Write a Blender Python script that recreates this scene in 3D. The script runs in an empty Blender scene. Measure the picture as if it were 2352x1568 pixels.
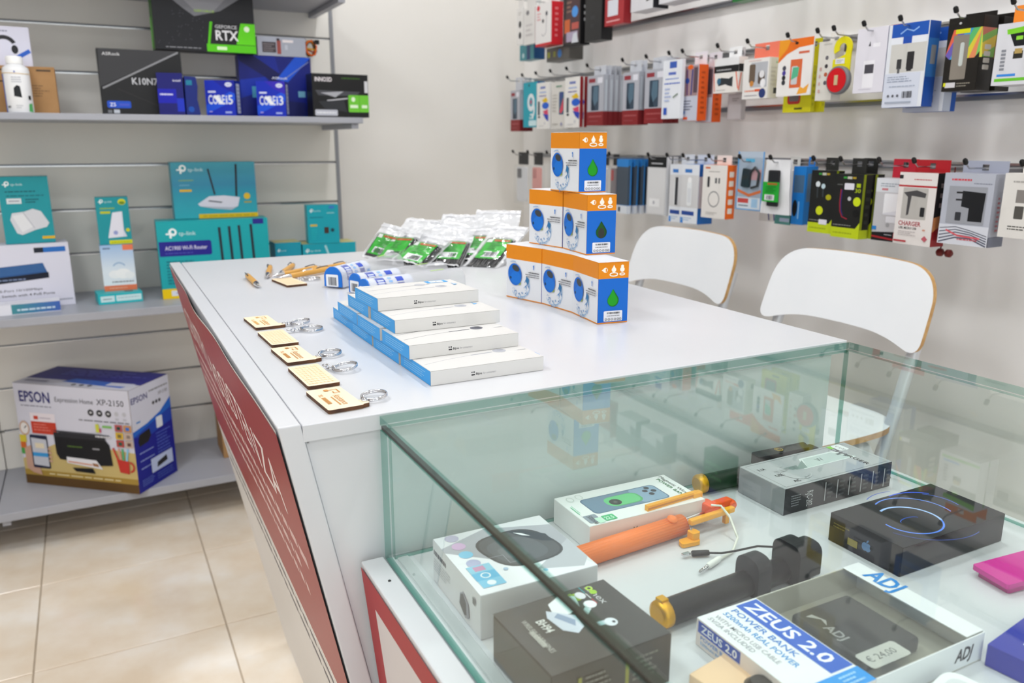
import bpy, bmesh, math, random
from mathutils import Vector, Matrix, noise
from mathutils.geometry import tessellate_polygon

# ------------------------------------------------------------------ camera, world, lamps, exposure
scene = bpy.context.scene
COL = scene.collection
LIFT = 0.10                      # everything is modelled with the floor at z = -0.10 and lifted at the end
cam_data = bpy.data.cameras.new('camera')
cam_data.sensor_width = 36.0
cam_data.lens = 28.358
cam_data.clip_start = 0.02
cam_data.dof.use_dof = True
cam_data.dof.focus_distance = 1.02
cam_data.dof.aperture_fstop = 6.3
cam = bpy.data.objects.new('camera', cam_data)
COL.objects.link(cam)
cam.matrix_world = Matrix(((0.88750849, 0.10967035, -0.44755011, 0.0),
                           (-0.4607902, 0.21342351, -0.86146549, 0.0),
                           (0.0010405, 0.97078464, 0.2399502, 1.215),
                           (0, 0, 0, 1)))
scene.camera = cam
world = bpy.data.worlds.new('world')
scene.world = world
world.use_nodes = True
world.node_tree.nodes['Background'].inputs[0].default_value = (0.9, 0.95, 1.0, 1)
world.node_tree.nodes['Background'].inputs[1].default_value = 0.1
scene.view_settings.view_transform = 'Standard'
scene.view_settings.look = 'None'
scene.view_settings.gamma = 1.0
scene.view_settings.use_curve_mapping = False
scene.view_settings.exposure = -0.06
scene.cycles.transparent_max_bounces = 32
scene.cycles.max_bounces = 8
scene.cycles.diffuse_bounces = 5
scene.cycles.glossy_bounces = 4
CEIL = 2.95
PANELS = [(-0.9, -1.5, 15, 'above the shop entrance aisle'), (-0.9, 0.2, 22, 'above the aisle beside the glass case'), (-0.8, 1.3, 36, 'above the floor before the shelving'),
          (0.5, -1.5, 20, 'behind the glass case'), (0.3, 0.1, 5, 'above the glass case'), (0.3, 1.9, 4, 'above the counter')]
SPOTS = [(1.10, 0.15, 9.0), (1.10, 1.15, 9.0), (1.10, 2.15, 9.0), (1.10, 2.95, 6.0)]
for i, (lx, ly, watt, _w) in enumerate(PANELS):
    L = bpy.data.lights.new('ceiling_lamp_light', 'AREA')
    L.shape = 'SQUARE'
    L.size = 0.5
    L.energy = watt * 0.46
    L.color = (0.965, 0.985, 1.0)
    o = bpy.data.objects.new('ceiling_lamp_light', L)
    o.location = (lx, ly, CEIL - 0.03)
    COL.objects.link(o)
# added fill for upright faces, set as daylight behind an assumed window
L = bpy.data.lights.new('added_window_fill', 'AREA')
L.shape = 'RECTANGLE'; L.size = 3.0; L.size_y = 1.9; L.energy = 37.0; L.color = (0.93, 0.965, 1.0)
o = bpy.data.objects.new('added_window_fill', L)
o.location = (-0.3, -2.52, 1.35); o.rotation_euler = (math.radians(90), 0, 0)
COL.objects.link(o)
L = bpy.data.lights.new('aisle_spot_light', 'SPOT')      # spotlight aimed at the foot of the counter
L.energy = 130.0; L.spot_size = math.radians(10); L.spot_blend = 0.9; L.shadow_soft_size = 0.05; L.color = (0.95, 0.975, 1.0)
o = bpy.data.objects.new('aisle_spot_light', L)
o.location = (-0.55, 1.45, CEIL - 0.09)
o.rotation_euler = (Vector((0.22, 1.84, -0.10)) - o.location).to_track_quat('-Z', 'Y').to_euler()
COL.objects.link(o)
for lx, ly, watt in SPOTS:
    L = bpy.data.lights.new('downlight_light', 'AREA')
    L.shape = 'DISK'; L.size = 0.13; L.energy = watt * 0.85; L.color = (0.985, 0.985, 1.0)
    o = bpy.data.objects.new('downlight_light', L)
    o.location = (lx, ly, CEIL - 0.022)
    COL.objects.link(o)

random.seed(7)

# ------------------------------------------------------------------ materials
_mats = {}
def s2l(c):
    return c / 12.92 if c <= 0.04045 else ((c + 0.055) / 1.055) ** 2.4
def hexrgb(h):
    h = h.lstrip('#')
    return tuple(s2l(int(h[i:i + 2], 16) / 255.0) for i in (0, 2, 4))
def M(col, rough=0.45, metal=0.0, coat=0.0):
    key = (col, rough, metal, coat)
    if key in _mats:
        return _mats[key]
    m = bpy.data.materials.new('print_' + col.strip('#'))
    m.use_nodes = True
    b = m.node_tree.nodes['Principled BSDF']
    b.inputs['Base Color'].default_value = (*hexrgb(col), 1)
    b.inputs['Roughness'].default_value = rough
    b.inputs['Metallic'].default_value = metal
    b.inputs['Coat Weight'].default_value = coat
    b.inputs['Specular IOR Level'].default_value = 0.32
    b.inputs['Coat Roughness'].default_value = 0.15
    _mats[key] = m
    return m
def noise_mat(name, c1, c2, scale=8.0, rough=0.5, bump=0.0, detail=4.0, stretch=(1, 1, 1), bscale=None, c3=None, metal=0.0):
    if name in _mats:
        return _mats[name]
    m = bpy.data.materials.new(name)
    m.use_nodes = True
    nt = m.node_tree
    b = nt.nodes['Principled BSDF']
    tc = nt.nodes.new('ShaderNodeTexCoord')
    mp = nt.nodes.new('ShaderNodeMapping')
    mp.inputs['Scale'].default_value = stretch
    nt.links.new(tc.outputs['Object'], mp.inputs['Vector'])
    n = nt.nodes.new('ShaderNodeTexNoise')
    n.inputs['Scale'].default_value = scale
    n.inputs['Detail'].default_value = detail
    nt.links.new(mp.outputs[0], n.inputs['Vector'])
    r = nt.nodes.new('ShaderNodeValToRGB')
    r.color_ramp.elements[0].position = 0.35
    r.color_ramp.elements[1].position = 0.68
    r.color_ramp.elements[0].color = (*hexrgb(c1), 1)
    r.color_ramp.elements[1].color = (*hexrgb(c2), 1)
    if c3:
        e = r.color_ramp.elements.new(0.52)
        e.color = (*hexrgb(c3), 1)
    nt.links.new(n.outputs['Fac'], r.inputs[0])
    nt.links.new(r.outputs[0], b.inputs['Base Color'])
    b.inputs['Roughness'].default_value = rough
    b.inputs['Metallic'].default_value = metal
    if bump:
        n2 = nt.nodes.new('ShaderNodeTexNoise')
        n2.inputs['Scale'].default_value = bscale or scale * 6
        nt.links.new(mp.outputs[0], n2.inputs['Vector'])
        bp = nt.nodes.new('ShaderNodeBump')
        bp.inputs['Strength'].default_value = bump
        bp.inputs['Distance'].default_value = 0.002
        nt.links.new(n2.outputs['Fac'], bp.inputs['Height'])
        nt.links.new(bp.outputs[0], b.inputs['Normal'])
    _mats[name] = m
    return m
def clear_mat(name, tint=(1, 1, 1), fac=0.0, ior=1.5, white=0.0, rough=0.02):
    """thin clear sheet: see-through with a Fresnel mirror, optionally some milky white"""
    if name in _mats:
        return _mats[name]
    m = bpy.data.materials.new(name)
    m.use_nodes = True
    nt = m.node_tree
    nt.nodes.clear()
    out = nt.nodes.new('ShaderNodeOutputMaterial')
    tr = nt.nodes.new('ShaderNodeBsdfTransparent')
    tr.inputs[0].default_value = (*tint, 1)
    gl = nt.nodes.new('ShaderNodeBsdfGlossy')
    gl.inputs['Roughness'].default_value = rough
    gl.inputs[0].default_value = (1, 1, 1, 1)
    fr = nt.nodes.new('ShaderNodeFresnel')
    fr.inputs[0].default_value = ior
    mx = nt.nodes.new('ShaderNodeMixShader')
    ge = nt.nodes.new('ShaderNodeNewGeometry')
    sb = nt.nodes.new('ShaderNodeMath'); sb.operation = 'SUBTRACT'; sb.inputs[0].default_value = 1.0
    nt.links.new(ge.outputs['Backfacing'], sb.inputs[1])
    ml = nt.nodes.new('ShaderNodeMath'); ml.operation = 'MULTIPLY'      # a thin pane mirrors once, on its outer face
    nt.links.new(fr.outputs[0], ml.inputs[0]); nt.links.new(sb.outputs[0], ml.inputs[1])
    nt.links.new(ml.outputs[0], mx.inputs[0])
    last = tr
    if white > 0:
        df = nt.nodes.new('ShaderNodeBsdfDiffuse')
        df.inputs[0].default_value = (0.78, 0.79, 0.81, 1)
        m2 = nt.nodes.new('ShaderNodeMixShader')
        m2.inputs[0].default_value = white
        nt.links.new(tr.outputs[0], m2.inputs[1])
        nt.links.new(df.outputs[0], m2.inputs[2])
        last = m2
    nt.links.new(last.outputs[0], mx.inputs[1])
    nt.links.new(gl.outputs[0], mx.inputs[2])
    nt.links.new(mx.outputs[0], out.inputs[0])
    _mats[name] = m
    return m
def grad_mat(name, stops, axis=2, rough=0.4, lo=0.0, hi=1.0):
    """printed colour gradient along one axis of the object's own box"""
    if name in _mats:
        return _mats[name]
    m = bpy.data.materials.new(name)
    m.use_nodes = True
    nt = m.node_tree
    b = nt.nodes['Principled BSDF']
    tc = nt.nodes.new('ShaderNodeTexCoord')
    sp = nt.nodes.new('ShaderNodeSeparateXYZ')
    nt.links.new(tc.outputs['Generated'], sp.inputs[0])
    r = nt.nodes.new('ShaderNodeValToRGB')
    cr = r.color_ramp
    while len(cr.elements) < len(stops):
        cr.elements.new(0.5)
    for e, (p, c) in zip(cr.elements, stops):
        e.position = p
        e.color = (*hexrgb(c), 1)
    nt.links.new(sp.outputs[axis], r.inputs[0])
    nt.links.new(r.outputs[0], b.inputs['Base Color'])
    b.inputs['Roughness'].default_value = rough
    _mats[name] = m
    return m

WHITE = noise_mat('white_laminate', '#d1d3d7', '#d7d8dc', 3.0, 0.28)
WALL = noise_mat('wall_paint', '#e5e2dc', '#eae7e2', 2.0, 0.6, 0.05, bscale=300)
RWALL = noise_mat('panel_paint', '#efedeb', '#f5f3f1', 2.0, 0.45)
CEILM = noise_mat('ceiling_paint', '#a9aaaa', '#b1b2b2', 2.0, 0.8)
TILE = noise_mat('tile_beige', '#eedcc4', '#fdf6ec', 5.0, 0.14, 0.0, 6.0, c3='#f7ead8')
GROUT = noise_mat('grout_grey', '#b9ab97', '#c4b7a4', 20, 0.85)
SHELFM = noise_mat('shelf_enamel', '#a2a4ad', '#aaacb5', 3.0, 0.38)
BOARD = noise_mat('slat_board', '#efece5', '#f4f1ea', 1.5, 0.5)
ALU = M('#c8c8c8', 0.25, 1.0)
STEEL = M('#d9d9dc', 0.12, 1.0)
DARKMETAL = M('#6d6f73', 0.35, 1.0)
BLACK = M('#131314', 0.4)
GLASS = clear_mat('showcase_glass', (0.952, 0.985, 0.970), ior=1.37)
GLASSEDGE = clear_mat('glass_edge', (0.42, 0.66, 0.60), ior=1.45, rough=0.08)
SEALDARK = M('#241f1b', 0.3)
CLEAR = clear_mat('clear_plastic', (0.97, 0.975, 0.98), rough=0.05)
FROST = clear_mat('milky_plastic', (0.97, 0.97, 0.98), white=0.10, rough=0.12)
TUBEM = clear_mat('tube_plastic', (0.96, 0.965, 0.97), white=0.30, rough=0.06)
BAMBOO = noise_mat('bamboo', '#d09a45', '#e0b062', 40, 0.45, stretch=(0.15, 1, 1))
PLY = noise_mat('plywood_face', '#f3dfbd', '#fae9d0', 30, 0.55, stretch=(1, 0.12, 1))
PLYEDGE = noise_mat('burnt_edge', '#3f2413', '#6b4222', 60, 0.7)
VENEER = noise_mat('birch_edge', '#b98d55', '#d0a66c', 60, 0.5)
CARDBOARD = noise_mat('cardboard', '#a67d4f', '#b58a5b', 12, 0.75)

# ------------------------------------------------------------------ mesh helpers
class MB:
    def __init__(self):
        self.v = []; self.f = []; self.m = []; self.s = []; self.mats = []
    def mi(self, mat):
        if mat not in self.mats:
            self.mats.append(mat)
        return self.mats.index(mat)
    def add(self, vs, fs, mat, smooth=False):
        o = len(self.v)
        self.v += [tuple(p) for p in vs]
        k = self.mi(mat)
        for f in fs:
            self.f.append([o + i for i in f]); self.m.append(k); self.s.append(smooth)
        return self
    def box(self, x0, y0, z0, x1, y1, z1, mat, faces=None):
        vs = [(x0, y0, z0), (x1, y0, z0), (x1, y1, z0), (x0, y1, z0), (x0, y0, z1), (x1, y0, z1), (x1, y1, z1), (x0, y1, z1)]
        fs = {'bottom': (0, 3, 2, 1), 'top': (4, 5, 6, 7), 'front': (0, 1, 5, 4), 'right': (1, 2, 6, 5), 'back': (2, 3, 7, 6), 'left': (3, 0, 4, 7)}
        o = len(self.v)
        self.v += vs
        for n, f in fs.items():
            self.f.append([o + i for i in f]); self.m.append(self.mi((faces or {}).get(n, mat))); self.s.append(False)
        return self
    def prism(self, poly, z0, z1, mat, side=None, frame=None, smooth=False):
        """poly: ccw list of (x, y); extruded z0..z1; frame maps (x, y, z) to a point"""
        fr = frame or (lambda x, y, z: (x, y, z))
        n = len(poly)
        vs = [fr(x, y, z0) for x, y in poly] + [fr(x, y, z1) for x, y in poly]
        tri = tessellate_polygon([[Vector((x, y, 0)) for x, y in poly]])
        fs = []
        for t in tri:
            a, b, c = t
            ar = (poly[b][0] - poly[a][0]) * (poly[c][1] - poly[a][1]) - (poly[b][1] - poly[a][1]) * (poly[c][0] - poly[a][0])
            if ar < 0: a, c = c, a
            fs.append((a + n, b + n, c + n)); fs.append((c, b, a))
        self.add(vs, fs, mat)
        o = len(self.v) - 2 * n
        k = self.mi(side or mat)
        for i in range(n):
            j = (i + 1) % n
            self.f.append([o + i, o + j, o + j + n, o + i + n]); self.m.append(k); self.s.append(smooth)
        return self
    def tube(self, pts, r, mat, n=8, cap=True, closed=False):
        pts = [Vector(p) for p in pts]
        rs = r if isinstance(r, (list, tuple)) else [r] * len(pts)
        vs = []; fs = []
        N = len(pts)
        up = Vector((0, 0, 1))
        prev = None
        for i, p in enumerate(pts):
            if closed:
                d = pts[(i + 1) % N] - pts[i - 1]
            else:
                d = pts[min(i + 1, N - 1)] - pts[max(i - 1, 0)]
            d.normalize()
            if prev is None:
                a = d.cross(up if abs(d.z) < 0.95 else Vector((1, 0, 0)))
            else:
                a = prev - d * prev.dot(d)
            a.normalize(); prev = a
            b = d.cross(a)
            for k in range(n):
                t = 2 * math.pi * k / n
                vs.append(p + (a * math.cos(t) + b * math.sin(t)) * rs[i])
        M_ = N if closed else N - 1
        for i in range(M_):
            j = (i + 1) % N
            for k in range(n):
                k2 = (k + 1) % n
                fs.append((i * n + k, i * n + k2, j * n + k2, j * n + k))
        self.add(vs, fs, mat, True)
        if cap and not closed:
            self.add(vs[:n], [tuple(range(n - 1, -1, -1))], mat); self.add(vs[-n:], [tuple(range(n))], mat)
        return self
    def lathe(self, prof, mat, n=20, axis=None, origin=(0, 0, 0)):
        """prof: list of (r, t) along axis"""
        ax = Vector(axis or (0, 0, 1)).normalized()
        a = ax.cross(Vector((0, 0, 1)) if abs(ax.z) < 0.9 else Vector((1, 0, 0))).normalized()
        b = ax.cross(a)
        o = Vector(origin)
        vs = []; fs = []
        for r, t in prof:
            for k in range(n):
                th = 2 * math.pi * k / n
                vs.append(o + ax * t + (a * math.cos(th) + b * math.sin(th)) * r)
        for i in range(len(prof) - 1):
            for k in range(n):
                k2 = (k + 1) % n
                fs.append((i * n + k, i * n + k2, (i + 1) * n + k2, (i + 1) * n + k))
        self.add(vs, fs, mat, True)
        self.add(vs[:n], [tuple(range(n - 1, -1, -1))], mat); self.add(vs[-n:], [tuple(range(n))], mat)
        return self
    def grid(self, fn, nu, nv, mat, smooth=True):
        vs = [fn(i / nu, j / nv) for j in range(nv + 1) for i in range(nu + 1)]
        fs = [(j * (nu + 1) + i, j * (nu + 1) + i + 1, (j + 1) * (nu + 1) + i + 1, (j + 1) * (nu + 1) + i) for j in range(nv) for i in range(nu)]
        return self.add(vs, fs, mat, smooth)
    def mesh(self, name, bevel=0.0, seg=2):
        me = bpy.data.meshes.new(name)
        me.from_pydata(self.v, [], self.f)
        for m in self.mats:
            me.materials.append(m)
        me.polygons.foreach_set('material_index', self.m)
        me.polygons.foreach_set('use_smooth', self.s)
        if bevel > 0:
            bm = bmesh.new(); bm.from_mesh(me)
            bmesh.ops.remove_doubles(bm, verts=bm.verts, dist=1e-6)
            ed = [e for e in bm.edges if len(e.link_faces) == 2 and e.calc_face_angle(0) > 0.5]
            bmesh.ops.bevel(bm, geom=ed, offset=bevel, segments=seg, profile=0.5, affect='EDGES', clamp_overlap=True)
            bm.to_mesh(me); bm.free()
        me.update()
        return me
    def build(self, name, parent=None, bevel=0.0, seg=2, **props):
        o = bpy.data.objects.new(name, self.mesh(name, bevel, seg))
        COL.objects.link(o)
        if parent is not None:
            o.parent = parent
        for k, v in props.items():
            o[k] = v
        return o
def thing(name, label, cat, loc=(0, 0, 0), rz=0.0, group=None, rot=None):
    o = bpy.data.objects.new(name, None)
    o.empty_display_size = 0.02
    COL.objects.link(o)
    o.location = loc
    o.rotation_euler = rot or (0, 0, math.radians(rz))
    o['label'] = label; o['category'] = cat
    if group: o['group'] = group
    return o
def dup(root, loc=None, rz=None, label=None, group=None, parent=None):
    r = root.copy(); COL.objects.link(r)
    if parent is not None: r.parent = parent
    if loc is not None: r.location = loc
    if rz is not None: r.rotation_euler = (0, 0, math.radians(rz))
    if label: r['label'] = label
    if group: r['group'] = group
    for ch in list(root.children):
        dup(ch, parent=r)
    return r
def struct(o):
    o['kind'] = 'structure'
    return o

# ------------------------------------------------------------------ printed faces
_txt = {}
def text_mesh(s, bold):
    key = (s, bold)
    if key not in _txt:
        c = bpy.data.curves.new('t', 'FONT'); c.body = s; c.size = 1.0; c.resolution_u = 2; c.offset = 0.012 * bold
        o = bpy.data.objects.new('t', c)
        me = o.to_mesh()
        vs = [(v.co.x, v.co.y) for v in me.vertices]
        fs = [tuple(p.vertices) for p in me.polygons]
        o.to_mesh_clear(); bpy.data.objects.remove(o); bpy.data.curves.remove(c)
        x0 = min(v[0] for v in vs) if vs else 0; x1 = max(v[0] for v in vs) if vs else 1
        _txt[key] = ([(x - x0, y) for x, y in vs], fs, x1 - x0)
    return _txt[key]
class Cv:
    """flat print: collects coloured 2-D shapes in fractions of the face"""
    def __init__(self, W, H):
        self.W = W; self.H = H; self.mb = MB(); self.k = 0
    def _add(self, pts, fs, col):
        self.k += 1
        z = 0.00015 + 0.00003 * self.k
        mat = col if not isinstance(col, str) else M(col)
        self.mb.add([(x, y, z) for x, y in pts], fs, mat)
    def r(self, x0, y0, x1, y1, col):
        W, H = self.W, self.H
        self._add([(x0 * W, y0 * H), (x1 * W, y0 * H), (x1 * W, y1 * H), (x0 * W, y1 * H)], [(0, 1, 2, 3)], col); return self
    def p(self, pts, col):
        pts = [(x * self.W, y * self.H) for x, y in pts]
        ar = sum(pts[i][0] * pts[(i + 1) % len(pts)][1] - pts[(i + 1) % len(pts)][0] * pts[i][1] for i in range(len(pts)))
        if ar < 0: pts = pts[::-1]
        fs = []
        for a, b, c in tessellate_polygon([[Vector((x, y, 0)) for x, y in pts]]):
            s = (pts[b][0] - pts[a][0]) * (pts[c][1] - pts[a][1]) - (pts[b][1] - pts[a][1]) * (pts[c][0] - pts[a][0])
            fs.append((a, b, c) if s > 0 else (c, b, a))
        self._add(pts, fs, col); return self
    def e(self, cx, cy, rx, ry, col, n=24, rot=0.0):
        """rx, ry in fractions of the width"""
        W, H = self.W, self.H
        c, s = math.cos(rot), math.sin(rot)
        pts = []
        for i in range(n):
            a = 2 * math.pi * i / n
            x, y = rx * W * math.cos(a), ry * W * math.sin(a)
            pts.append((cx * W + x * c - y * s, cy * H + x * s + y * c))
        self._add(pts, [tuple(range(n))], col); return self
    def rr(self, x0, y0, x1, y1, rad, col, n=5):
        """rounded rectangle, radius in fractions of the width"""
        W, H = self.W, self.H
        X0, Y0, X1, Y1, r = x0 * W, y0 * H, x1 * W, y1 * H, rad * W
        pts = []
        for cx, cy, a0 in ((X1 - r, Y0 + r, -90), (X1 - r, Y1 - r, 0), (X0 + r, Y1 - r, 90), (X0 + r, Y0 + r, 180)):
            for i in range(n + 1):
                a = math.radians(a0 + 90 * i / n)
                pts.append((cx + r * math.cos(a), cy + r * math.sin(a)))
        self._add(pts, [tuple(range(len(pts)))], col); return self
    def l(self, pts, w, col):
        """polyline of width w (fraction of the face width)"""
        W, H = self.W, self.H
        P = [Vector((x * W, y * H)) for x, y in pts]
        hw = w * W / 2
        vs = []
        for i, p in enumerate(P):
            d = (P[min(i + 1, len(P) - 1)] - P[max(i - 1, 0)]).normalized()
            nrm = Vector((-d.y, d.x)) * hw
            vs += [tuple(p - nrm), tuple(p + nrm)]
        self._add(vs, [(2 * i, 2 * i + 2, 2 * i + 3, 2 * i + 1) for i in range(len(P) - 1)], col); return self
    def arc(self, cx, cy, rx, ry, a0, a1, w, col, n=20, rot=0.0):
        c, s = math.cos(rot), math.sin(rot)
        k = self.W / self.H
        pts = []
        for i in range(n + 1):
            a = math.radians(a0 + (a1 - a0) * i / n)
            x, y = rx * math.cos(a), ry * math.sin(a)
            pts.append((cx + x * c - y * s, cy + (x * s + y * c) * k))
        return self.l(pts, w, col)
    def t(self, x, y, h, s, col, w=None, al='l', b=0.0, sh=0.0, rot=0.0):
        """text: h = cap height (fraction of face height), w = fitted width (fraction of face width)"""
        vs, fs, tw = text_mesh(s, b)
        sc = h * self.H / 0.69
        sx = (w * self.W / tw) if w else sc
        ox = {'l': 0.0, 'c': -tw * sx / 2, 'r': -tw * sx}[al]
        c, sn = math.cos(rot), math.sin(rot)
        out = []
        for px, py in vs:
            X = px * sx + py * sc * sh + ox; Y = py * sc
            out.append((x * self.W + X * c - Y * sn, y * self.H + X * sn + Y * c))
        self._add(out, fs, col); return self
    def d(self, x0, y0, x1, y1, n, col, fill=0.45, seed=1, words=True):
        """n lines of unreadable small print between y0 and y1"""
        rnd = random.Random(seed)
        st = (y1 - y0) / n
        for i in range(n):
            yb = y1 - (i + 1) * st + st * (1 - fill) / 2
            xe = x1 - (x1 - x0) * rnd.uniform(0, 0.35) if n > 1 else x1
            x = x0
            while x < xe - 0.01 * (x1 - x0):
                wl = (x1 - x0) * rnd.uniform(0.06, 0.2) if words else xe - x
                e = min(x + wl, xe)
                self.r(x, yb, e, yb + st * fill, col)
                x = e + (x1 - x0) * 0.025
        return self
    def bar(self, x0, y0, x1, y1, col='#222222', n=16, seed=3):
        rnd = random.Random(seed)
        x = x0; st = (x1 - x0) / n
        while x < x1 - 0.2 * st:
            w = st * rnd.choice((0.25, 0.45, 0.7))
            self.r(x, y0, min(x + w, x1), y1, col); x += w + st * rnd.choice((0.25, 0.4, 0.6))
        return self
    def build(self, name, parent, O, U, V, fn=None, sub=0.0):
        O, U, V = Vector(O), Vector(U).normalized(), Vector(V).normalized()
        N = U.cross(V)
        if not self.mb.v: return None
        if fn and sub:
            bm = bmesh.new()
            vv = [bm.verts.new(p) for p in self.mb.v]
            for f, k in zip(self.mb.f, self.mb.m):
                q = bm.faces.new([vv[i] for i in f]); q.material_index = k
            bmesh.ops.triangulate(bm, faces=bm.faces)
            for _ in range(6):
                ed = [e for e in bm.edges if e.calc_length() > sub]
                if not ed: break
                bmesh.ops.subdivide_edges(bm, edges=ed, cuts=1)
                bmesh.ops.triangulate(bm, faces=[f for f in bm.faces if len(f.verts) > 3])
            bm.verts.index_update()
            self.mb.v = [tuple(v.co) for v in bm.verts]; self.mb.f = [[v.index for v in f.verts] for f in bm.faces]
            self.mb.m = [f.material_index for f in bm.faces]; self.mb.s = [False] * len(self.mb.f)
            bm.free()
        if fn:
            self.mb.v = [tuple(fn(x, y, z)) for x, y, z in self.mb.v]
        else:
            self.mb.v = [tuple(O + U * x + V * y + N * z) for x, y, z in self.mb.v]
        return self.mb.build(name, parent)
def face_frame(f, w, d, h):
    if f == 'front': return (-w / 2, 0, 0), (1, 0, 0), (0, 0, 1), w, h
    if f == 'right': return (w / 2, 0, 0), (0, 1, 0), (0, 0, 1), d, h
    if f == 'left': return (-w / 2, d, 0), (0, -1, 0), (0, 0, 1), d, h
    if f == 'top': return (-w / 2, 0, h), (1, 0, 0), (0, 1, 0), w, d
    if f == 'back': return (w / 2, d, 0), (-1, 0, 0), (0, 0, 1), w, h
def carton(name, label, cat, loc, rz, w, d, h, col, cols=None, prints=None, group=None, bevel=0.0006, rot=None, rough=0.42, body='carton'):
    """box with its front at local y = 0, standing on local z = 0; prints: {face: fn(Cv)}"""
    t = thing(name, label, cat, loc, rz, group, rot)
    fm = {k: (M(v, rough) if isinstance(v, str) else v) for k, v in (cols or {}).items()}
    b = MB().box(-w / 2, 0, 0, w / 2, d, h, M(col, rough) if isinstance(col, str) else col, fm)
    bo = b.build(body, t, bevel)
    for f, fn in (prints or {}).items():
        O, U, V, W, H = face_frame(f, w, d, h)
        cv = Cv(W, H)
        cv.r(0.002, 0.002, 0.998, 0.998, fm.get(f, M(col, rough) if isinstance(col, str) else col))
        fn(cv)
        cv.build(f + '_print', bo, O, U, V)
    return t

# ------------------------------------------------------------------ the room
XR, YB, XL, YF = 1.78, 3.315, -2.4, -2.4
FZ = -0.10
P_ = 0.47
fl = struct(MB().box(XL, YF, FZ - 0.06, XR, YB, FZ - 0.004, GROUT).build('floor'))
tile_me = MB().box(0.002, 0.002, -0.010, P_ - 0.002, P_ - 0.002, 0.0, TILE).mesh('tile', 0.0012, 1)
ix0 = int(math.floor((XL - 0.215) / P_)); iy0 = int(math.floor((YF - 2.154) / P_))
ntile = 0
for i in range(ix0, 12):
    for j in range(iy0, 8):
        x, y = 0.215 + i * P_, 2.154 + j * P_
        if x + P_ > XR + 0.3 or y + P_ > YB + 0.3 or x < XL - 0.4 or y < YF - 0.4: continue
        if x < -2.0 or y < -1.2: continue
        t = bpy.data.objects.new('tile', tile_me); COL.objects.link(t); t.parent = fl
        t.location = (x, y, FZ); ntile += 1
struct(MB().box(XL, YB, FZ, XR, YB + 0.1, CEIL, WALL).build('wall_back'))
struct(MB().box(XR, YF, FZ, XR + 0.1, YB + 0.1, CEIL, RWALL).build('wall_right'))
struct(MB().box(XL - 0.1, YF, FZ, XL, YB + 0.1, CEIL, WALL).build('wall_left'))
wx0, wx1, wz0, wz1 = -1.8, 1.2, 0.40, 2.30
wf = struct(MB().box(XL, YF - 0.1, FZ, wx0, YF, CEIL, WALL).box(wx1, YF - 0.1, FZ, XR, YF, CEIL, WALL).box(wx0, YF - 0.1, FZ, wx1, YF, wz0, WALL).box(wx0, YF - 0.1, wz1, wx1, YF, CEIL, WALL).build('wall_front'))
w1 = struct(MB().box(wx0, YF - 0.09, wz0, wx0 + 0.05, YF - 0.03, wz1, M('#55585c', 0.4)).box(wx1 - 0.05, YF - 0.09, wz0, wx1, YF - 0.03, wz1, M('#55585c', 0.4)).box(wx0 + 0.05, YF - 0.09, wz0, wx1 - 0.05, YF - 0.03, wz0 + 0.05, M('#55585c', 0.4)).box(wx0 + 0.05, YF - 0.09, wz1 - 0.05, wx1 - 0.05, YF - 0.03, wz1, M('#55585c', 0.4)).build('added_window_1'))  # unseen shop window, added to let the fill in from behind the camera
MB().box(wx0 + 0.05, YF - 0.065, wz0 + 0.05, wx1 - 0.05, YF - 0.058, wz1 - 0.05, clear_mat('added_window_pane', (0.97, 0.98, 0.98))).build('pane', w1)
struct(MB().box(XL - 0.1, YF - 0.1, CEIL, XR + 0.1, YB + 0.1, CEIL + 0.08, CEILM).build('ceiling'))
emis = bpy.data.materials.new('lamp_diffuser'); emis.use_nodes = True
eb = emis.node_tree.nodes['Principled BSDF']
eb.inputs['Emission Color'].default_value = (1, 0.99, 0.97, 1); eb.inputs['Emission Strength'].default_value = 4.0
lamp = None
for i, (lx, ly, watt, where) in enumerate(PANELS):
    if lamp is None:
        lamp = thing('ceiling_lamp', 'square white LED panel lamp ' + where, 'lamp', (lx, ly, CEIL - 0.02), 0, 'ceiling lamps')
        MB().box(-0.29, -0.29, -0.004, 0.29, 0.29, 0.019, WHITE).build('frame', lamp, 0.002)
        MB().box(-0.25, -0.25, -0.008, 0.25, 0.25, -0.0045, emis).build('diffuser', lamp)
    else:
        dup(lamp, (lx, ly, CEIL - 0.02), 0, 'square white LED panel lamp ' + where)
for i, (lx, ly, watt) in enumerate(SPOTS):
    d_ = thing('downlight', 'small round ceiling downlight ' + ('nearer the shop window', 'over the glass case side', 'over the counter side', 'over the wall corner')[i] + ' by the accessory wall', 'lamp', (lx, ly, CEIL), 0, 'round downlights along the accessory wall')
    MB().lathe([(0.085, -0.006), (0.088, -0.0005)], WHITE, 28).build('ring', d_)
    MB().lathe([(0.066, -0.0085), (0.066, -0.0065)], emis, 24).build('diffuser', d_)
sp_ = thing('ceiling_spotlight', 'white ceiling spotlight aimed at the foot of the counter', 'lamp', (-0.55, 1.45, CEIL), 0)
MB().lathe([(0.04, -0.012), (0.042, -0.0005)], WHITE, 20).build('base', sp_)
MB().tube([(0, 0, -0.012), (-0.03, -0.01, -0.05)], 0.006, WHITE, 8).build('stem', sp_)
MB().lathe([(0.030, 0.0), (0.034, 0.004), (0.034, 0.045), (0.030, 0.05)], WHITE, 20, (-0.3, -0.12, 1.0), (-0.030, -0.012, -0.085)).build('head', sp_)
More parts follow.
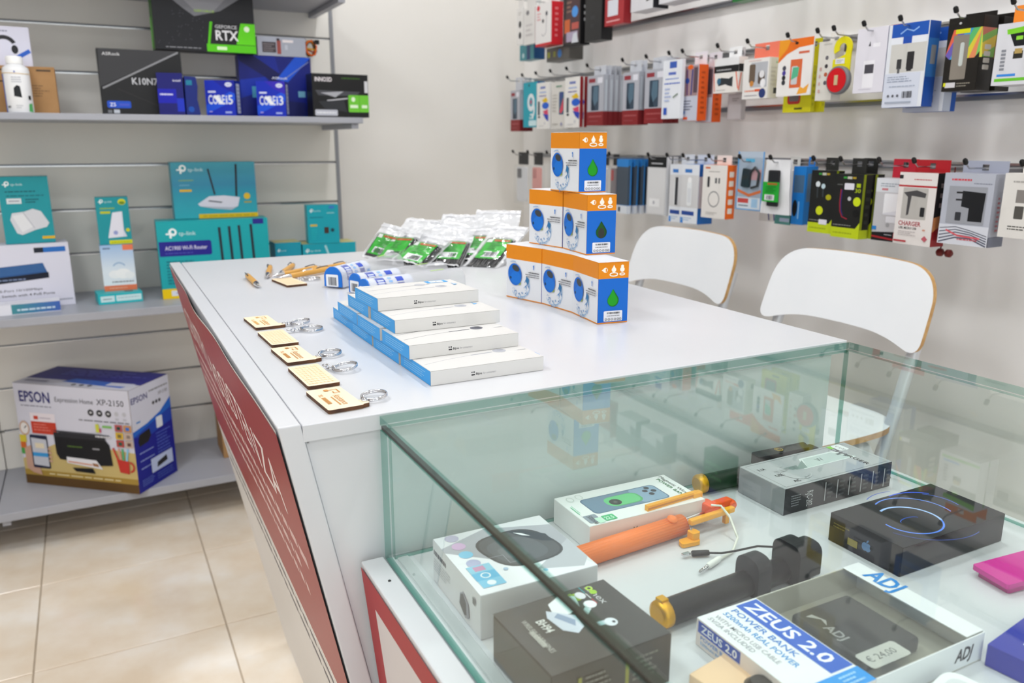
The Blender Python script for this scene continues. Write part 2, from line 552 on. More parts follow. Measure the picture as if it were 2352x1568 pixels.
# hook rails of the accessory wall
for z0, z1, lab in ((1.612, 1.626, 'highest metal hook rail on the accessory wall'), (1.466, 1.479, 'middle metal hook rail on the accessory wall'),
                    (1.305, 1.318, 'bare metal rail between the two rows of hooks'), (1.153, 1.171, 'lowest metal hook rail on the accessory wall'),
                    (1.758, 1.771, 'topmost metal hook rail above the earphone packs')):
    r = thing('hook_rail', lab, 'rail', (XR, 2.0, z0))
    h = z1 - z0
    MB().box(-0.012, -1.75, 0, -0.0005, 1.20, h, M('#8d9095', 0.4, 0.5)).build('bar', r, 0.001)
    MB().box(-0.016, -1.75, h - 0.004, -0.0005, 1.20, h + 0.001, ALU).build('lip', r)

# ------------------------------------------------------------------ slatwall shelving
SY, SF = 3.285, 2.859            # face of the back boards, front edge of the shelves
SX0, SX1, SEAM = -1.70, 0.905, -0.370
sh = thing('wall_shelving', 'grey metal shelving with slatted back boards against the wall', 'shelf', (0, SY, FZ))
sh_off = Vector((0, SY, FZ))
def shp(mb, name, bevel=0.0, parent=None):
    mb.v = [(x - sh_off.x, y - sh_off.y, z - sh_off.z) for x, y, z in mb.v]
    return mb.build(name, parent or sh, bevel)
groove = [1.7585 - 0.1560 * i for i in range(12)]          # centres of the grooves
lo = FZ
zs = sorted([z for z in groove if z > FZ + 0.03])
edges = [FZ] + zs + [2.15]
for x0, x1 in ((SX0, SEAM - 0.0015), (SEAM + 0.0015, SX1)):
    for a, b in zip(edges[:-1], edges[1:]):
        shp(MB().box(x0, SY, a + (0.005 if a > FZ else 0), x1, SY + 0.016, b - 0.005, BOARD), 'back_board', 0.001)
for z in zs:
    for x0, x1 in ((SX0, SEAM - 0.012), (SEAM + 0.012, SX1 - 0.002)):
        shp(MB().box(x0, SY + 0.001, z - 0.0048, x1, SY + 0.012, z - 0.001, ALU).box(x0, SY + 0.009, z - 0.001, x1, SY + 0.012, z + 0.0048, DARKMETAL), 'groove_channel')
shp(MB().box(SX1 - 0.001, SY - 0.003, FZ, SX1 + 0.014, YB - 0.002, 2.15, M('#8f9196', 0.4)), 'end_post', 0.001)
for z, th, x1 in ((1.298, 0.020, 0.893), (0.685, 0.026, 0.893), (0.055, 0.028, 0.893), (1.712, 0.020, 0.865)):
    for a, b in ((SX0, SEAM - 0.0015), (SEAM + 0.0015, x1)):
        s = shp(MB().box(a, SF, z - th, b, SY - 0.001, z, SHELFM), 'shelf_plate', 0.002)
        for ex in ((a + 0.02,), (b - 0.028,)):
            mb = MB()
            mb.box(ex[0] - 0.010, SF + 0.012, z - th - 0.018, ex[0] + 0.014, SY - 0.001, z - th - 0.0005, SHELFM)
            shp(mb, 'shelf_bracket', 0.001)
shp(MB().box(SX0, SY - 0.05, FZ, SX1 - 0.002, SY - 0.04, 0.026, M('#77777c', 0.5)), 'kick_plate')

# ------------------------------------------------------------------ service counter
CT = 0.945
ct = thing('service_counter', 'white shop counter with a leaning red lettered side panel', 'counter', (0.54, 1.37, FZ))
co = Vector((0.54, 1.37, FZ))
def cp(mb, name, bevel=0.0, parent=None, base=co, root=None):
    mb.v = [(x - base.x, y - base.y, z - base.z) for x, y, z in mb.v]
    return mb.build(name, parent or root or ct, bevel)
YN, YFAR = 0.758, 1.988
def skew(y): return 0.012 * (y - YN) / (YFAR - YN)
def lean(z): return 0.19 * (CT - z)
top = MB()
top.prism([(0.1625, YN), (0.926, YN + 0.002), (0.930, YFAR), (0.1755, YFAR)], CT - 0.018, CT, WHITE)
cp(top, 'tabletop', 0.001)
def end_panel(y0, y1, name):
    k = 0.1385 + 0.0230 + skew(y0)
    cp(MB().prism([(k + lean(FZ), FZ), (0.90, FZ), (0.90, CT - 0.0185), (k + lean(CT - 0.0185), CT - 0.0185)], -y1, -y0, WHITE, frame=lambda x, y, z: (x, -z, y)), name, 0.0008)
end_panel(YN + 0.004, YN + 0.022, 'end_panel')
end_panel(YFAR - 0.04, YFAR - 0.02, 'rear_end_panel')
cp(MB().box(0.66, YN + 0.031, FZ, 0.68, YFAR - 0.041, CT - 0.0185, WHITE), 'inner_panel', 0.001)
pn = MB()                       # leaning panel, 3 cm thick, runs to the floor
vs = []
for y in (YN, YFAR):
    for z in (FZ, CT + 0.0015):
        for k in (0, 1):
            vs.append((0.1385 + skew(y) + lean(z) + 0.0225 * k, y, z))
pn.add(vs, [(0, 1, 3, 2), (5, 4, 6, 7), (4, 0, 2, 6), (1, 5, 7, 3), (2, 3, 7, 6), (1, 0, 4, 5)], WHITE)
cp(pn, 'leaning_panel', 0.0015)
# vinyl banner hung on the panel, bowed slightly off it
def bpt(u, v, off):
    y = YFAR - 0.004 - u * (YFAR - YN - 0.006)
    z = CT - 0.002 - v * (CT - FZ - 0.02)
    bow = 0.004 * math.sin(math.pi * u) ** 2 * max(0, 1 - v * 3) * (1 + 0.6 * math.sin(u * 17))
    return Vector((0.1385 + skew(y) + lean(z) - 0.0012 - bow - off, y, z))
ban = MB()
RED = M('#9d2329', 0.36)
BAN_W = M('#dcd9d6', 0.4)
VR = 0.375                       # part of the height that is red
ban.grid(lambda u, v: bpt(u, v, 0.0010), 60, 30, M('#e3e1e0', 0.4))
ban_o = cp(ban, 'banner_sheet')
bw, bh = YFAR - YN - 0.006, 1.02
cv = Cv(1.0, 1.0)
for i in range(24):
    for j in range(6):
        cv.r(i / 24, 1 - VR + VR * j / 6 + (0.0 if j else 0), (i + 1) / 24, 1 - VR + VR * (j + 1) / 6 - (0.004 if j == 5 else 0), RED)
cv.k = 1
asp = bw / bh
cv.H = 1.0
def btext(x, y, h, s, col, w, b=0.0):
    vs, fs, tw = text_mesh(s, b)
    cv.k += 1
    z = 0.00015 + 0.00003 * (cv.k + 150)
    cv.mb.add([(x + px / tw * w, y + py * h / 0.69, z) for px, py in vs], fs, M(col))
btext(0.05, 0.862, 0.056, 'CENTRO ASSISTENZA', '#f1e4e2', 0.86, 0.3)
for k, (yy, x1, s) in enumerate(((0.818, 0.955, 0), (0.782, 0.90, 0), (0.748, 0.90, 0))):
    rl = random.Random(20 + k); xx = 0.06
    while xx < x1:
        wl = min(rl.uniform(0.012, 0.045), x1 - xx)
        cv.mb.add([(xx, yy, 0.0056), (xx + wl, yy, 0.0056), (xx + wl, yy + 0.014, 0.0056), (xx, yy + 0.014, 0.0056)], [(0, 1, 2, 3)], M('#dfbdbb'))
        xx += wl + 0.008
cv.k += 3
rnd = random.Random(4)
for row in (0.585, 0.545):
    x = 0.05
    while x < 0.95:
        wl = rnd.uniform(0.02, 0.07)
        cv.mb.add([(x, row, 0.006), (x + wl, row, 0.006), (x + wl, row + 0.012, 0.006), (x, row + 0.012, 0.006)], [(0, 1, 2, 3)], M('#8d8a90'))
        x += wl + 0.012
def bmap(x, y, z):
    p = bpt(x, 1 - y, 0.0010 + min(z, 0.006) * 0.06 + 0.00012)
    return p - co
cv.build('banner_print', ct, (0, 0, 0), (1, 0, 0), (0, 1, 0), fn=bmap)
cp(MB().box(0.166, YN - 0.0005, CT - 0.019, 0.168, YN + 0.002, CT - 0.0185, M('#888888')), 'edge_joint')

# ------------------------------------------------------------------ glass display case
CZ = 0.785
cs = thing('display_case', 'glass-topped display case with white base beside the counter', 'display case', (0.57, 0.35, FZ))
cb = Vector((0.57, 0.35, FZ))
def csp(mb, name, bevel=0.0, parent=None):
    return cp(mb, name, bevel, parent, cb, cs)
GX0, GX1, GY0, GY1 = 0.239, 0.921, -0.02, 0.752
csp(MB().box(0.25, GY0, FZ, 0.915, GY1 - 0.002, CZ - 0.016, WHITE), 'base_cabinet', 0.001)
csp(MB().box(GX0 + 0.001, GY0, CZ - 0.0155, 0.930, GY1, CZ, WHITE), 'display_floor', 0.001)
lip = MB()
vs = []
for y in (GY0, GY1 - 0.001):
    for z in (FZ, CZ + 0.004):
        for k in (0, 1):
            vs.append((0.2125 + 0.10 * (CZ - z) + 0.0245 * k, y, z))
lip.add(vs, [(0, 1, 3, 2), (5, 4, 6, 7), (4, 0, 2, 6), (1, 5, 7, 3), (2, 3, 7, 6), (1, 0, 4, 5)], WHITE)
csp(lip, 'side_panel', 0.0015)
pc = Cv(0.768, 0.80)
def pmap(x, y, z):
    zz = CZ - 0.80 + y + 0.002
    return Vector((0.2118 + 0.10 * (CZ - zz) - z, GY1 - 0.001 - x, zz)) - cb
pc.r(0, 0, 1, 0.995, '#a92a31')
pc.r(0.045, 0.03, 0.97, 0.955, '#d9d3d4')
pc.r(0.30, 0.25, 0.9, 0.75, '#cfc8ca')
pc.build('poster', cs, (0, 0, 0), (1, 0, 0), (0, 1, 0), fn=pmap)
def pane(x0, y0, z0, x1, y1, z1, name, thin):
    e = {'top': GLASSEDGE, 'bottom': GLASSEDGE, 'left': GLASSEDGE, 'right': GLASSEDGE, 'front': GLASSEDGE, 'back': GLASSEDGE}
    for k in thin: e[k] = GLASS
    csp(MB().box(x0, y0, z0, x1, y1, z1, GLASS, e), name, 0.0004)
T = 0.010
pane(GX0, GY0, CT - T, GX1, GY1, CT, 'top_glass', ('top', 'bottom'))
pane(GX0, GY0, CZ + 0.0005, GX0 + T - 0.003, GY1, CT - T - 0.0050, 'side_glass', ('left', 'right'))
pane(GX1 - T + 0.002, GY0, CZ + 0.0005, GX1, GY1, CT - T - 0.0006, 'side_glass', ('left', 'right'))
pane(GX0 + T - 0.0015, GY1 - T + 0.002, CZ + 0.0005, GX1 - T + 0.0015, GY1, CT - T - 0.0006, 'rear_glass', ('front', 'back'))
csp(MB().box(GX0 + 0.0012, GY0, CT - T - 0.0046, GX0 + T - 0.0042, GY1 - 0.001, CT - T - 0.0008, SEALDARK), 'edge_seal')
pane(GX0 + T - 0.0015, GY0, CZ + 0.0005, GX1 - T + 0.0015, GY0 + T - 0.002, CT - T - 0.0006, 'front_glass', ('front', 'back'))
SEAL = clear_mat('seal_strip', (0.9, 0.93, 0.92), white=0.35)
csp(MB().box(GX0 + T, GY0, CZ + 0.0003, GX0 + T + 0.012, GY1 - 0.01, CZ + 0.004, SEAL), 'sealing_strip', 0.001)
csp(MB().lathe([(0.0016, 0.0), (0.0016, 0.0008), (0.0008, 0.0014)], M('#444444', 0.3, 1.0), 10, origin=(0.226, 0.70, CZ + 0.004)), 'screw')

# ------------------------------------------------------------------ bar chairs
WSEAT = noise_mat('white_seat', '#eceef1', '#f2f3f5', 4, 0.3)
TUBE = M('#d5d7dc', 0.3, 0.2)
def rounded(poly, rads, n=7):
    out = []
    N = len(poly)
    for i in range(N):
        p0, p1, p2 = Vector(poly[i - 1]), Vector(poly[i]), Vector(poly[(i + 1) % N])
        a, b = (p0 - p1), (p2 - p1)
        r = min(rads[i], a.length * 0.49, b.length * 0.49)
        a.normalize(); b.normalize()
        s, e = p1 + a * r, p1 + b * r
        for k in range(n + 1):
            t = k / n
            q = s * (1 - t) ** 2 + p1 * 2 * t * (1 - t) + e * t * t
            out.append((q.x, q.y))
    return out
def sheet(mb, poly, th, fmap, mface, medge, nseg=14):
    """thin bent plate: outline (u, v) clipped on a grid so it can bend along u"""
    us = [p[0] for p in poly]
    u0, u1 = min(us), max(us)
    def span(u):
        vs = []
        for i in range(len(poly)):
            a, b = poly[i], poly[(i + 1) % len(poly)]
            if (a[0] - u) * (b[0] - u) <= 0 and a[0] != b[0]:
                t = (u - a[0]) / (b[0] - a[0]); vs.append(a[1] + t * (b[1] - a[1]))
        return (min(vs), max(vs)) if vs else (0, 0)
    cols = []
    N = 48
    for i in range(N + 1):
        s = 0.5 - 0.5 * math.cos(math.pi * i / N)
        u = u0 + 0.0004 + (u1 - u0 - 0.0008) * s
        a, b = span(u)
        cols.append([(u, a + (b - a) * j / 6) for j in range(7)])
    F, B = [], []
    for c in cols:
        for u, v in c:
            F.append(fmap(u, v, 0.0)); B.append(fmap(u, v, th))
    n = 7
    q = [(i * n + j, (i + 1) * n + j, (i + 1) * n + j + 1, i * n + j + 1) for i in range(N) for j in range(n - 1)]
    mb.add(F, q, mface, True)
    mb.add(B, [f[::-1] for f in q], mface, True)
    ring = [i * n for i in range(N + 1)] + [N * n + j for j in range(1, n)] + [i * n + n - 1 for i in range(N - 1, -1, -1)] + [j for j in range(n - 2, 0, -1)]
    e = len(ring)
    mb.add([F[i] for i in ring] + [B[i] for i in ring], [(k, k + e, (k + 1) % e + e, (k + 1) % e) for k in range(e)], medge, False)
def bar_chair(yc, label):
    t = thing('bar_chair', label, 'chair', (1.28, yc, FZ), 0, 'white bar chairs behind the counter')
    base = Vector((1.28, yc, FZ))
    L = lambda x, y, z: tuple(Vector((x, y + yc, z)) - base)
    # backrest: outline in (y, s) seen from the counter, bent around the sitter and leaning back
    hw = 0.222
    out = rounded([(-hw, 0.0), (-hw + 0.10, 0.026), (hw - 0.10, 0.026), (hw, 0.0), (hw - 0.008, 0.188), (-hw + 0.008, 0.188)],
                  [0.042, 0.10, 0.10, 0.042, 0.085, 0.085], 9)
    def bm_(u, s, k):
        x = 1.455 + 0.30 * s - 0.55 * u * u * 0.6 - k * -1
        return L(x, u, 0.791 + s * 0.93 + 0.010 * (1 - (u / hw) ** 2))
    mb = MB(); sheet(mb, out, 0.011, bm_, WSEAT, VENEER)
    mb.build('backrest', t)
    so = rounded([(-0.20, -0.19), (0.20, -0.19), (0.205, 0.20), (-0.205, 0.20)], [0.10, 0.10, 0.09, 0.09], 9)
    def sm_(u, s, k):
        return L(1.262 + s, -u, 0.640 - k + 0.010 * (s / 0.2) ** 2 * (1 if s > 0 else 0.3))
    mb = MB(); sheet(mb, so, 0.013, sm_, WSEAT, VENEER)
    mb.build('seat', t)
    for sgn in (-1, 1):
        yy = 0.188 * sgn
        MB().tube([L(1.505, yy, 0.88), L(1.478, yy, 0.80), L(1.43, yy, 0.64), L(1.40, yy, 0.55), L(1.46, yy * 1.08, 0.2), L(1.49, yy * 1.12, FZ + 0.004)], 0.0125, TUBE, 10).build('leg', t)
        MB().tube([L(1.40, yy, 0.55), L(1.36, yy, 0.606), L(1.14, yy, 0.608), L(1.10, yy, 0.58), L(1.06, yy * 1.08, 0.25), L(1.03, yy * 1.12, FZ + 0.004)], 0.0125, TUBE, 10).build('leg', t)
    MB().tube([L(1.052, -0.204, 0.18), L(1.052, 0.204, 0.18)], 0.011, TUBE, 10).build('foot_rest', t)
    MB().tube([L(1.465, -0.204, 0.18), L(1.465, 0.204, 0.18)], 0.011, TUBE, 10).build('stretcher', t)
    return t
bar_chair(1.234, 'white bar chair with bent back beside the glass case')
bar_chair(1.806, 'white bar chair with bent back beside the far end of the counter')

# ------------------------------------------------------------------ stock on the shelves
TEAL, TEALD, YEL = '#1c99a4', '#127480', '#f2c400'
def tp_mark(c, x, y, s, col='#f4fbfc'):
    """round mark with a tail and a cross bar, then the lettering"""
    k = c.W / c.H
    c.e(x + 0.45 * s, y + 0.50 * s * k, 0.42 * s, 0.42 * s, col)
    c.e(x + 0.47 * s, y + 0.52 * s * k, 0.20 * s, 0.20 * s, TEAL)
    c.r(x + 0.10 * s, y - 0.15 * s * k, x + 0.32 * s, y + 0.55 * s * k, col)
    c.r(x - 0.25 * s, y + 0.22 * s * k, x + 0.45 * s, y + 0.40 * s * k, col)
def tp_logo(c, x, y, s, w):
    tp_mark(c, x, y, s)
    c.t(x + 1.05 * s, y + 0.12 * s * c.W / c.H, 0.42 * s * c.W / c.H, 'tp-link', '#d6eef0', w=w)
ZT, ZM, ZB = 1.298, 0.685, 0.055

# --- top shelf
def hb_front(c):
    c.d(0.05, 0.84, 0.55, 0.92, 1, '#8d90a5')
    c.arc(0.45, 0.50, 0.22, 0.20, 20, 170, 0.09, '#2a2a30').e(0.25, 0.44, 0.09, 0.10, '#1d1d22').e(0.66, 0.42, 0.07, 0.10, '#26262c')
    c.l([(0.52, 0.04), (0.70, 0.22), (0.97, 0.40)], 0.09, '#2d63c8').l([(0.55, 0.2), (0.75, 0.05)], 0.07, '#3f7bdc')
def hb_side(c):
    c.l([(0.55, 0.98), (0.8, 0.7), (0.75, 0.6)], 0.22, '#2d63c8').p([(0.75, 0.0), (1, 0.0), (1, 0.6), (0.9, 0.6)], '#2a4fb4')
    for k in range(4): c.e(0.45, 0.72 - 0.13 * k, 0.13, 0.13, '#44444c')
carton('headset_box', 'white headset box with blue stripes standing on a brown box', 'box', (-0.165, 2.965, ZT + 0.1385), 4, 0.125, 0.07, 0.112, '#d9d9ea', None, {'front': hb_front, 'right': hb_side})
def br_front(c):
    c.r(0.08, 0.90, 0.28, 0.93, '#4a3a2c').r(0.72, 0.90, 0.94, 0.94, '#4a3a2c').r(0.1, 0.66, 0.36, 0.69, '#4a3a2c').d(0.45, 0.35, 0.9, 0.62, 5, '#8a6a47', seed=5)
carton('cardboard_box', 'plain brown cardboard box with small black print under a headset box', 'box', (-0.135, 2.952, ZT + 0.0005), 0, 0.175, 0.12, 0.137, CARDBOARD, None, {'front': br_front})
sb = thing('cleaner_bottle', 'white bottle with a screw cap, printed phone and rubber band', 'bottle', (-0.148, 2.905, ZT + 0.0005))
MB().lathe([(0.034, 0), (0.0355, 0.003), (0.0355, 0.118), (0.033, 0.128), (0.022, 0.136), (0.021, 0.138)], M('#f2f3f6', 0.25), 32).build('body', sb)
MB().lathe([(0.0225, 0.1385), (0.0225, 0.156), (0.020, 0.160)], M('#fafafa', 0.3), 24).build('cap', sb)
MB().tube([(0.0360 * math.cos(a), 0.0360 * math.sin(a), 0.1105 + 0.001 * math.sin(2 * a)) for a in [2 * math.pi * i / 32 for i in range(32)]], 0.0009, M('#d8b878', 0.6), 6, closed=True).build('rubber_band', sb)
c = Cv(0.11, 0.118)
c.r(0.0, 0.0, 0.16, 0.92, '#1566d0').p([(0.44, 0.38), (0.62, 0.35), (0.60, 0.62), (0.53, 0.65), (0.45, 0.58)], '#202226').p([(0.76, 0.02), (0.9, 0.0), (0.9, 0.22), (0.78, 0.2)], '#56b266')
c.d(0.42, 0.70, 0.66, 0.86, 3, '#b9bcc4', seed=8).d(0.46, 0.08, 0.62, 0.18, 2, '#c5c7cc').r(0.22, 0.1, 0.32, 0.15, '#777777').r(0.5, 0.945, 0.53, 0.985, '#5566bb').r(0.78, 0.3, 0.86, 0.4, '#1c1c1e')
def cyl(R, a0, zz):
    def f(x, y, z):
        a = a0 + x / R
        return (math.cos(a) * (R + z), math.sin(a) * (R + z), zz + y)
    return f
c.build('label', sb, (0, 0, 0), (1, 0, 0), (0, 1, 0), fn=cyl(0.0355, -math.pi * 0.5 - 1.65, 0.001), sub=0.008)

def mobo_black(c):
    c.p([(0.0, 0.42), (0.02, 1), (0.98, 1.0)], '#3a3a3d').l([(0.03, 0.40), (0.97, 0.985)], 0.022, '#8d8e92')
    c.t(0.06, 0.90, 0.045, 'ASRock', '#d0d0d2', w=0.21, b=1)
    c.t(0.38, 0.47, 0.10, 'K10N78', '#c9cacf', w=0.36, b=1.4)
    c.rr(0.06, 0.10, 0.34, 0.21, 0.02, '#1d51c6').t(0.09, 0.125, 0.055, 'Z5', '#f0f2f8', b=1).r(0.20, 0.135, 0.32, 0.17, '#4a5ac8')
    c.r(0.06, 0.02, 0.11, 0.07, '#74767c').r(0.13, 0.02, 0.20, 0.075, '#c5cad4').l([(0.2, 0.4), (0.9, 0.02)], 0.01, '#2c2a2c')
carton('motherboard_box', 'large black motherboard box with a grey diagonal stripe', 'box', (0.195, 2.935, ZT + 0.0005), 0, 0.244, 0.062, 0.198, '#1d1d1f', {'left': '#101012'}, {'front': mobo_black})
def intel_dark(c):
    c.r(0, 0.28, 0.72, 0.62, '#1016b0').r(0.72, 0.08, 1.0, 0.4, '#1530c0').t(0.62, 0.80, 0.05, 'intel', '#e8e8f4', w=0.3, b=1).d(0.08, 0.46, 0.58, 0.52, 1, '#cfd0ee', fill=0.7)
carton('processor_box', 'narrow dark blue processor box in front of the black motherboard box', 'box', (0.272, 2.885, ZT + 0.0005), -8, 0.076, 0.036, 0.128, '#0d0f6e', {'right': '#0b2a86'}, {'front': intel_dark})
wb = thing('processor_pack', 'crumpled dark blue processor pack beside the narrow blue box', 'box', (0.334, 2.885, ZT + 0.0005))
MB().prism([(-0.020, 0), (0.024, 0), (0.017, 0.05), (0.021, 0.09), (0.017, 0.118), (-0.018, 0.12)], -0.036, 0, M('#0d2377', 0.4), frame=lambda x, y, z: (x, -z, y)).build('wrap', wb, 0.001)
c = Cv(0.03, 0.10); c.r(0, 0.85, 0.6, 1, '#1c7f9e').e(0.35, 0.1, 0.3, 0.3, '#134fae'); c.build('front_print', wb, (-0.014, 0.0, 0.008), (1, 0, 0), (0, 0, 1))
def core(n):
    def f(c):
        c.r(0, 0, 1, 1, '#0e2bb8').p([(0, 0.05), (1, 0.45), (1, 0.75), (0, 0.3)], '#1852dc').p([(0.3, 1), (1, 1), (1, 0.62), (0.6, 0.8)], '#3526b8' if n == 'i3' else '#1220a0')
        c.e(0.80, 0.88, 0.12, 0.075, '#d7dcf2').t(0.80, 0.862, 0.035, 'intel', '#2233aa', al='c')
        c.r(0.10, 0.65, 0.36, 0.70, '#d8def4').t(0.09, 0.33, 0.25, 'CORE', '#e6ebf6', w=0.56, b=1.6).t(0.68, 0.33, 0.25, n, '#e6ebf6', w=0.24, b=1.6)
        c.p([(0.25, 0.55), (0.42, 0.58), (0.6, 0.35), (0.48, 0.32)], '#f4f6fb').r(0.10, 0.10, 0.2, 0.13, '#b9a8e0').r(0.64, 0.07, 0.86, 0.12, '#a9b6ec')
    return f
def core_side(c):
    c.r(0.28, 0.08, 0.78, 0.92, '#c3c8d6').d(0.34, 0.12, 0.72, 0.88, 7, '#8d93a6', seed=9)
carton('processor_box', 'bright blue processor box with white lettering beside the crumpled pack', 'box', (0.424, 2.900, ZT + 0.0005), -25, 0.096, 0.072, 0.112, '#0d2bb0', {'right': '#0b1f86'}, {'front': core('i5'), 'right': core_side})
carton('processor_box', 'bright blue processor box with white lettering before a large blue box', 'box', (0.588, 2.900, ZT + 0.0005), -25, 0.096, 0.050, 0.114, '#0d2bb0', {'right': '#0b1f86'}, {'front': core('i3'), 'right': core_side})
def mobo_blue(c):
    c.p([(0, 1), (0.25, 1), (0.62, 0.66), (0.5, 0.55), (0.02, 0.9)], '#0b1050').p([(0.5, 0.62), (0.78, 1), (1, 1), (0.66, 0.58)], '#1553d2').p([(0.0, 0.6), (0.35, 0.66), (0.45, 0.5), (0, 0.3)], '#0e2fa6')
    c.p([(0.2, 1), (0.5, 1), (0.55, 0.72)], '#0e248e').l([(0.6, 0.62), (0.97, 0.93)], 0.012, '#7c86b8').t(0.44, 0.63, 0.035, 'ASRock', '#e2e5f2', w=0.22, b=1.2)
    c.r(0.16, 0.32, 0.38, 0.50, '#4b97b6').t(0.30, 0.36, 0.1, 'S', '#103040', b=1).r(0.80, 0.34, 0.9, 0.44, '#6fa9c4').r(0.86, 0.02, 0.99, 0.16, '#2c8fe0').p([(0.3, 0.3), (0.9, 0.25), (0.95, 0.02), (0.3, 0.05)], '#0a1660')
def mobo_blue_side(c):
    c.r(0, 0.0, 1, 1, '#6a6c80').t(0.2, 0.86, 0.03, 'ASRock', '#e0e0e6', w=0.6)
carton('motherboard_box', 'large blue motherboard box behind a bright blue processor box', 'box', (0.628, 2.992, ZT + 0.0005), 0, 0.246, 0.062, 0.2035, '#0a1a78', {'right': '#62647a'}, {'front': mobo_blue, 'right': mobo_blue_side})
def rtx_f(c):
    c.p([(0.12, 1), (0.88, 1), (0.66, 0.74), (0.40, 0.62), (0.3, 0.74)], '#77787f').p([(0.25, 1), (0.74, 1), (0.58, 0.7), (0.42, 0.7)], '#8f9097')
    rnd = random.Random(2)
    for k in range(40): c.e(rnd.uniform(0.02, 0.5), rnd.uniform(0.1, 0.7), 0.004, 0.004, '#4c4e5a')
    c.t(0.5, 0.70, 0.04, 'GEFORCE', '#a5d23a', al='c', w=0.2)
    c.r(0.50, 0.0, 1.0, 0.14, '#55c40c').p([(0.50, 0.0), (0.535, 0.0), (0.575, 0.54), (0.545, 0.54)], '#55c40c').p([(0.535, 0.14), (0.83, 0.14), (0.86, 0.54), (0.572, 0.54)], '#141519').p([(0.80, 0.15), (1.0, 0.15), (1.0, 0.54), (0.855, 0.54)], '#5fd00f')
    c.t(0.595, 0.43, 0.06, 'GEFORCE', '#c9c9ce', w=0.22, b=1).t(0.595, 0.22, 0.17, 'RTX', '#e6e6ea', w=0.23, b=2).e(0.915, 0.44, 0.028, 0.028, '#e8f6d8').r(0.60, 0.04, 0.70, 0.10, '#d8f4c4')
    c.d(0.10, 0.03, 0.44, 0.07, 1, '#85868c')
def rtx_l(c):
    c.r(0.0, 0.05, 0.5, 0.6, '#55c40c')
carton('graphics_card_box', 'big black and green graphics card box lying across the motherboard boxes', 'box', (0.402, 2.945, ZT + 0.2045), 1, 0.314, 0.085, 0.172, '#191a20', {'left': '#2a6a10'}, {'front': rtx_f, 'left': rtx_l})
ps = thing('power_supply', 'grey metal power supply with a bundle of coloured cables', 'power supply', (0.652, 2.994, ZT + 0.2045))
MB().box(-0.080, 0, 0, 0.086, 0.06, 0.064, M('#a9adba', 0.35, 0.5)).build('housing', ps, 0.001)
c = Cv(0.166, 0.064)
c.r(0.10, 0.18, 0.38, 0.72, '#4a4348').d(0.12, 0.22, 0.36, 0.66, 4, '#8f868a').r(0.40, 0.12, 0.48, 0.82, '#a05048').r(0.52, 0.72, 0.74, 0.86, '#f0e8ea').r(0.56, 0.35, 0.62, 0.6, '#c4c8d2').r(0.40, 0.8, 0.46, 0.92, '#3a3236')
c.build('label', ps, (-0.080, 0, 0), (1, 0, 0), (0, 0, 1))
rnd = random.Random(11)
for k, col in enumerate(('#e0661c', '#1a1a1a', '#e8b020', '#c83c1c', '#1a1a1a', '#e0661c', '#d9c9a0', '#2a2a2e')):
    pts = []
    a0 = rnd.uniform(0, 6.28)
    for i in range(15):
        a = a0 + i * 0.62
        pts.append((0.108 + 0.018 * math.cos(a) + rnd.uniform(-0.004, 0.004), 0.024 + 0.004 * k - 0.012 + rnd.uniform(-0.003, 0.003), 0.034 + 0.025 * math.sin(a)))
    MB().tube([(0.084, 0.03, 0.035)] + pts, 0.0030, M(col, 0.4), 6).build('cable', ps)
MB().box(0.122, 0.01, 0.048, 0.138, 0.026, 0.062, BLACK).build('plug', ps, 0.001)
def inno(c):
    c.t(0.05, 0.82, 0.095, 'INNO3D', '#e6dfe4', w=0.30, b=2).d(0.52, 0.88, 0.85, 0.93, 1, '#3c6a1e')
    c.p([(0.05, 0.62), (0.85, 0.60), (0.78, 0.5), (0.1, 0.5)], '#47484e').p([(0.14, 0.56), (0.55, 0.6), (0.4, 0.46)], '#a8a9b0').l([(0.25, 0.38), (0.62, 0.44)], 0.02, '#c0c0c6').p([(0.1, 0.36), (0.55, 0.4), (0.6, 0.12), (0.2, 0.2)], '#2d2f34')
    c.rr(0.63, 0.12, 1.0, 0.52, 0.02, '#6cc235').l([(0.83, 0.12), (0.83, 0.52)], 0.008, '#4a9a20').e(0.72, 0.42, 0.035, 0.04, '#dff2d0').r(0.66, 0.22, 0.80, 0.29, '#dff2d0').r(0.87, 0.22, 0.97, 0.29, '#dff2d0')
    c.rr(0.03, 0.03, 0.43, 0.17, 0.02, '#b9bcc8').d(0.06, 0.07, 0.40, 0.13, 1, '#e9ebf0').r(0.93, 0.58, 0.99, 0.85, '#d0d0d4')
carton('graphics_card_box', 'small black graphics card box with green label at the end of the shelf', 'box', (0.818, 2.862, ZT + 0.0005), 0, 0.197, 0.08, 0.143, '#141416', None, {'front': inno})

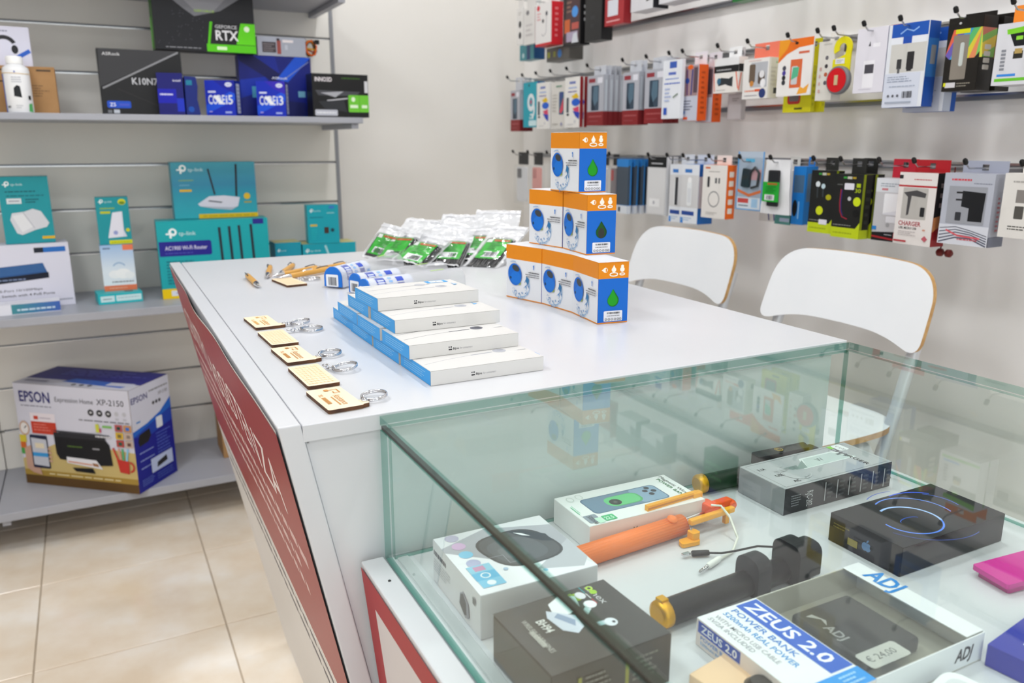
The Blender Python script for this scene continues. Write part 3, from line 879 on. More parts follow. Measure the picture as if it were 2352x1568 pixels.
# --- middle shelf
def dlink(c):
    c.t(-0.0 + 0.16, 0.88, 0.05, 'D-Link', '#1b1b22', w=0.16, b=1.5).r(0.70, 0.86, 0.80, 0.94, '#1c2230').r(0.78, 0.86, 0.97, 0.94, '#2a6fc0')
    c.p([(0.27, 0.42), (0.80, 0.46), (0.80, 0.50), (0.76, 0.70), (0.29, 0.66)], '#2d5a92').p([(0.27, 0.40), (0.80, 0.46), (0.80, 0.55), (0.27, 0.50)], '#131a2c').d(0.32, 0.44, 0.6, 0.49, 1, '#7785a4')
    for k in range(6): c.l([(0.30, 0.535 + 0.02 * k), (0.77, 0.58 + 0.02 * k)], 0.004, '#4a79b2')
    c.t(0.55, 0.28, 0.035, '8-Port 10/100Mbps', '#2a2a33', al='c', w=0.36).t(0.52, 0.20, 0.035, 'Ethernet Switch with 4 PoE Ports', '#2a2a33', al='c', w=0.62, b=0.5)
    for x in (0.20, 0.50, 0.78): c.r(x, 0.07, x + 0.045, 0.13, '#2f86d8').d(x + 0.07, 0.08, x + 0.2, 0.12, 1, '#9aa0ac')
carton('network_switch_box', 'white network switch box under the teal powerline box', 'box', (-0.240, 3.020, ZM + 0.0005), 6, 0.335, 0.10, 0.208, '#dcdcea', {'right': '#e4e4ee'}, {'front': dlink})
def pline(c):
    tp_logo(c, 0.12, 0.86, 0.12, 0.24)
    c.d(0.12, 0.76, 0.72, 0.80, 1, '#0f5c66').d(0.14, 0.70, 0.88, 0.735, 1, '#126a74').r(0.13, 0.60, 0.42, 0.68, '#dfe6ea').d(0.17, 0.62, 0.38, 0.66, 1, '#8c8fa0').d(0.50, 0.60, 0.78, 0.68, 2, '#11616c')
    c.p([(0.15, 0.36), (0.20, 0.46), (0.45, 0.48), (0.62, 0.52), (0.78, 0.48), (0.92, 0.30), (0.86, 0.24), (0.62, 0.20), (0.35, 0.13), (0.25, 0.16)], '#d9dbe2').l([(0.42, 0.47), (0.62, 0.22)], 0.012, '#a9adb8').p([(0.2, 0.42), (0.42, 0.45), (0.58, 0.25), (0.36, 0.17)], '#e8eaee').r(0.74, 0.06, 1.0, 0.10, '#e5b71c')
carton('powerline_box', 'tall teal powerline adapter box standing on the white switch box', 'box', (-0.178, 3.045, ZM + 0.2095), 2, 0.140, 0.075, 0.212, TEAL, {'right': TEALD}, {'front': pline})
def wf_top(c): c.r(0, 0, 1, 1, '#e6e6ee').d(0.4, 0.5, 0.9, 0.6, 1, '#b8bac6')
def wf_f(c):
    c.r(0.46, 0.06, 1.0, 0.98, GB).d(0.52, 0.30, 0.94, 0.55, 1, '#cfe2ee', fill=0.7)
GB = grad_mat('green_blue_print', [(0.0, '#4f9c78'), (0.5, '#3f8f9c'), (1.0, '#3d63b8')], 0)
carton('small_flat_box', 'flat white box with green and blue end lying before the switch box', 'box', (-0.240, 2.925, ZM + 0.0005), 5, 0.25, 0.07, 0.033, '#ececf4', None, {'front': wf_f, 'top': wf_top})
def ft_f(c): c.r(0.05, 0.22, 0.36, 0.80, '#d3eef0').d(0.10, 0.40, 0.30, 0.6, 1, '#5f7f88').r(0.40, 0.22, 0.97, 0.80, '#d3eef0').d(0.44, 0.45, 0.92, 0.65, 1, '#9fc4ca')
def ft_t(c): c.r(0.62, 0.22, 0.82, 0.40, '#12343c')
carton('small_flat_box', 'flat turquoise box lying under the white and orange box', 'box', (0.063, 2.985, ZM + 0.0005), 5, 0.136, 0.10, 0.034, '#27bcc4', None, {'front': ft_f, 'top': ft_t})
SKY = grad_mat('sky_print', [(0.0, '#e9edf2'), (0.45, '#dfe9f2'), (1.0, '#9dbfe6')], 2)
def tenda(c):
    c.r(0, 0, 1, 0.12, '#e87a54').r(0.68, 0.88, 1.0, 1.0, '#ee7f5c').d(0.08, 0.90, 0.3, 0.96, 1, '#44557c').arc(0.52, 0.48, 0.20, 0.20, 30, 150, 0.035, '#86acd0').e(0.38, 0.36, 0.2, 0.14, '#f2f4f6').e(0.62, 0.37, 0.24, 0.17, '#f6f7f8').e(0.82, 0.33, 0.15, 0.12, '#f0f3f5').d(0.26, 0.17, 0.92, 0.22, 1, '#6f6f78')
    c.d(0.16, 0.04, 0.7, 0.08, 1, '#f4b89c')
carton('access_point_box', 'white and sky blue box with orange bands between two turquoise boxes', 'box', (0.068, 3.035, ZM + 0.0352), 0, 0.101, 0.07, 0.156, SKY, {'right': '#cfd6e0'}, {'front': tenda})
def re200(c):
    tp_logo(c, 0.12, 0.88, 0.14, 0.24)
    c.e(0.80, 0.90, 0.12, 0.10, '#d5d61e').e(0.80, 0.88, 0.09, 0.05, '#6d8a1c').d(0.12, 0.74, 0.56, 0.80, 1, '#9dbf3c').r(0.12, 0.66, 0.42, 0.71, '#c5cb28')
    c.p([(0.48, 0.68), (0.78, 0.70), (0.78, 0.30), (0.86, 0.16), (0.28, 0.14), (0.30, 0.20)], '#dcdeee').p([(0.48, 0.68), (0.78, 0.70), (0.74, 0.16), (0.28, 0.14)], '#e9e9f5').e(0.52, 0.25, 0.07, 0.07, '#9aa4d8').e(0.9, 0.30, 0.06, 0.06, '#d5d61e').r(0.30, 0.01, 1.0, 0.09, '#dfe01c').d(0.36, 0.03, 0.94, 0.06, 1, '#9aa418')
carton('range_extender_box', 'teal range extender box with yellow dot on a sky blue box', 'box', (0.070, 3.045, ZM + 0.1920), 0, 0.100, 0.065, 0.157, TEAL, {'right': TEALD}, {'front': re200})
def wr841(c):
    c.r(0, 0, 1, 1, grad_mat('teal_wave', [(0.0, '#25aebc'), (0.45, '#1d93ad'), (0.6, '#2a86a8'), (1.0, '#3a9fb4')], 2))
    tp_logo(c, 0.09, 0.82, 0.10, 0.18)
    c.d(0.08, 0.66, 0.25, 0.70, 1, '#8fae5c').d(0.08, 0.58, 0.2, 0.61, 1, '#7fb8d0').r(0.08, 0.48, 0.22, 0.52, '#e3b42c')
    c.l([(0.43, 0.88), (0.49, 0.42)], 0.022, '#2b3038').l([(0.77, 0.96), (0.75, 0.38)], 0.026, '#23272e')
    c.p([(0.28, 0.26), (0.42, 0.39), (0.60, 0.40), (0.79, 0.36), (0.76, 0.20), (0.68, 0.14), (0.48, 0.17), (0.30, 0.22)], '#dcdcea').p([(0.30, 0.215), (0.48, 0.165), (0.68, 0.135), (0.76, 0.2), (0.70, 0.18), (0.48, 0.2)], '#b9bccb').p([(0.40, 0.30), (0.42, 0.32), (0.58, 0.285), (0.56, 0.265)], '#555a68')
    c.e(0.88, 0.38, 0.04, 0.04, '#e0bb2e').d(0.84, 0.24, 0.93, 0.30, 1, '#b9a83c').r(0.28, 0.0, 1.0, 0.075, '#ecc41a').d(0.33, 0.02, 0.96, 0.05, 1, '#a98f24')
carton('router_box', 'teal router box with a white two-antenna router picture, on another router box', 'box', (0.402, 3.04, ZM + 0.2685), 0, 0.279, 0.075, 0.193, '#1f9aae', {'top': '#1f8f96'}, {'front': wr841})
def ac1900(c):
    tp_logo(c, 0.10, 0.80, 0.085, 0.15)
    c.r(0.01, 0.55, 0.44, 0.74, '#23218c').rr(0.30, 0.55, 0.47, 0.74, 0.02, '#23218c').t(0.06, 0.63, 0.05, 'AC1900 Wi-Fi Router', '#dcdcf2', w=0.37, b=1).d(0.06, 0.575, 0.30, 0.60, 1, '#4f54b4')
    for k, x in enumerate((0.55, 0.64, 0.73, 0.84)): c.l([(x, 0.90 - 0.0 + 0.008 * k), (x + 0.012, 0.36)], 0.024, '#28313a')
    c.r(0.86, 0.925, 0.96, 0.995, '#2a2a8c').p([(0.5, 0.36), (1, 0.38), (1, 0.2), (0.5, 0.22)], '#222b33')
    c.d(0.06, 0.18, 0.35, 0.50, 8, '#127886', seed=12).r(0.0, 0.0, 1.0, 0.13, '#f2cd00').r(0.08, 0.035, 0.5, 0.105, '#dfe3ee').d(0.12, 0.055, 0.4, 0.085, 1, '#9a9ab0')
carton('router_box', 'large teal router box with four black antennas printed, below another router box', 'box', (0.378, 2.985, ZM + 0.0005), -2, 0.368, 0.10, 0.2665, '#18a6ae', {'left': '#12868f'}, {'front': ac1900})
def tps1(c):
    tp_logo(c, 0.10, 0.80, 0.11, 0.2)
    c.r(0.07, 0.60, 0.30, 0.63, '#126c80').r(0.07, 0.50, 0.26, 0.54, '#d8b43c').p([(0.36, 0.58), (0.60, 0.66), (0.92, 0.58), (0.86, 0.42), (0.62, 0.44), (0.38, 0.5)], '#8f93ac').p([(0.38, 0.58), (0.60, 0.64), (0.90, 0.57), (0.6, 0.52)], '#b7bacd')
carton('small_switch_box', 'low teal switch box standing alone by the counter end', 'box', (0.645, 3.055, ZM + 0.0005), 0, 0.096, 0.10, 0.165, '#1d9cb4', {'right': '#178aa0', 'top': '#cfc78a'}, {'front': tps1})
def tps2(c):
    tp_logo(c, 0.10, 0.82, 0.11, 0.22)
    c.d(0.08, 0.66, 0.5, 0.70, 1, '#0f5f74').r(0.08, 0.45, 0.30, 0.50, '#e0bd3a').d(0.1, 0.1, 0.3, 0.4, 6, '#23c0c8', seed=3).r(0.52, 0.26, 0.66, 0.42, '#4a3a34').e(0.78, 0.34, 0.06, 0.06, '#1d4a58').d(0.62, 0.76, 0.86, 0.82, 1, '#9fdde0').r(0.70, 0.90, 0.86, 0.97, '#3d7fd0')
def tps2s(c): c.r(0.2, 0.6, 0.8, 0.68, '#d0a83c').r(0.2, 0.52, 0.8, 0.58, '#3a3040')
carton('adapter_box', 'small upright teal adapter box standing on a flat teal box', 'box', (0.782, 3.055, ZM + 0.1555), -3, 0.118, 0.05, 0.144, '#18a9bb', {'right': '#14889a'}, {'front': tps2, 'right': tps2s})
def tps3(c):
    tp_logo(c, 0.06, 0.80, 0.07, 0.2)
    c.l([(0.42, 0.95), (0.48, 0.70)], 0.035, '#b4dfe4')
carton('adapter_box', 'wide teal adapter box carrying a small upright teal box', 'box', (0.801, 3.055, ZM + 0.0005), 0, 0.205, 0.11, 0.1545, '#1aa4b6', {'top': '#c9c27c', 'right': '#14889a'}, {'front': tps3})

# --- bottom shelf
def ep_front(c):
    c.r(0, 0, 1, 0.09, '#5e431e').p([(0, 0.09), (1, 0.09), (1, 0.40), (0.80, 0.42), (0.3, 0.42), (0, 0.25)], '#cdb677').r(0.0, 0.09, 1.0, 0.145, '#a98a3c').d(0.22, 0.105, 0.85, 0.128, 1, '#e6d9ac')
    c.t(0.045, 0.825, 0.10, 'EPSON', '#23246e', w=0.27, b=2).d(0.05, 0.775, 0.32, 0.795, 1, '#77778c')
    c.t(0.36, 0.845, 0.045, 'Expression Home', '#44444e', w=0.33).t(0.72, 0.845, 0.055, 'XP-2150', '#33333c', w=0.23)
    for x in (0.66, 0.735, 0.81): c.e(x, 0.765, 0.026, 0.026, '#2b2b30').r(x - 0.01, 0.757, x + 0.01, 0.775, '#d0d0d4')
    for x in (0.88, 0.945): c.e(x, 0.77, 0.018, 0.018, '#c3c3cc').r(x - 0.015, 0.71, x + 0.015, 0.73, '#c0c0cc')
    c.d(0.55, 0.675, 0.98, 0.70, 1, '#7d7d88')
    c.r(0.12, 0.63, 0.34, 0.72, '#ece3ea').r(0.15, 0.655, 0.19, 0.69, '#c8402c').d(0.2, 0.66, 0.3, 0.685, 1, '#b6aab8').r(0.12, 0.515, 0.34, 0.635, '#c8402c').d(0.14, 0.54, 0.31, 0.62, 3, '#e0776a', seed=2)
    c.e(0.055, 0.56, 0.045, 0.058, '#c8a58c').e(0.055, 0.56, 0.034, 0.045, '#e9e4e2').l([(0.055, 0.56), (0.075, 0.585)], 0.008, '#333333').r(0.0, 0.42, 0.06, 0.49, '#d8c63c').r(0.0, 0.36, 0.05, 0.42, '#d06a2c').r(0.0, 0.30, 0.04, 0.36, '#4aa04c')
    # phone held in a hand
    c.p([(0.03, 0.36), (0.10, 0.40), (0.16, 0.10), (0.08, 0.12), (0.03, 0.16)], '#c9a08c').rr(0.09, 0.17, 0.245, 0.50, 0.012, '#1f2440').p([(0.10, 0.20), (0.235, 0.19), (0.235, 0.46), (0.10, 0.47)], '#c8cad4').r(0.10, 0.285, 0.235, 0.325, '#3f9ad8').r(0.13, 0.37, 0.21, 0.42, '#e8dcc0')
    for k in range(4): c.e(0.255, 0.25 + 0.04 * k, 0.016, 0.010, '#d0a890')
    # printer
    c.p([(0.30, 0.565), (0.36, 0.545), (0.78, 0.535), (0.80, 0.555), (0.72, 0.56)], '#3a3a40').p([(0.31, 0.54), (0.74, 0.535), (0.79, 0.46), (0.80, 0.26), (0.66, 0.245), (0.34, 0.28), (0.315, 0.33)], '#17171b').p([(0.31, 0.545), (0.76, 0.54), (0.76, 0.50), (0.31, 0.50)], '#2a2a30').d(0.42, 0.405, 0.55, 0.43, 1, '#5c7a30').r(0.64, 0.405, 0.70, 0.42, '#9a9aa0')
    c.p([(0.44, 0.205), (0.62, 0.215), (0.64, 0.165), (0.47, 0.17)], '#101014').p([(0.40, 0.31), (0.66, 0.30), (0.71, 0.215), (0.40, 0.25)], '#e9e8ee').l([(0.41, 0.265), (0.62, 0.25)], 0.01, '#d88a5c').p([(0.62, 0.27), (0.67, 0.265), (0.68, 0.235), (0.63, 0.24)], '#a0704c')
    for i in range(2):
        for j in range(3):
            c.r(0.855 + 0.075 * i, 0.455 + 0.075 * j, 0.92 + 0.075 * i, 0.52 + 0.075 * j, (('#b84a44', '#c8b2a4'), ('#d8b13c', '#c9b0a0'), ('#b85a5c', '#c8905c'))[j][i])
            c.r(0.872 + 0.075 * i, 0.47 + 0.075 * j, 0.903 + 0.075 * i, 0.502 + 0.075 * j, (('#2c5a4c', '#6c4a44'), ('#7a6a3c', '#8a7a74'), ('#1f4a44', '#2f6fc8'))[j][i])
    c.r(0.69, 0.58, 0.72, 0.66, '#cfd24a').r(0.72, 0.58, 0.735, 0.62, '#c8406a').r(0.75, 0.63, 0.83, 0.65, '#7fbf5c').d(0.68, 0.52, 0.82, 0.56, 1, '#d0d0d6')
    for x, col, dx in ((0.855, '#c83c30', -0.035), (0.88, '#d8a08c', -0.012), (0.90, '#4cb07c', 0.0), (0.925, '#8ac8e8', 0.02)): c.l([(x, 0.32), (x + dx, 0.44)], 0.016, col)
    c.p([(0.84, 0.335), (0.945, 0.32), (0.94, 0.195), (0.86, 0.205)], '#c5352c').arc(0.95, 0.265, 0.032, 0.036, -90, 90, 0.014, '#c5352c')
def ep_side(c):
    c.r(0, 0, 1, 0.60, '#10188c').p([(0, 0.60), (0.35, 0.625), (0.7, 0.68), (1, 0.78), (1, 0.6), (0, 0.55)], '#1a63c8').p([(0, 0.55), (1, 0.68), (1, 0.55), (0.4, 0.5)], '#1740ac')
    c.t(0.03, 0.86, 0.055, 'EPSON', '#2b2c74', w=0.40, b=1.5).d(0.48, 0.90, 0.96, 0.93, 1, '#77777c').t(0.70, 0.845, 0.03, 'XP-2150', '#555555', w=0.24)
    for x in (0.56, 0.64, 0.72): c.e(x, 0.79, 0.03, 0.03, '#33333a')
    c.r(0.10, 0.665, 0.2, 0.68, '#4a8ad0').p([(0.10, 0.49), (0.14, 0.55), (0.40, 0.57), (0.42, 0.50), (0.34, 0.45), (0.12, 0.44)], '#16161a').rr(0.58, 0.53, 0.74, 0.64, 0.02, '#dfe4ee')
    for k in range(3): c.d(0.10, 0.36 - 0.075 * k, 0.45, 0.385 - 0.075 * k, 1, '#8fa0dc', seed=k)
    c.d(0.54, 0.28, 0.94, 0.5, 7, '#4a5ec0', seed=4).r(0.34, 0.13, 0.90, 0.27, '#b9c6e8').p([(0.48, 0.16), (0.50, 0.21), (0.74, 0.235), (0.76, 0.18)], '#1c1c20').d(0.08, 0.05, 0.45, 0.12, 4, '#5a6cc8', seed=6).d(0.46, 0.04, 0.9, 0.11, 3, '#4a5cb8', seed=8)
def ep_top(c):
    c.r(0, 0, 1, 0.30, '#cfcfdc').r(0, 0.30, 1, 1, '#191c80').p([(0.35, 0.22), (0.9, 0.1), (0.95, 0.30), (0.4, 0.42)], '#2a62c4').r(0.74, 0.18, 0.95, 0.34, '#c9cbdc').d(0.2, 0.55, 0.95, 0.9, 4, '#4c50b4', seed=5).r(0.05, 0.12, 0.25, 0.22, '#8c8ca4')
    for x in (0.5, 0.57, 0.64): c.e(x, 0.10, 0.018, 0.018, '#44444c')
ex, ey = 0.048, 2.824
ang = -40.0
wE, dE, hE = 0.450, 0.208, 0.366
ca, sa = math.cos(math.radians(ang)), math.sin(math.radians(ang))
carton('printer_box', 'white and blue printer carton set slantwise on the bottom shelf', 'box', (ex - ca * wE / 2, ey - sa * wE / 2, ZB + 0.0005), ang, wE, dE, hE, '#d6d6e4', {'right': '#d2d4e4', 'bottom': '#6b4d22'}, {'front': ep_front, 'right': ep_side, 'top': ep_top}, bevel=0.003)
carton('cardboard_box', 'brown cardboard box on the bottom shelf behind the counter end', 'box', (0.60, 3.03, ZB + 0.0005), 0, 0.50, 0.16, 0.24, CARDBOARD, None, {'front': lambda c: c.d(0.1, 0.1, 0.4, 0.2, 2, '#6f5232')})

# ------------------------------------------------------------------ things on the counter
# --- boxed waterproof speakers, stacked 3-2-1
ORG, SBL = '#e58a0c', '#0a67c9'
def spk_front(c):
    c.r(0, 0.735, 1, 1, ORG).r(0, 0, 1, 0.018, ORG)
    rnd = random.Random(5)
    for k in range(46):                      # splash of water
        a = math.radians(rnd.uniform(-150, 35)); r = rnd.uniform(0.16, 0.27)
        x, y = 0.40 + r * math.cos(a), 0.30 + r * math.sin(a) * 0.95
        c.l([(x, y), (x + rnd.uniform(-0.05, 0.05), y - rnd.uniform(0.0, 0.07))], rnd.uniform(0.006, 0.016), rnd.choice(('#5c95cc', '#8fb9de', '#3b7cbc', '#c2d9ec')))
    c.arc(0.47, 0.27, 0.22, 0.22, -95, 40, 0.012, '#6ea4d2').arc(0.43, 0.26, 0.27, 0.25, -150, -60, 0.010, '#8db7da').p([(0.60, 0.46), (0.68, 0.40), (0.64, 0.30), (0.58, 0.36)], '#2f74a8')
    c.e(0.30, 0.32, 0.15, 0.045, '#8aa04a', rot=-0.2).e(0.27, 0.455, 0.195, 0.215, SBL, rot=0.25).e(0.30, 0.40, 0.15, 0.12, '#1173d4').e(0.30, 0.575, 0.105, 0.06, '#3b4044', rot=-0.25).e(0.15, 0.385, 0.028, 0.028, '#123c66')
    c.l([(0.14, 0.68), (0.22, 0.70), (0.30, 0.70)], 0.012, '#7ca6d8').e(0.80, 0.66, 0.018, 0.018, '#3a7fd0').l([(0.80, 0.65), (0.80, 0.595)], 0.02, '#3a7fd0')
    c.d(0.66, 0.522, 0.96, 0.546, 1, '#2b2b30', fill=0.7).d(0.58, 0.482, 0.96, 0.504, 1, '#66666c', fill=0.6, seed=2).d(0.60, 0.444, 0.96, 0.466, 1, '#66666c', fill=0.6, seed=5)
def spk_side(drop):
    def f(c):
        c.r(0, 0, 1, 1, SBL).r(0, 0.735, 1, 1, ORG).r(0, 0, 1, 0.018, ORG)
        for x in (0.22, 0.50, 0.78):
            c.e(x, 0.875, 0.075, 0.075, '#fbf6ea')
        c.p([(0.09, 0.875), (0.20, 0.91), (0.20, 0.84)], '#fbf6ea').r(0.23, 0.85, 0.27, 0.90, ORG).p([(0.43, 0.88), (0.57, 0.88), (0.50, 0.955)], '#fbf6ea').e(0.78, 0.925, 0.05, 0.05, '#fbf6ea').arc(0.5, 0.80, 0.13, 0.05, 0, 360, 0.03, '#fbf6ea').arc(0.78, 0.80, 0.08, 0.03, 0, 360, 0.03, '#fbf6ea')
        g1, g2 = ('#159a1c', '#0c6a12') if drop else ('#0f5216', '#0a3a10')
        k = c.W / c.H
        def dr(s, col, ox=0.0):
            pts = [(0.5 + ox, 0.56)]
            for i in range(21):
                a = math.radians(40 - i * 13)
                pts.append((0.5 + ox + 0.19 * s * math.cos(a), 0.375 + 0.19 * s * math.sin(a) * k))
            c.p(pts, col)
        dr(1.0, g2); dr(0.86, g1, -0.015)
        if not drop: c.e(0.5, 0.36, 0.11, 0.16, '#2c302e')
        c.rr(0.20, 0.035, 0.82, 0.205, 0.03, '#e9eaf0').bar(0.30, 0.155, 0.74, 0.185, '#222222', 18).d(0.30, 0.115, 0.72, 0.135, 1, '#444444')
        for x in (0.27, 0.37, 0.47, 0.57, 0.67, 0.75): c.arc(x, 0.068, 0.03, 0.03, 0, 360, 0.012, '#333333')
    return f
def spk_top(c):
    c.r(0.0, 0.0, 1, 1, '#f0f1f4').e(0.45, 0.5, 0.3, 0.2, SBL)
SW, SD, SH = 0.091, 0.051, 0.0942
def speaker_box(p, rz, z, label, drop=True):
    a = math.radians(rz)
    loc = (p[0] + math.cos(a) * SW / 2, p[1] + math.sin(a) * SW / 2, z)
    t = carton('speaker_box', label, 'box', loc, rz, SW, SD, SH, '#e4e6ea', {'right': SBL, 'top': '#e4e6ea', 'bottom': ORG}, {'front': spk_front, 'right': spk_side(drop), 'top': spk_top}, 'orange and blue speaker boxes', rough=0.3)
    MB().box(-SW / 2 + 0.001, 0.003, SH + 0.0002, SW / 2 + 0.0015, SD - 0.002, SH + 0.0007, M('#e9eaee')).build('lid_flap', t)
    return t
Z0 = CT + 0.0004
speaker_box((0.651, 1.275), -76.0, Z0, 'orange, white and blue speaker box, end one of the bottom row, facing the plastic bags')
speaker_box((0.674, 1.187), -86.0, Z0, 'orange and white speaker box in the middle of the bottom row')
speaker_box((0.680, 1.096), -97.0, Z0, 'orange and blue speaker box with bright green drop at the end of the bottom row')
Z1 = Z0 + SH + 0.0010
speaker_box((0.690, 1.262), -81.0, Z1, 'orange and white speaker box in the middle row, beside the dark drop box')
speaker_box((0.705, 1.1705), -97.0, Z1, 'orange and blue speaker box with a dark green drop in the middle row', False)
speaker_box((0.700, 1.206), -90.5, Z1 + SH + 0.0010, 'orange and blue speaker box alone on top of the stack')

# --- flat earphone boxes, a 4-3-2-1 step pyramid
EW, ED, EH = 0.1475, 0.099, 0.0168
BLU = '#2f9de6'
def ear_left(c):
    c.r(0, 0, 1, 1, BLU).d(0.12, 0.18, 0.9, 0.82, 4, '#8fc9f0', seed=3, fill=0.25, words=False)
def ear_front(c):
    c.r(0.345, 0.50, 0.355, 0.60, '#55555a').r(0.362, 0.50, 0.374, 0.60, '#2a2a2e').r(0.345, 0.32, 0.376, 0.42, '#2a2a2e').t(0.385, 0.34, 0.16, 'Bijou', '#2a2a2e', w=0.052, b=1.5).t(0.445, 0.34, 0.15, 'for consumers', '#9a9a9f', w=0.115, sh=0.2)
def ear_top(dark, tag, sq):
    A, B_ = ('#5b5c68', '#3f404c') if dark else ('#b4b6be', '#a3a5ae')
    def f(c):
        c.l([(0.03, 0.30), (0.25, 0.40), (0.45, 0.45), (0.66, 0.47)], 0.006, B_).l([(0.48, 0.455), (0.68, 0.475)], 0.018, B_)
        c.l([(0.03, 0.58), (0.25, 0.66), (0.42, 0.70), (0.56, 0.72)], 0.006, B_).l([(0.40, 0.695), (0.57, 0.72)], 0.015, B_)
        c.e(0.755, 0.50, 0.058, 0.056, A).e(0.775, 0.53, 0.030, 0.030, B_).e(0.60, 0.745, 0.056, 0.05, A).e(0.68, 0.74, 0.020, 0.012, B_)
        if sq: c.r(0.70, 0.80, 0.92, 0.97, BLU).r(0.74, 0.83, 0.88, 0.94, '#f0f2f6').r(0.80, 0.87, 0.82, 0.9, '#777777').d(0.06, 0.86, 0.18, 0.92, 2, '#b8c8d8')
        if tag: c.p([(0.90, 0.50), (0.94, 0.54), (0.93, 0.58), (0.89, 0.54)], '#6fb4e8').l([(0.91, 0.56), (0.91, 0.66)], 0.008, '#6fb4e8')
        else: c.d(0.90, 0.40, 0.98, 0.44, 1, '#b4b6bc')
        if not sq: c.d(0.5, 0.80, 0.7, 0.9, 2, '#d8dade', seed=8)
    return f
lay = [(0, 0.3235, [0.823, 0.928, 1.034, 1.138]), (1, 0.3200, [0.882, 0.988, 1.093]), (2, 0.3255, [0.947, 1.053]), (3, 0.3250, [1.011])]
word = ['bottom', 'second', 'third', 'top']
pos = ['first', 'second', 'third', 'fourth']
rnd = random.Random(9)
for k, x0, ys in lay:
    for i, y in enumerate(ys):
        lab = ('flat white and blue earphone box, single one on top of its stepped stack' if k == 3 else
               f'flat white and blue earphone box, {pos[i]} from the glass case in the {word[k]} layer')
        t = carton('earphone_box', lab, 'box', (x0 + EW / 2 + rnd.uniform(-0.001, 0.001), y, CT + 0.0004 + k * (EH + 0.0005)), rnd.uniform(-0.5, 0.5), EW, ED, EH, '#d8d7d5',
                   {'left': BLU, 'right': '#e6e6e8'}, {'left': ear_left, 'front': ear_front, 'top': ear_top(k == 1 and i == 0, k > 1, k == 3)}, 'flat earphone boxes stacked in steps', rough=0.38)
        MB().prism([(EW / 2 + 0.0002, ED * 0.16), (EW / 2 + 0.010, ED * 0.28), (EW / 2 + 0.010, ED * 0.40), (EW / 2 + 0.0002, ED * 0.62)], EH * 0.45, EH * 0.70, M(BLU)).build('hang_tab', t)

# --- plywood key fobs with split rings
def keyfob(name, cx, cy, w, d, rz, eye, ring, label, logo, extra=None):
    t = thing('wooden_keyring', label, 'keyring', (cx, cy, CT + 0.0004), rz, 'plywood keyrings on the counter')
    th = 0.0045
    hw, hd = w / 2, d / 2
    ex = hw
    poly = rounded([(-hw, -hd), (hw, -hd), (hw, hd), (-hw, hd)], [0.003] * 4, 4)
    # ear with a hole on the eye side
    b = MB().prism(poly, 0, th, PLY, PLYEDGE)
    b.build('tag', t, 0.0003, 1)
    e0, e1 = eye
    if logo != 'back':
        MB().prism(rounded([(hw - 0.0005, e1 - 0.010), (hw + 0.0075, e1 - 0.009), (hw + 0.0075, e1 + 0.004), (hw - 0.0005, e1 + 0.005)], [0.001, 0.003, 0.003, 0.001], 4), 0, th, PLY, PLYEDGE).build('eyelet', t)
    c = Cv(w, d)
    INK = '#c98f4c' if logo == 'dark' else '#dfb268'
    def tl(x, y, h, s, ww, col, b=0.6):       # text that runs along the long side
        vs, fs, tw = text_mesh(s, b)
        sc = h / 0.69
        c.k += 1
        c.mb.add([(x + py * sc, y - px / tw * ww, 0.00015 + 0.00003 * c.k) for px, py in vs], fs, M(col))
    if logo in ('dark', 'light'):
        tl(w * 0.52, d * 0.62, w * 0.20, 'Assistance', d * 0.48, INK)
        for k in range(6): c.r(0.42, 0.50 - 0.07 * k, 0.47, 0.555 - 0.07 * k, INK)
        tl(w * 0.16, d * 0.72, w * 0.12, 'TEL.', d * 0.13, INK)
        for k in range(7): c.r(0.16, 0.52 - 0.045 * k, 0.28, 0.555 - 0.045 * k, INK)
        c.l([(0.52, 0.86), (0.80, 0.86), (0.80, 0.70), (0.64, 0.70), (0.64, 0.78)], 0.04, INK).r(0.44, 0.82, 0.56, 0.90, INK)
    else:
        for k in range(7):
            c.l([(0.10 + 0.12 * k, 0.06), (0.10 + 0.12 * k, 0.94)], 0.010, '#eccf98')
        for k in range(9): c.d(0.08, 0.07 + 0.1 * k, 0.92, 0.10 + 0.1 * k, 1, '#ecd3a2', seed=k)
    c.build('engraving_print', t, (-hw, -hd, th), (1, 0, 0), (0, 1, 0))
    # jump ring + short chain + split ring (local coordinates)
    sx, sy = hw + 0.004, e1 - 0.003
    rx, ry, rr_, tilt = ring
    R_ = MB()
    for k in range(2):
        R_.tube([(rx + rr_ * math.cos(a), ry + rr_ * math.sin(a), 0.0022 + 0.0018 * k + tilt * rr_ * (1 + math.cos(a)) * 0.5) for a in [2 * math.pi * i / 36 for i in range(36)]], 0.0012, STEEL, 6, closed=True)
    R_.build('split_ring', t)
    n = 4
    dirv = Vector((rx - rr_ * 0.9 - sx, ry - sy, 0)); L_ = dirv.length
    for k in range(n):
        q = Vector((sx, sy, 0.006)) + dirv * ((k + 0.5) / n)
        a_ = math.atan2(dirv.y, dirv.x)
        pts = []
        for i in range(14):
            a = 2 * math.pi * i / 14
            u, v = (L_ / n * 0.62) * math.cos(a), 0.0028 * math.sin(a)
            if k % 2 == 0: p = (q.x + u * math.cos(a_) - v * math.sin(a_), q.y + u * math.sin(a_) + v * math.cos(a_), 0.0035 if k else 0.0052)
            else: p = (q.x + u * math.cos(a_), q.y + u * math.sin(a_), 0.0042 + v)
            pts.append(p)
        MB().tube(pts, 0.0009, STEEL, 6, closed=True).build('chain_link', t)
    return t
keyfob('k', 0.2105, 0.817, 0.0385, 0.076, 4, (0, -0.026), (0.0395, -0.014, 0.0135, 0.18), 'engraved plywood keyring beside the glass case corner', 'dark')
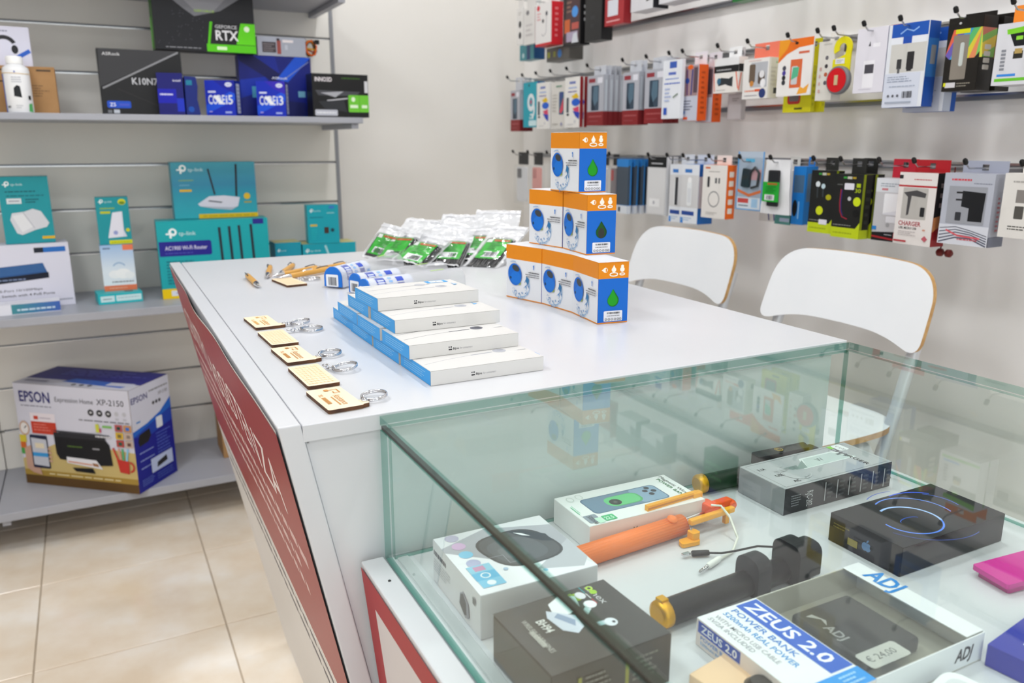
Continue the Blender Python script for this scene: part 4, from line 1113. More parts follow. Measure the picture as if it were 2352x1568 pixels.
keyfob('k', 0.2125, 0.916, 0.037, 0.090, 2, (0, 0.036), (0.043, 0.012, 0.0140, 0.30), 'blank-sided plywood keyring between the two dark engraved ones', 'back')
keyfob('k', 0.2135, 1.024, 0.037, 0.083, 3, (0, -0.030), (0.043, -0.018, 0.0140, 0.10), 'dark engraved plywood keyring lying third from the glass case', 'dark')
keyfob('k', 0.2150, 1.126, 0.0365, 0.088, 2, (0, 0.036), (0.058, 0.035, 0.0155, 0.0), 'blank-sided plywood keyring lying fourth from the glass case', 'back')
keyfob('k', 0.2150, 1.240, 0.037, 0.082, 3, (0, -0.030), (0.049, -0.035, 0.0135, 0.25), 'pale engraved plywood keyring at the end of the row', 'light')
keyfob('k', 0.3330, 1.590, 0.040, 0.090, 8, (0, 0.02), (0.052, 0.01, 0.0150, 0.0), 'blank plywood keyring lying before the bamboo pens', 'back')

# --- bamboo ball pens
def pen(tail, tip, label, lift=0.0, clip=2.2):
    a, b = Vector((*tail, CT + 0.0058 + lift)), Vector((*tip, CT + 0.0058))
    L_ = 0.140
    d = (b - a).normalized()
    a = b - d * L_
    ang = math.atan2(d.y, d.x)
    t = thing('bamboo_pen', label, 'pen', a, rot=(0, -math.asin(d.z), ang), group='bamboo pens on the counter')
    X = (1, 0, 0)
    MB().lathe([(0.0048, 0.006), (0.0054, 0.010), (0.0054, 0.108)], BAMBOO, 16, X).build('barrel', t)
    MB().lathe([(0.0054, 0.1083), (0.0052, 0.114), (0.0038, 0.128), (0.0018, 0.138), (0.0008, 0.140)], STEEL, 16, X).build('tip', t)
    MB().lathe([(0.0049, 0.0), (0.0050, 0.0058)], STEEL, 14, X).build('end_cap', t)
    MB().lathe([(0.0018, -0.009), (0.0022, -0.008), (0.0022, -0.0003)], DARKMETAL, 10, X).build('push_button', t)
    cy, cz = math.cos(clip), math.sin(clip)
    mb = MB()
    mb.tube([(0.004, 0.0052 * cy, 0.0052 * cz), (0.006, 0.0080 * cy, 0.0080 * cz), (0.020, 0.0082 * cy, 0.0082 * cz), (0.036, 0.0066 * cy, 0.0066 * cz)], 0.0011, DARKMETAL, 6)
    mb.build('clip', t)
pen((0.2715, 1.690), (0.2685, 1.552), 'bamboo pen lying apart from the others, pointing at the keyrings')
pen((0.339, 1.80), (0.304, 1.655), 'bamboo pen between the lone pen and the pen pile')
pen((0.399, 1.82), (0.330, 1.668), 'bamboo pen lying rearmost in the pen pile')
pen((0.424, 1.735), (0.314, 1.655), 'bamboo pen in the middle of the pen pile')
pen((0.447, 1.690), (0.318, 1.624), 'bamboo pen lying foremost in the pen pile beside the blank keyring', 0.003)
pen((0.504, 1.760), (0.376, 1.682), 'bamboo pen reaching towards the plastic bags', 0.0)

# --- clear half-round tubes with blue printed labels
def tube_pack(p, q, r, label, full=True):
    a, b = Vector((*p, CT + 0.0004)), Vector((*q, CT + 0.0004))
    d = b - a; L_ = d.length
    t = thing('clear_tube_pack', label, 'package', a, math.degrees(math.atan2(d.y, d.x)), 'clear plastic tubes with blue labels')
    H_ = r * 2.0
    def prof(rad, hh):
        pts = [(-rad, 0.002), (-rad, hh - rad)]
        for i in range(1, 16):
            an = math.pi - math.pi * i / 16
            pts.append((rad * math.cos(an), hh - rad + rad * math.sin(an)))
        pts += [(rad, hh - rad), (rad, 0.002)]
        return pts
    pr = prof(r, H_)
    n = len(pr)
    sk = MB()
    vs = [(x, y, z) for x in (0.002, L_ * 0.5, L_ - 0.008) for y, z in pr] + [(L_ - 0.001, y * 0.78, 0.002 + (z - 0.002) * 0.9) for y, z in pr]
    sk.add(vs, [(k * n + i, k * n + i + 1, (k + 1) * n + i + 1, (k + 1) * n + i) for k in range(3) for i in range(n - 1)], TUBEM, True)
    sk.add([(L_ - 0.001, y * 0.78, 0.002 + (z - 0.002) * 0.9) for y, z in pr], [tuple(range(n))], TUBEM)
    sk.build('shell', t)
    MB().box(0.0, -r * 1.25, 0, L_, r * 1.25, 0.0014, FROST).build('base_card', t)
    # printed end cap
    MB().prism([(y * 0.97, z * 0.98 + 0.001) for y, z in pr][::-1], -0.003, 0.0, M('#1671d2'), frame=lambda x, y, z: (z + 0.004, x, y)).build('end_cap', t)
    c = Cv(2 * r, H_); c.rr(0.13, 0.06, 0.80, 0.62, 0.05, '#eceff4').bar(0.24, 0.12, 0.70, 0.50, '#55565e', 14)
    c.build('end_print', t, (0.0008, r, 0.001), (0, -1, 0), (0, 0, 1))
    # paper label wrapped over the first part of the tube
    S = 2 * (H_ - r) + math.pi * r
    LW = L_ * 0.42
    c = Cv(S, LW)
    per = [0.0]
    for i in range(1, n):
        per.append(per[-1] + math.hypot(pr[i][0] - pr[i - 1][0], pr[i][1] - pr[i - 1][1]))
    def wrap(x, y, z):
        s = max(0.0, min(per[-1] - 1e-6, x / S * per[-1]))
        for i in range(1, n):
            if per[i] >= s: break
        f = (s - per[i - 1]) / max(1e-9, per[i] - per[i - 1])
        yy = pr[i - 1][0] + f * (pr[i][0] - pr[i - 1][0]); zz = pr[i - 1][1] + f * (pr[i][1] - pr[i - 1][1])
        k = 1 - z * 40
        return (0.004 + y, yy * k * 0.985, zz * k * 0.985 + 0.0003)
    NS = 20
    for i in range(NS):
        c.mb.add([(S * i / NS, 0, 0.0), (S * (i + 1) / NS, 0, 0.0), (S * (i + 1) / NS, LW, 0.0), (S * i / NS, LW, 0.0)], [(0, 1, 2, 3)], M('#dfe5f2'))
    def patch(x0, y0, x1, y1, col, m=6):
        for i in range(m):
            a_, b_ = x0 + (x1 - x0) * i / m, x0 + (x1 - x0) * (i + 1) / m
            c.mb.add([(S * a_, LW * y0, -0.0003), (S * b_, LW * y0, -0.0003), (S * b_, LW * y1, -0.0003), (S * a_, LW * y1, -0.0003)], [(0, 1, 2, 3)], M(col))
    for x0 in (0.12, 0.55):
        patch(x0, 0.16, x0 + 0.33, 0.36, '#2b49b4'); patch(x0 + 0.06, 0.19, x0 + 0.26, 0.33, '#cdd6ee')
        for k in range(4): patch(x0 + 0.02 + 0.08 * k, 0.44, x0 + 0.07 + 0.08 * k, 0.52, '#8db8ea', 2)
        patch(x0 + 0.02, 0.62, x0 + 0.16, 0.78, '#2f3fa8', 3); patch(x0 + 0.19, 0.62, x0 + 0.30, 0.78, '#3a55c0', 3)
        patch(x0, 0.85, x0 + 0.12, 0.95, '#58a4e4', 3)
    c.build('label_print', t, (0, 0, 0), (1, 0, 0), (0, 1, 0), fn=wrap)
    g = Cv(0.03, 0.008); g.d(0.0, 0.1, 1.0, 0.9, 1, '#a5d84a', fill=0.9)
    g.build('green_print', t, (L_ * 0.66, -0.006, H_ + 0.0002), (1, 0, 0), (0, 1, 0))
tube_pack((0.394, 1.494), (0.575, 1.640), 0.0205, 'clear tube with blue end cap lying closest to the bamboo pens')
tube_pack((0.412, 1.412), (0.618, 1.486), 0.0195, 'clear shiny tube in the middle of the three tubes')
tube_pack((0.408, 1.345), (0.615, 1.395), 0.0195, 'clear tube with blue label half hidden behind the earphone boxes')

# --- zip bags with black cable and green label, heaped against each other
def bag(BLc, BRc, TLc, label, up=0.45, down=0.14, side=0.18, green=True, seed=1, shift=0.0):
    """BLc, BRc, TLc: three corners of the green card; the bag reaches beyond it"""
    a, b, tl = Vector(BLc), Vector(BRc), Vector(TLc)
    eu = b - a; ev = tl - a
    ev = ev - eu.normalized() * ev.dot(eu.normalized()) * 0.35
    nrm = eu.cross(ev).normalized()
    base = Vector((a.x, a.y, CT + 0.0004))
    t = thing('zip_bag', label, 'bag', base, 0, 'zip bags heaped on the counter')
    zfl = CT + 0.0012
    def pt(u, v, h):
        p = a + eu * u + ev * v + nrm * h
        if p.z < zfl: p.z = zfl
        return p - base
    def w(u, v): return noise.noise(Vector((u * 3.1 + seed * 7.3, v * 3.1, seed))) 
    u0, u1, v0, v1 = -side, 1 + side, -down, 1 + up
    sh_ = MB()
    def top_f(s, q):
        u, v = u0 + (u1 - u0) * s, v0 + (v1 - v0) * q
        body = max(0.0, math.sin(math.pi * min(1, max(0, s)))) ** 0.5 * (1.0 if v < 1.0 else max(0.12, 1 - (v - 1.0) * 4))
        return pt(u, v, 0.0022 + 0.0075 * body + 0.0042 * w(u * 2, v * 2))
    def bot_f(s, q):
        u, v = u1 - (u1 - u0) * s, v0 + (v1 - v0) * q
        return pt(u, v, -0.004 - 0.002 * abs(w(u, v)))
    WF = clear_mat('white_film', (0.9, 0.9, 0.92), white=0.72, rough=0.15)
    CF = clear_mat('thin_film', (0.985, 0.985, 0.99), white=0.03, rough=0.10)
    nu, nv = 16, 22
    P = [top_f(i / nu, j / nv) for j in range(nv + 1) for i in range(nu + 1)]
    fw, fc = [], []
    for j in range(nv):
        for i in range(nu):
            u = u0 + (u1 - u0) * (i + 0.5) / nu; v = v0 + (v1 - v0) * (j + 0.5) / nv
            q = (j * (nu + 1) + i, j * (nu + 1) + i + 1, (j + 1) * (nu + 1) + i + 1, (j + 1) * (nu + 1) + i)
            (fc if (green and -0.10 < u < 1.16 and v0 + 0.05 < v < 1.04) else fw).append(q)
    sh_.add(P, fw, WF, True)
    if fc: sh_.add(P, fc, CF, True)
    sh_.build('front_film', t)
    MB().grid(bot_f, 12, 16, clear_mat('white_film', (0.9, 0.9, 0.92), white=0.72, rough=0.15)).build('back_film', t)
    MB().grid(lambda s, q: pt(u0 + (u1 - u0) * s, v1 - 0.16 + 0.05 * q, 0.0045 + 0.004 * w(s * 2, 9)), 14, 2, M('#dcdde1', 0.25)).build('zip_strip', t)
    if green:
        cab = MB()
        for k in range(11):                    # black cable wound lengthwise under the card
            uu = -0.02 + 0.112 * k
            pts = [pt(uu + 0.03 * w(k, i), v0 + 0.07 + (0.98 - v0 - 0.07) * i / 7, 0.0006 + 0.0016 * (k % 2) + 0.001 * w(k * 2, i)) for i in range(8)]
            cab.tube(pts, 0.0030, M('#17181c', 0.22), 7)
        for k in range(2):
            pts = [pt(-0.02 + 1.15 * i / 7, v0 + 0.10 + 0.07 * k + 0.02 * w(i, k), 0.0035) for i in range(8)]
            cab.tube(pts, 0.0026, M('#17181c', 0.22), 7)
        cab.build('coiled_cable', t, kind='stuff')
        MB().grid(lambda s, q: pt(s * 1.0, q * 1.0, 0.0062 + 0.002 * w(s, q)), 8, 8, M('#22ac24', 0.35)).build('green_card', t)
        c = Cv(1, 1)
        def q4(x0, y0, x1, y1, col):
            c.k += 1
            c.mb.add([(x0, y0, c.k), (x1, y0, c.k), (x1, y1, c.k), (x0, y1, c.k)], [(0, 1, 2, 3)], M(col))
        q4(0.20, 0.07, 0.84, 0.36, '#eef0f2')
        r2 = random.Random(seed)
        x = 0.24
        while x < 0.8:
            ww = r2.choice((0.012, 0.02, 0.03)); q4(x, 0.10, x + ww, 0.31, '#3a3b40'); x += ww + r2.choice((0.012, 0.022))
        q4(0.30, 0.86, 0.97, 0.95, '#b5501c'); q4(0.02, 0.80, 0.24, 0.97, '#dfe6df')
        for k in range(4): q4(0.25, 0.46 + 0.09 * k, 0.25 + r2.uniform(0.3, 0.6), 0.485 + 0.09 * k, '#157018')
        c.build('card_print', t, (0, 0, 0), (1, 0, 0), (0, 1, 0), fn=lambda x, y, z: pt(x, y, 0.0064 + 0.00006 * z + 0.002 * w(x, y)))
    return t
bag((0.560, 1.800, 0.966), (0.592, 1.765, 0.957), (0.598, 1.790, 1.008), 'zip bag with green card at the pen end of the heap', 0.5, 0.22, 0.2, True, 1)
bag((0.575, 1.760, 0.957), (0.606, 1.705, 0.960), (0.618, 1.770, 0.998), 'zip bag with green card, second from the pens', 0.4, 0.2, 0.2, True, 2)
bag((0.592, 1.690, 0.960), (0.627, 1.640, 0.954), (0.650, 1.718, 0.992), 'zip bag with green card lying over a clear tube', 0.5, 0.12, 0.2, True, 3)
bag((0.663, 1.658, 0.961), (0.722, 1.650, 0.956), (0.722, 1.704, 0.990), 'zip bag with green card and barcode in the middle of the heap', 0.36, 0.42, 0.18, True, 4)
bag((0.760, 1.645, 0.957), (0.800, 1.606, 0.957), (0.818, 1.668, 0.994), 'zip bag with green card beside the speaker boxes', 0.75, 0.5, 0.25, True, 5)
bag((0.742, 1.690, 0.960), (0.800, 1.668, 0.958), (0.800, 1.738, 0.994), 'zip bag with green edge squeezed behind the middle one', 0.5, 0.3, 0.2, True, 6)
bag((0.640, 1.840, 0.972), (0.705, 1.800, 0.966), (0.690, 1.860, 1.010), 'crumpled white zip bag at the back of the heap towards the pens', 0.55, 0.3, 0.2, False, 7)
bag((0.735, 1.790, 0.975), (0.800, 1.762, 0.972), (0.775, 1.820, 1.018), 'crumpled white zip bag at the top of the heap', 0.55, 0.35, 0.25, False, 8)
bag((0.812, 1.750, 0.968), (0.880, 1.722, 0.966), (0.850, 1.785, 1.018), 'white zip bag with tall corner at the back of the heap', 0.65, 0.35, 0.25, False, 9)
bag((0.690, 1.745, 0.980), (0.755, 1.715, 0.976), (0.728, 1.765, 1.008), 'white zip bag with punched hole above the green cards', 0.5, 0.2, 0.2, False, 10)

# ------------------------------------------------------------------ goods inside the glass case
def mag_top(c):
    c.rr(0.14, 0.28, 0.80, 0.78, 0.04, '#55708a').rr(0.15, 0.30, 0.79, 0.76, 0.035, '#6c8aa2').rr(0.56, 0.30, 0.79, 0.76, 0.035, '#89a7c0')
    c.rr(0.31, 0.36, 0.60, 0.68, 0.06, '#4fae6c').rr(0.30, 0.38, 0.585, 0.67, 0.06, '#62c781').e(0.375, 0.50, 0.048, 0.048, '#22302a').e(0.375, 0.50, 0.015, 0.015, '#59625c')
    for x, y in ((0.68, 0.62), (0.72, 0.70), (0.745, 0.58), (0.70, 0.50)): c.e(x, y, 0.022, 0.022, '#2c3640')
    c.t(0.93, 0.96, 0.06, 'Magnetic Wireless', '#4c5a50', w=0.43, rot=-math.pi / 2).t(0.885, 0.90, 0.055, 'POWER BANK', '#2c7a48', w=0.36, rot=-math.pi / 2, b=1.2)
    c.rr(0.03, 0.07, 0.13, 0.30, 0.01, '#8c98a4').t(0.055, 0.27, 0.075, '5000mAh', '#24303a', w=0.125, rot=-math.pi / 2, b=1).rr(0.15, 0.04, 0.245, 0.20, 0.008, '#3fb878').t(0.16, 0.075, 0.08, '22.5', '#e0f4e8', w=0.07, b=1).r(0.09, 0.02, 0.14, 0.18, '#bfe6cf')
    c.l([(0.03, 0.36), (0.03, 0.62)], 0.006, '#4fc08a').l([(0.045, 0.40), (0.045, 0.66)], 0.004, '#8ad4b0').arc(0.09, 0.84, 0.025, 0.035, 0, 360, 0.004, '#b8c4bc').arc(0.17, 0.86, 0.025, 0.035, 0, 360, 0.004, '#b8c4bc')
def mag_front(c):
    c.t(0.36, 0.40, 0.19, 'Magnetic Wireless', '#6f7f5c', w=0.40, sh=0.15)
carton('power_bank_box', 'white magnetic power bank box with a green bank on a phone picture', 'box', (0.5165, 0.6615, CZ + 0.0004), -1, 0.156, 0.0785, 0.0300, '#eef0f0', {'front': '#eadfd8', 'left': '#e6e6e6'}, {'top': mag_top, 'front': mag_front}, rough=0.3)
def cam_top(c):
    c.p([(0.0, 0.62), (0.42, 0.28), (1.0, 0.28), (1.0, 0.80), (0.45, 0.98), (0.0, 0.80)], '#a9abb4').p([(0, 0), (1, 0), (0.92, 0.22), (0.30, 0.46), (0, 0.72)], '#e9eaf0').p([(0.55, 0.16), (1, 0.50), (1, 0.16), (0.90, 0.04)], '#b9bcc4')
    def blob(s, col, ox=0.0, oy=0.0):
        pts = []
        for i in range(40):
            an = 2 * math.pi * i / 40
            k = 1.0 / (abs(math.cos(an)) ** 3 + abs(math.sin(an)) ** 3) ** (1 / 3)
            x, y = 0.33 * s * k * math.cos(an), 0.31 * s * k * math.sin(an)
            pts.append((0.58 + ox + x * 0.92 - y * 0.22, 0.55 + oy + y * 0.95 + x * 0.10))
        c.p(pts, col)
    blob(1.0, '#3f4247'); blob(0.93, '#53575c'); blob(0.70, '#5f646a', -0.03, -0.03); blob(0.35, '#6c7177', -0.08, -0.05)
    c.p([(0.60, 0.84), (0.74, 0.80), (0.88, 0.66), (0.88, 0.52), (0.80, 0.56), (0.68, 0.70)], '#2b3945')
    c.p([(0.64, 0.80), (0.70, 0.76), (0.75, 0.68), (0.69, 0.72)], '#eef2f5').e(0.60, 0.12, 0.02, 0.02, '#8fc4e0')
    for k, col in enumerate(('#b4b0c8', '#c9a8cc', '#7cc0e0', '#b0b4d4')): c.e(0.14 + 0.0 * k, 0.93 - 0.155 * k, 0.058, 0.058, col)
    c.r(0.055, 0.19, 0.25, 0.31, '#5cb4dc').r(0.055, 0.31, 0.25, 0.42, '#8cc8e0').r(0.06, 0.08, 0.25, 0.19, '#7cc2e2').r(0.10, 0.33, 0.19, 0.40, '#c890b4').e(0.15, 0.135, 0.035, 0.035, '#e8f2f8').arc(0.15, 0.25, 0.035, 0.035, 0, 360, 0.012, '#e0eef6')
    c.l([(0.27, 0.48), (0.40, 0.48), (0.40, 0.34), (0.50, 0.34)], 0.005, '#b0b2ba').e(0.33, 0.27, 0.02, 0.02, '#a8c0d8')
def cam_left(c):
    c.d(0.02, 0.66, 0.30, 0.80, 1, '#5c5e68', fill=0.8).d(0.03, 0.30, 0.42, 0.60, 5, '#c4c6cc', seed=3).p([(0.60, 0.28), (0.62, 0.55), (0.68, 0.64), (0.78, 0.50), (0.80, 0.18), (0.72, 0.10)], '#9a9ca8').p([(0.61, 0.30), (0.63, 0.53), (0.68, 0.60), (0.74, 0.48), (0.75, 0.2), (0.70, 0.14)], '#55585e').r(0.87, 0.66, 0.92, 0.82, '#77797e')
carton('camera_box', 'white and grey box with a dark rounded camera pictured on top', 'box', (0.3275, 0.572, CZ + 0.0004), -1, 0.121, 0.116, 0.0440, '#dcdde2', {'front': '#d2d3d6', 'left': '#e2e2e8'}, {'top': cam_top, 'left': cam_left}, rough=0.32)
def fon_top(c):
    c.t(0.79, 0.97, 0.075, 'fonex', '#c8c8ca', w=0.26, rot=-math.pi / 2).e(0.82, 0.93, 0.03, 0.03, '#b4d64a').e(0.82, 0.86, 0.03, 0.03, '#9cc83a').e(0.82, 0.93, 0.014, 0.014, '#3a3a3c').l([(0.755, 0.99), (0.755, 0.88)], 0.008, '#3aa0a8').l([(0.755, 0.87), (0.755, 0.78)], 0.008, '#e0e0e0').l([(0.755, 0.77), (0.755, 0.68)], 0.008, '#c03c44').r(0.62, 0.80, 0.68, 0.92, '#a4b83c').t(0.60, 0.94, 0.06, '5.0', '#b8c84a', w=0.1, rot=-math.pi / 2, b=1)
    c.p([(0.38, 0.70), (0.42, 0.88), (0.56, 0.96), (0.66, 0.88), (0.62, 0.72), (0.50, 0.66)], '#e8e9ee').p([(0.32, 0.70), (0.36, 0.80), (0.52, 0.62), (0.50, 0.44), (0.42, 0.38), (0.34, 0.48)], '#cdd4e2').p([(0.37, 0.68), (0.42, 0.72), (0.49, 0.56), (0.45, 0.48)], '#8fa0bc').l([(0.58, 0.58), (0.66, 0.66)], 0.05, '#e2e5ec').e(0.70, 0.70, 0.05, 0.05, '#eceef2').l([(0.54, 0.42), (0.66, 0.40)], 0.05, '#d6dce8').e(0.70, 0.38, 0.05, 0.05, '#dde2ea').e(0.72, 0.37, 0.014, 0.014, '#3a3c42').e(0.70, 0.86, 0.04, 0.05, '#dcdde2')
    c.t(0.22, 0.70, 0.085, 'BH94', '#e0e0dd', w=0.16, rot=-math.pi / 2, b=2).d(0.11, 0.2, 0.15, 0.74, 1, '#b4b2ac').t(0.125, 0.76, 0.05, 'WIRELESS EARPHONES', '#c4c2bc', w=0.42, rot=-math.pi / 2)
def fon_front(c): c.r(0.60, 0.2, 0.63, 0.8, '#8c8a3c').d(0.66, 0.3, 0.9, 0.8, 5, '#77746c', seed=4).r(0.2, 0.55, 0.23, 0.8, '#8c8a3c').d(0.26, 0.4, 0.5, 0.8, 4, '#77746c', seed=2)
carton('earbuds_box', 'dark grey earbuds box with white earbuds pictured on top', 'box', (0.3235, 0.450, CZ + 0.0004), 2, 0.114, 0.094, 0.045, '#47443f', {'top': '#4c4a48', 'left': '#57534d'}, {'top': fon_top, 'front': fon_front}, rough=0.32, bevel=0.002)
def chg_top(c):
    c.r(0.0, 0.0, 1.0, 1.0, '#b0b3b6').l([(0.03, 0.05), (0.97, 0.05), (0.97, 0.95), (0.03, 0.95), (0.03, 0.05)], 0.005, '#6d7073')
    c.p([(0.36, 0.44), (0.46, 0.80), (0.78, 0.80), (0.86, 0.44)], '#e2eae8').p([(0.40, 0.46), (0.48, 0.76), (0.76, 0.76), (0.82, 0.46)], '#c2d0cd').p([(0.30, 0.48), (0.46, 0.74), (0.40, 0.46)], '#8a9c98').p([(0.24, 0.62), (0.36, 0.62), (0.34, 0.5), (0.28, 0.50)], '#7c8a88').r(0.76, 0.62, 0.80, 0.68, '#5c6a68').r(0.79, 0.52, 0.83, 0.58, '#5c6a68').t(0.55, 0.56, 0.12, 'W', '#6f7c7a', w=0.06)
    c.t(0.80, 0.90, 0.085, 'CHARGER', '#1b1d20', w=0.33, rot=-math.pi / 2, b=0.8).p([(0.80, 0.97), (0.88, 0.97), (0.86, 0.86), (0.80, 0.86)], '#86cf3a').rr(0.84, 0.72, 0.93, 0.97, 0.02, '#f4f6f6').t(0.87, 0.93, 0.07, '€ 5,00', '#55585c', w=0.08, rot=-math.pi / 2)
    c.t(0.06, 0.70, 0.07, '3.1A', '#222428', w=0.06, b=1).t(0.10, 0.40, 0.07, 'USB', '#222428', w=0.07, b=1.2).t(0.14, 0.12, 0.07, 'AC', '#222428', w=0.055, b=1.2).arc(0.26, 0.42, 0.10, 0.11, 90, 330, 0.008, '#b8bcbe').l([(0.26, 0.2), (0.32, 0.24)], 0.01, '#b0b4b6').d(0.14, 0.5, 0.28, 0.6, 2, '#aeb2b4')
def chg_front(c):
    c.t(0.20, 0.70, 0.30, 'RJC-202', '#c9c9cb', w=0.105, rot=-math.pi / 2).d(0.06, 0.25, 0.15, 0.7, 5, '#8c8c90', seed=3)
    for k in range(6): c.l([(0.36 + 0.108 * k, 0.15), (0.36 + 0.108 * k, 0.88)], 0.008, '#b9b9bc').d(0.378 + 0.108 * k, 0.2, 0.43 + 0.108 * k, 0.85, 4, '#4a4a4e', seed=k)
carton('charger_box', 'silver grey charger box with black edge and white price sticker', 'box', (0.7835, 0.632, CZ + 0.0004), 0, 0.186, 0.076, 0.0335, '#9a9da0', {'front': '#2b2b2e', 'left': '#8d9194'}, {'top': chg_top, 'front': chg_front}, rough=0.22)
def ph_top(c):
    c.r(0, 0, 1, 1, '#1b1c20')
    for rx, ry, cx, cy, a0, a1, w_, col in ((0.20, 0.185, 0.37, 0.42, 170, 330, 0.012, '#5a8cf8'), (0.20, 0.185, 0.37, 0.42, -30, 110, 0.016, '#a8c8ff'), (0.26, 0.24, 0.47, 0.50, -20, 115, 0.010, '#6a94f4'), (0.30, 0.25, 0.56, 0.54, -15, 40, 0.007, '#4a70dc'), (0.27, 0.20, 0.60, 0.62, 30, 100, 0.012, '#4064e0'), (0.30, 0.24, 0.52, 0.66, 70, 120, 0.006, '#3a5ac4'), (0.40, 0.34, 0.50, 0.46, 195, 285, 0.005, '#3454b0')):
        c.arc(cx, cy, rx, ry, a0, a1, w_, col, 40)
    c.arc(0.36, 0.42, 0.08, 0.03, 0, 180, 0.006, '#3c66d0')
def ph_left(c): c.e(0.515, 0.42, 0.040, 0.052, '#5a7ea8').e(0.560, 0.42, 0.040, 0.052, '#5a7ea8').e(0.615, 0.46, 0.030, 0.034, '#17181c').e(0.548, 0.62, 0.010, 0.026, '#5a7ea8', rot=-0.5).d(0.06, 0.55, 0.30, 0.75, 2, '#6a5f30').r(0.28, 0.2, 0.42, 0.45, '#8a7c30')
carton('phone_box', 'glossy black phone box with blue glowing ring picture', 'box', (0.7755, 0.4745, CZ + 0.0004), 0, 0.168, 0.091, 0.0325, '#121214', None, {'top': ph_top, 'left': ph_left}, rough=0.08)
# window carton with a power bank
def adj():
    x0, x1, y0, y1, h = 0.433, 0.636, 0.352, 0.482, 0.0265
    t = thing('window_box', 'white and blue carton with clear window over a black power bank', 'box', (x0, y0, CZ + 0.0004))
    W_, D_ = x1 - x0, y1 - y0
    wm = M('#e9ebee', 0.35); gm = M('#c4c2b8', 0.4)
    xs = 0.068
    MB().box(0, 0, 0, xs, D_, h, wm, {'left': M('#e6dad6'), 'front': M('#e8dcd8')}).build('printed_end', t, 0.0005)
    MB().box(xs + 0.0002, 0, 0, W_, D_, 0.001, gm).box(xs + 0.0002, D_ - 0.001, 0.001, W_, D_, h, gm).box(W_ - 0.001, 0.0002, 0.001, W_, D_ - 0.0012, h, wm).box(xs + 0.0002, 0.0, 0.001, W_ - 0.0012, 0.001, h, wm).build('tray', t)
    MB().box(W_ - 0.022, 0.002, h + 0.0002, W_ + 0.0003, D_, h + 0.0008, wm).build('top_border', t)
    MB().box(xs + 0.001, 0.002, h - 0.0006, W_ - 0.0225, D_ - 0.002, h - 0.0001, clear_mat('window_film', (0.88, 0.88, 0.86), white=0.02, rough=0.04)).build('window', t)
    pbm = MB().box(xs + 0.022, 0.030, 0.0012, W_ - 0.040, D_ - 0.022, 0.0165, M('#2b2c30', 0.35)); pbm.build('power_bank', t, 0.004, 3)
    c = Cv(0.073, 0.078)
    c.p([(0.10, 0.86), (0.20, 0.86), (0.26, 0.70), (0.18, 0.62), (0.22, 0.74)], '#cfd0d4').t(0.10, 0.62, 0.12, 'ADJ', '#b8babf', w=0.30, rot=-math.pi / 2, b=2).rr(-0.02, -0.16, 0.62, 0.10, 0.05, '#f2f4f6').t(0.05, -0.07, 0.09, '€ 24,00', '#6a6c72', w=0.45)
    c.build('sticker_print', t, (xs + 0.022, 0.030, 0.0168), (1, 0, 0), (0, 1, 0))
    c = Cv(xs, D_)
    rt = -math.pi / 2
    def v(x, y, s, size, col, ww, b=1.0): c.t(x, y, size, s, col, w=ww, rot=rt, b=b)
    c.r(0.62, 0.16, 0.98, 0.98, '#2f62c4')
    v(0.70, 0.95, 'ZEUS 2.0', 0.105, '#f4f6fb', 1.35, 1.6); v(0.48, 0.95, 'POWER BANK', 0.05, '#4a86d2', 1.1, 0.8); v(0.34, 0.95, '5200mAh REAL POWER', 0.045, '#4a9adc', 1.25, 0.8); v(0.20, 0.95, 'WITH MICRO USB CABLE', 0.038, '#a9acb4', 1.1, 0.2); v(0.09, 0.95, '5V/2A INCLUDED', 0.038, '#a9acb4', 0.8, 0.2)
    c.r(0.0, 0.0, 1.0, 0.14, '#2f96e4').d(0.62, 0.02, 0.9, 0.12, 3, '#9fd0f4').e(0.3, 0.06, 0.08, 0.06, '#d8ecfa')
    c.build('top_print', t, (0, 0, h), (1, 0, 0), (0, 1, 0))
    c = Cv(D_, h)
    c.r(0.02, 0.52, 0.42, 0.94, '#2f52b4').t(0.05, 0.60, 0.26, 'ZEUS 2.0', '#eef2fa', w=0.34, b=1.5).t(0.05, 0.32, 0.13, 'POWER BANK', '#4a86d2', w=0.32, b=1).t(0.05, 0.14, 0.11, '5200mAh REAL POWER', '#6aa8e0', w=0.36)
    c.build('side_print', t, (0, D_, 0), (0, -1, 0), (0, 0, 1))
    c = Cv(0.022, D_)
    c.t(0.25, 0.86, 0.30 * 0.5, 'ADJ', '#2f86d0', w=1.6, rot=rt, b=2.2)
    c.build('border_print', t, (W_ - 0.022, 0, h + 0.0009), (1, 0, 0), (0, 1, 0))
    c = Cv(W_ - xs, h); c.t(0.72, 0.32, 0.42, 'ADJ', '#33353a', w=0.16, b=2.2, sh=0.2)
    c.build('front_print', t, (xs, 0, 0), (1, 0, 0), (0, 0, 1))
    return t
adj()
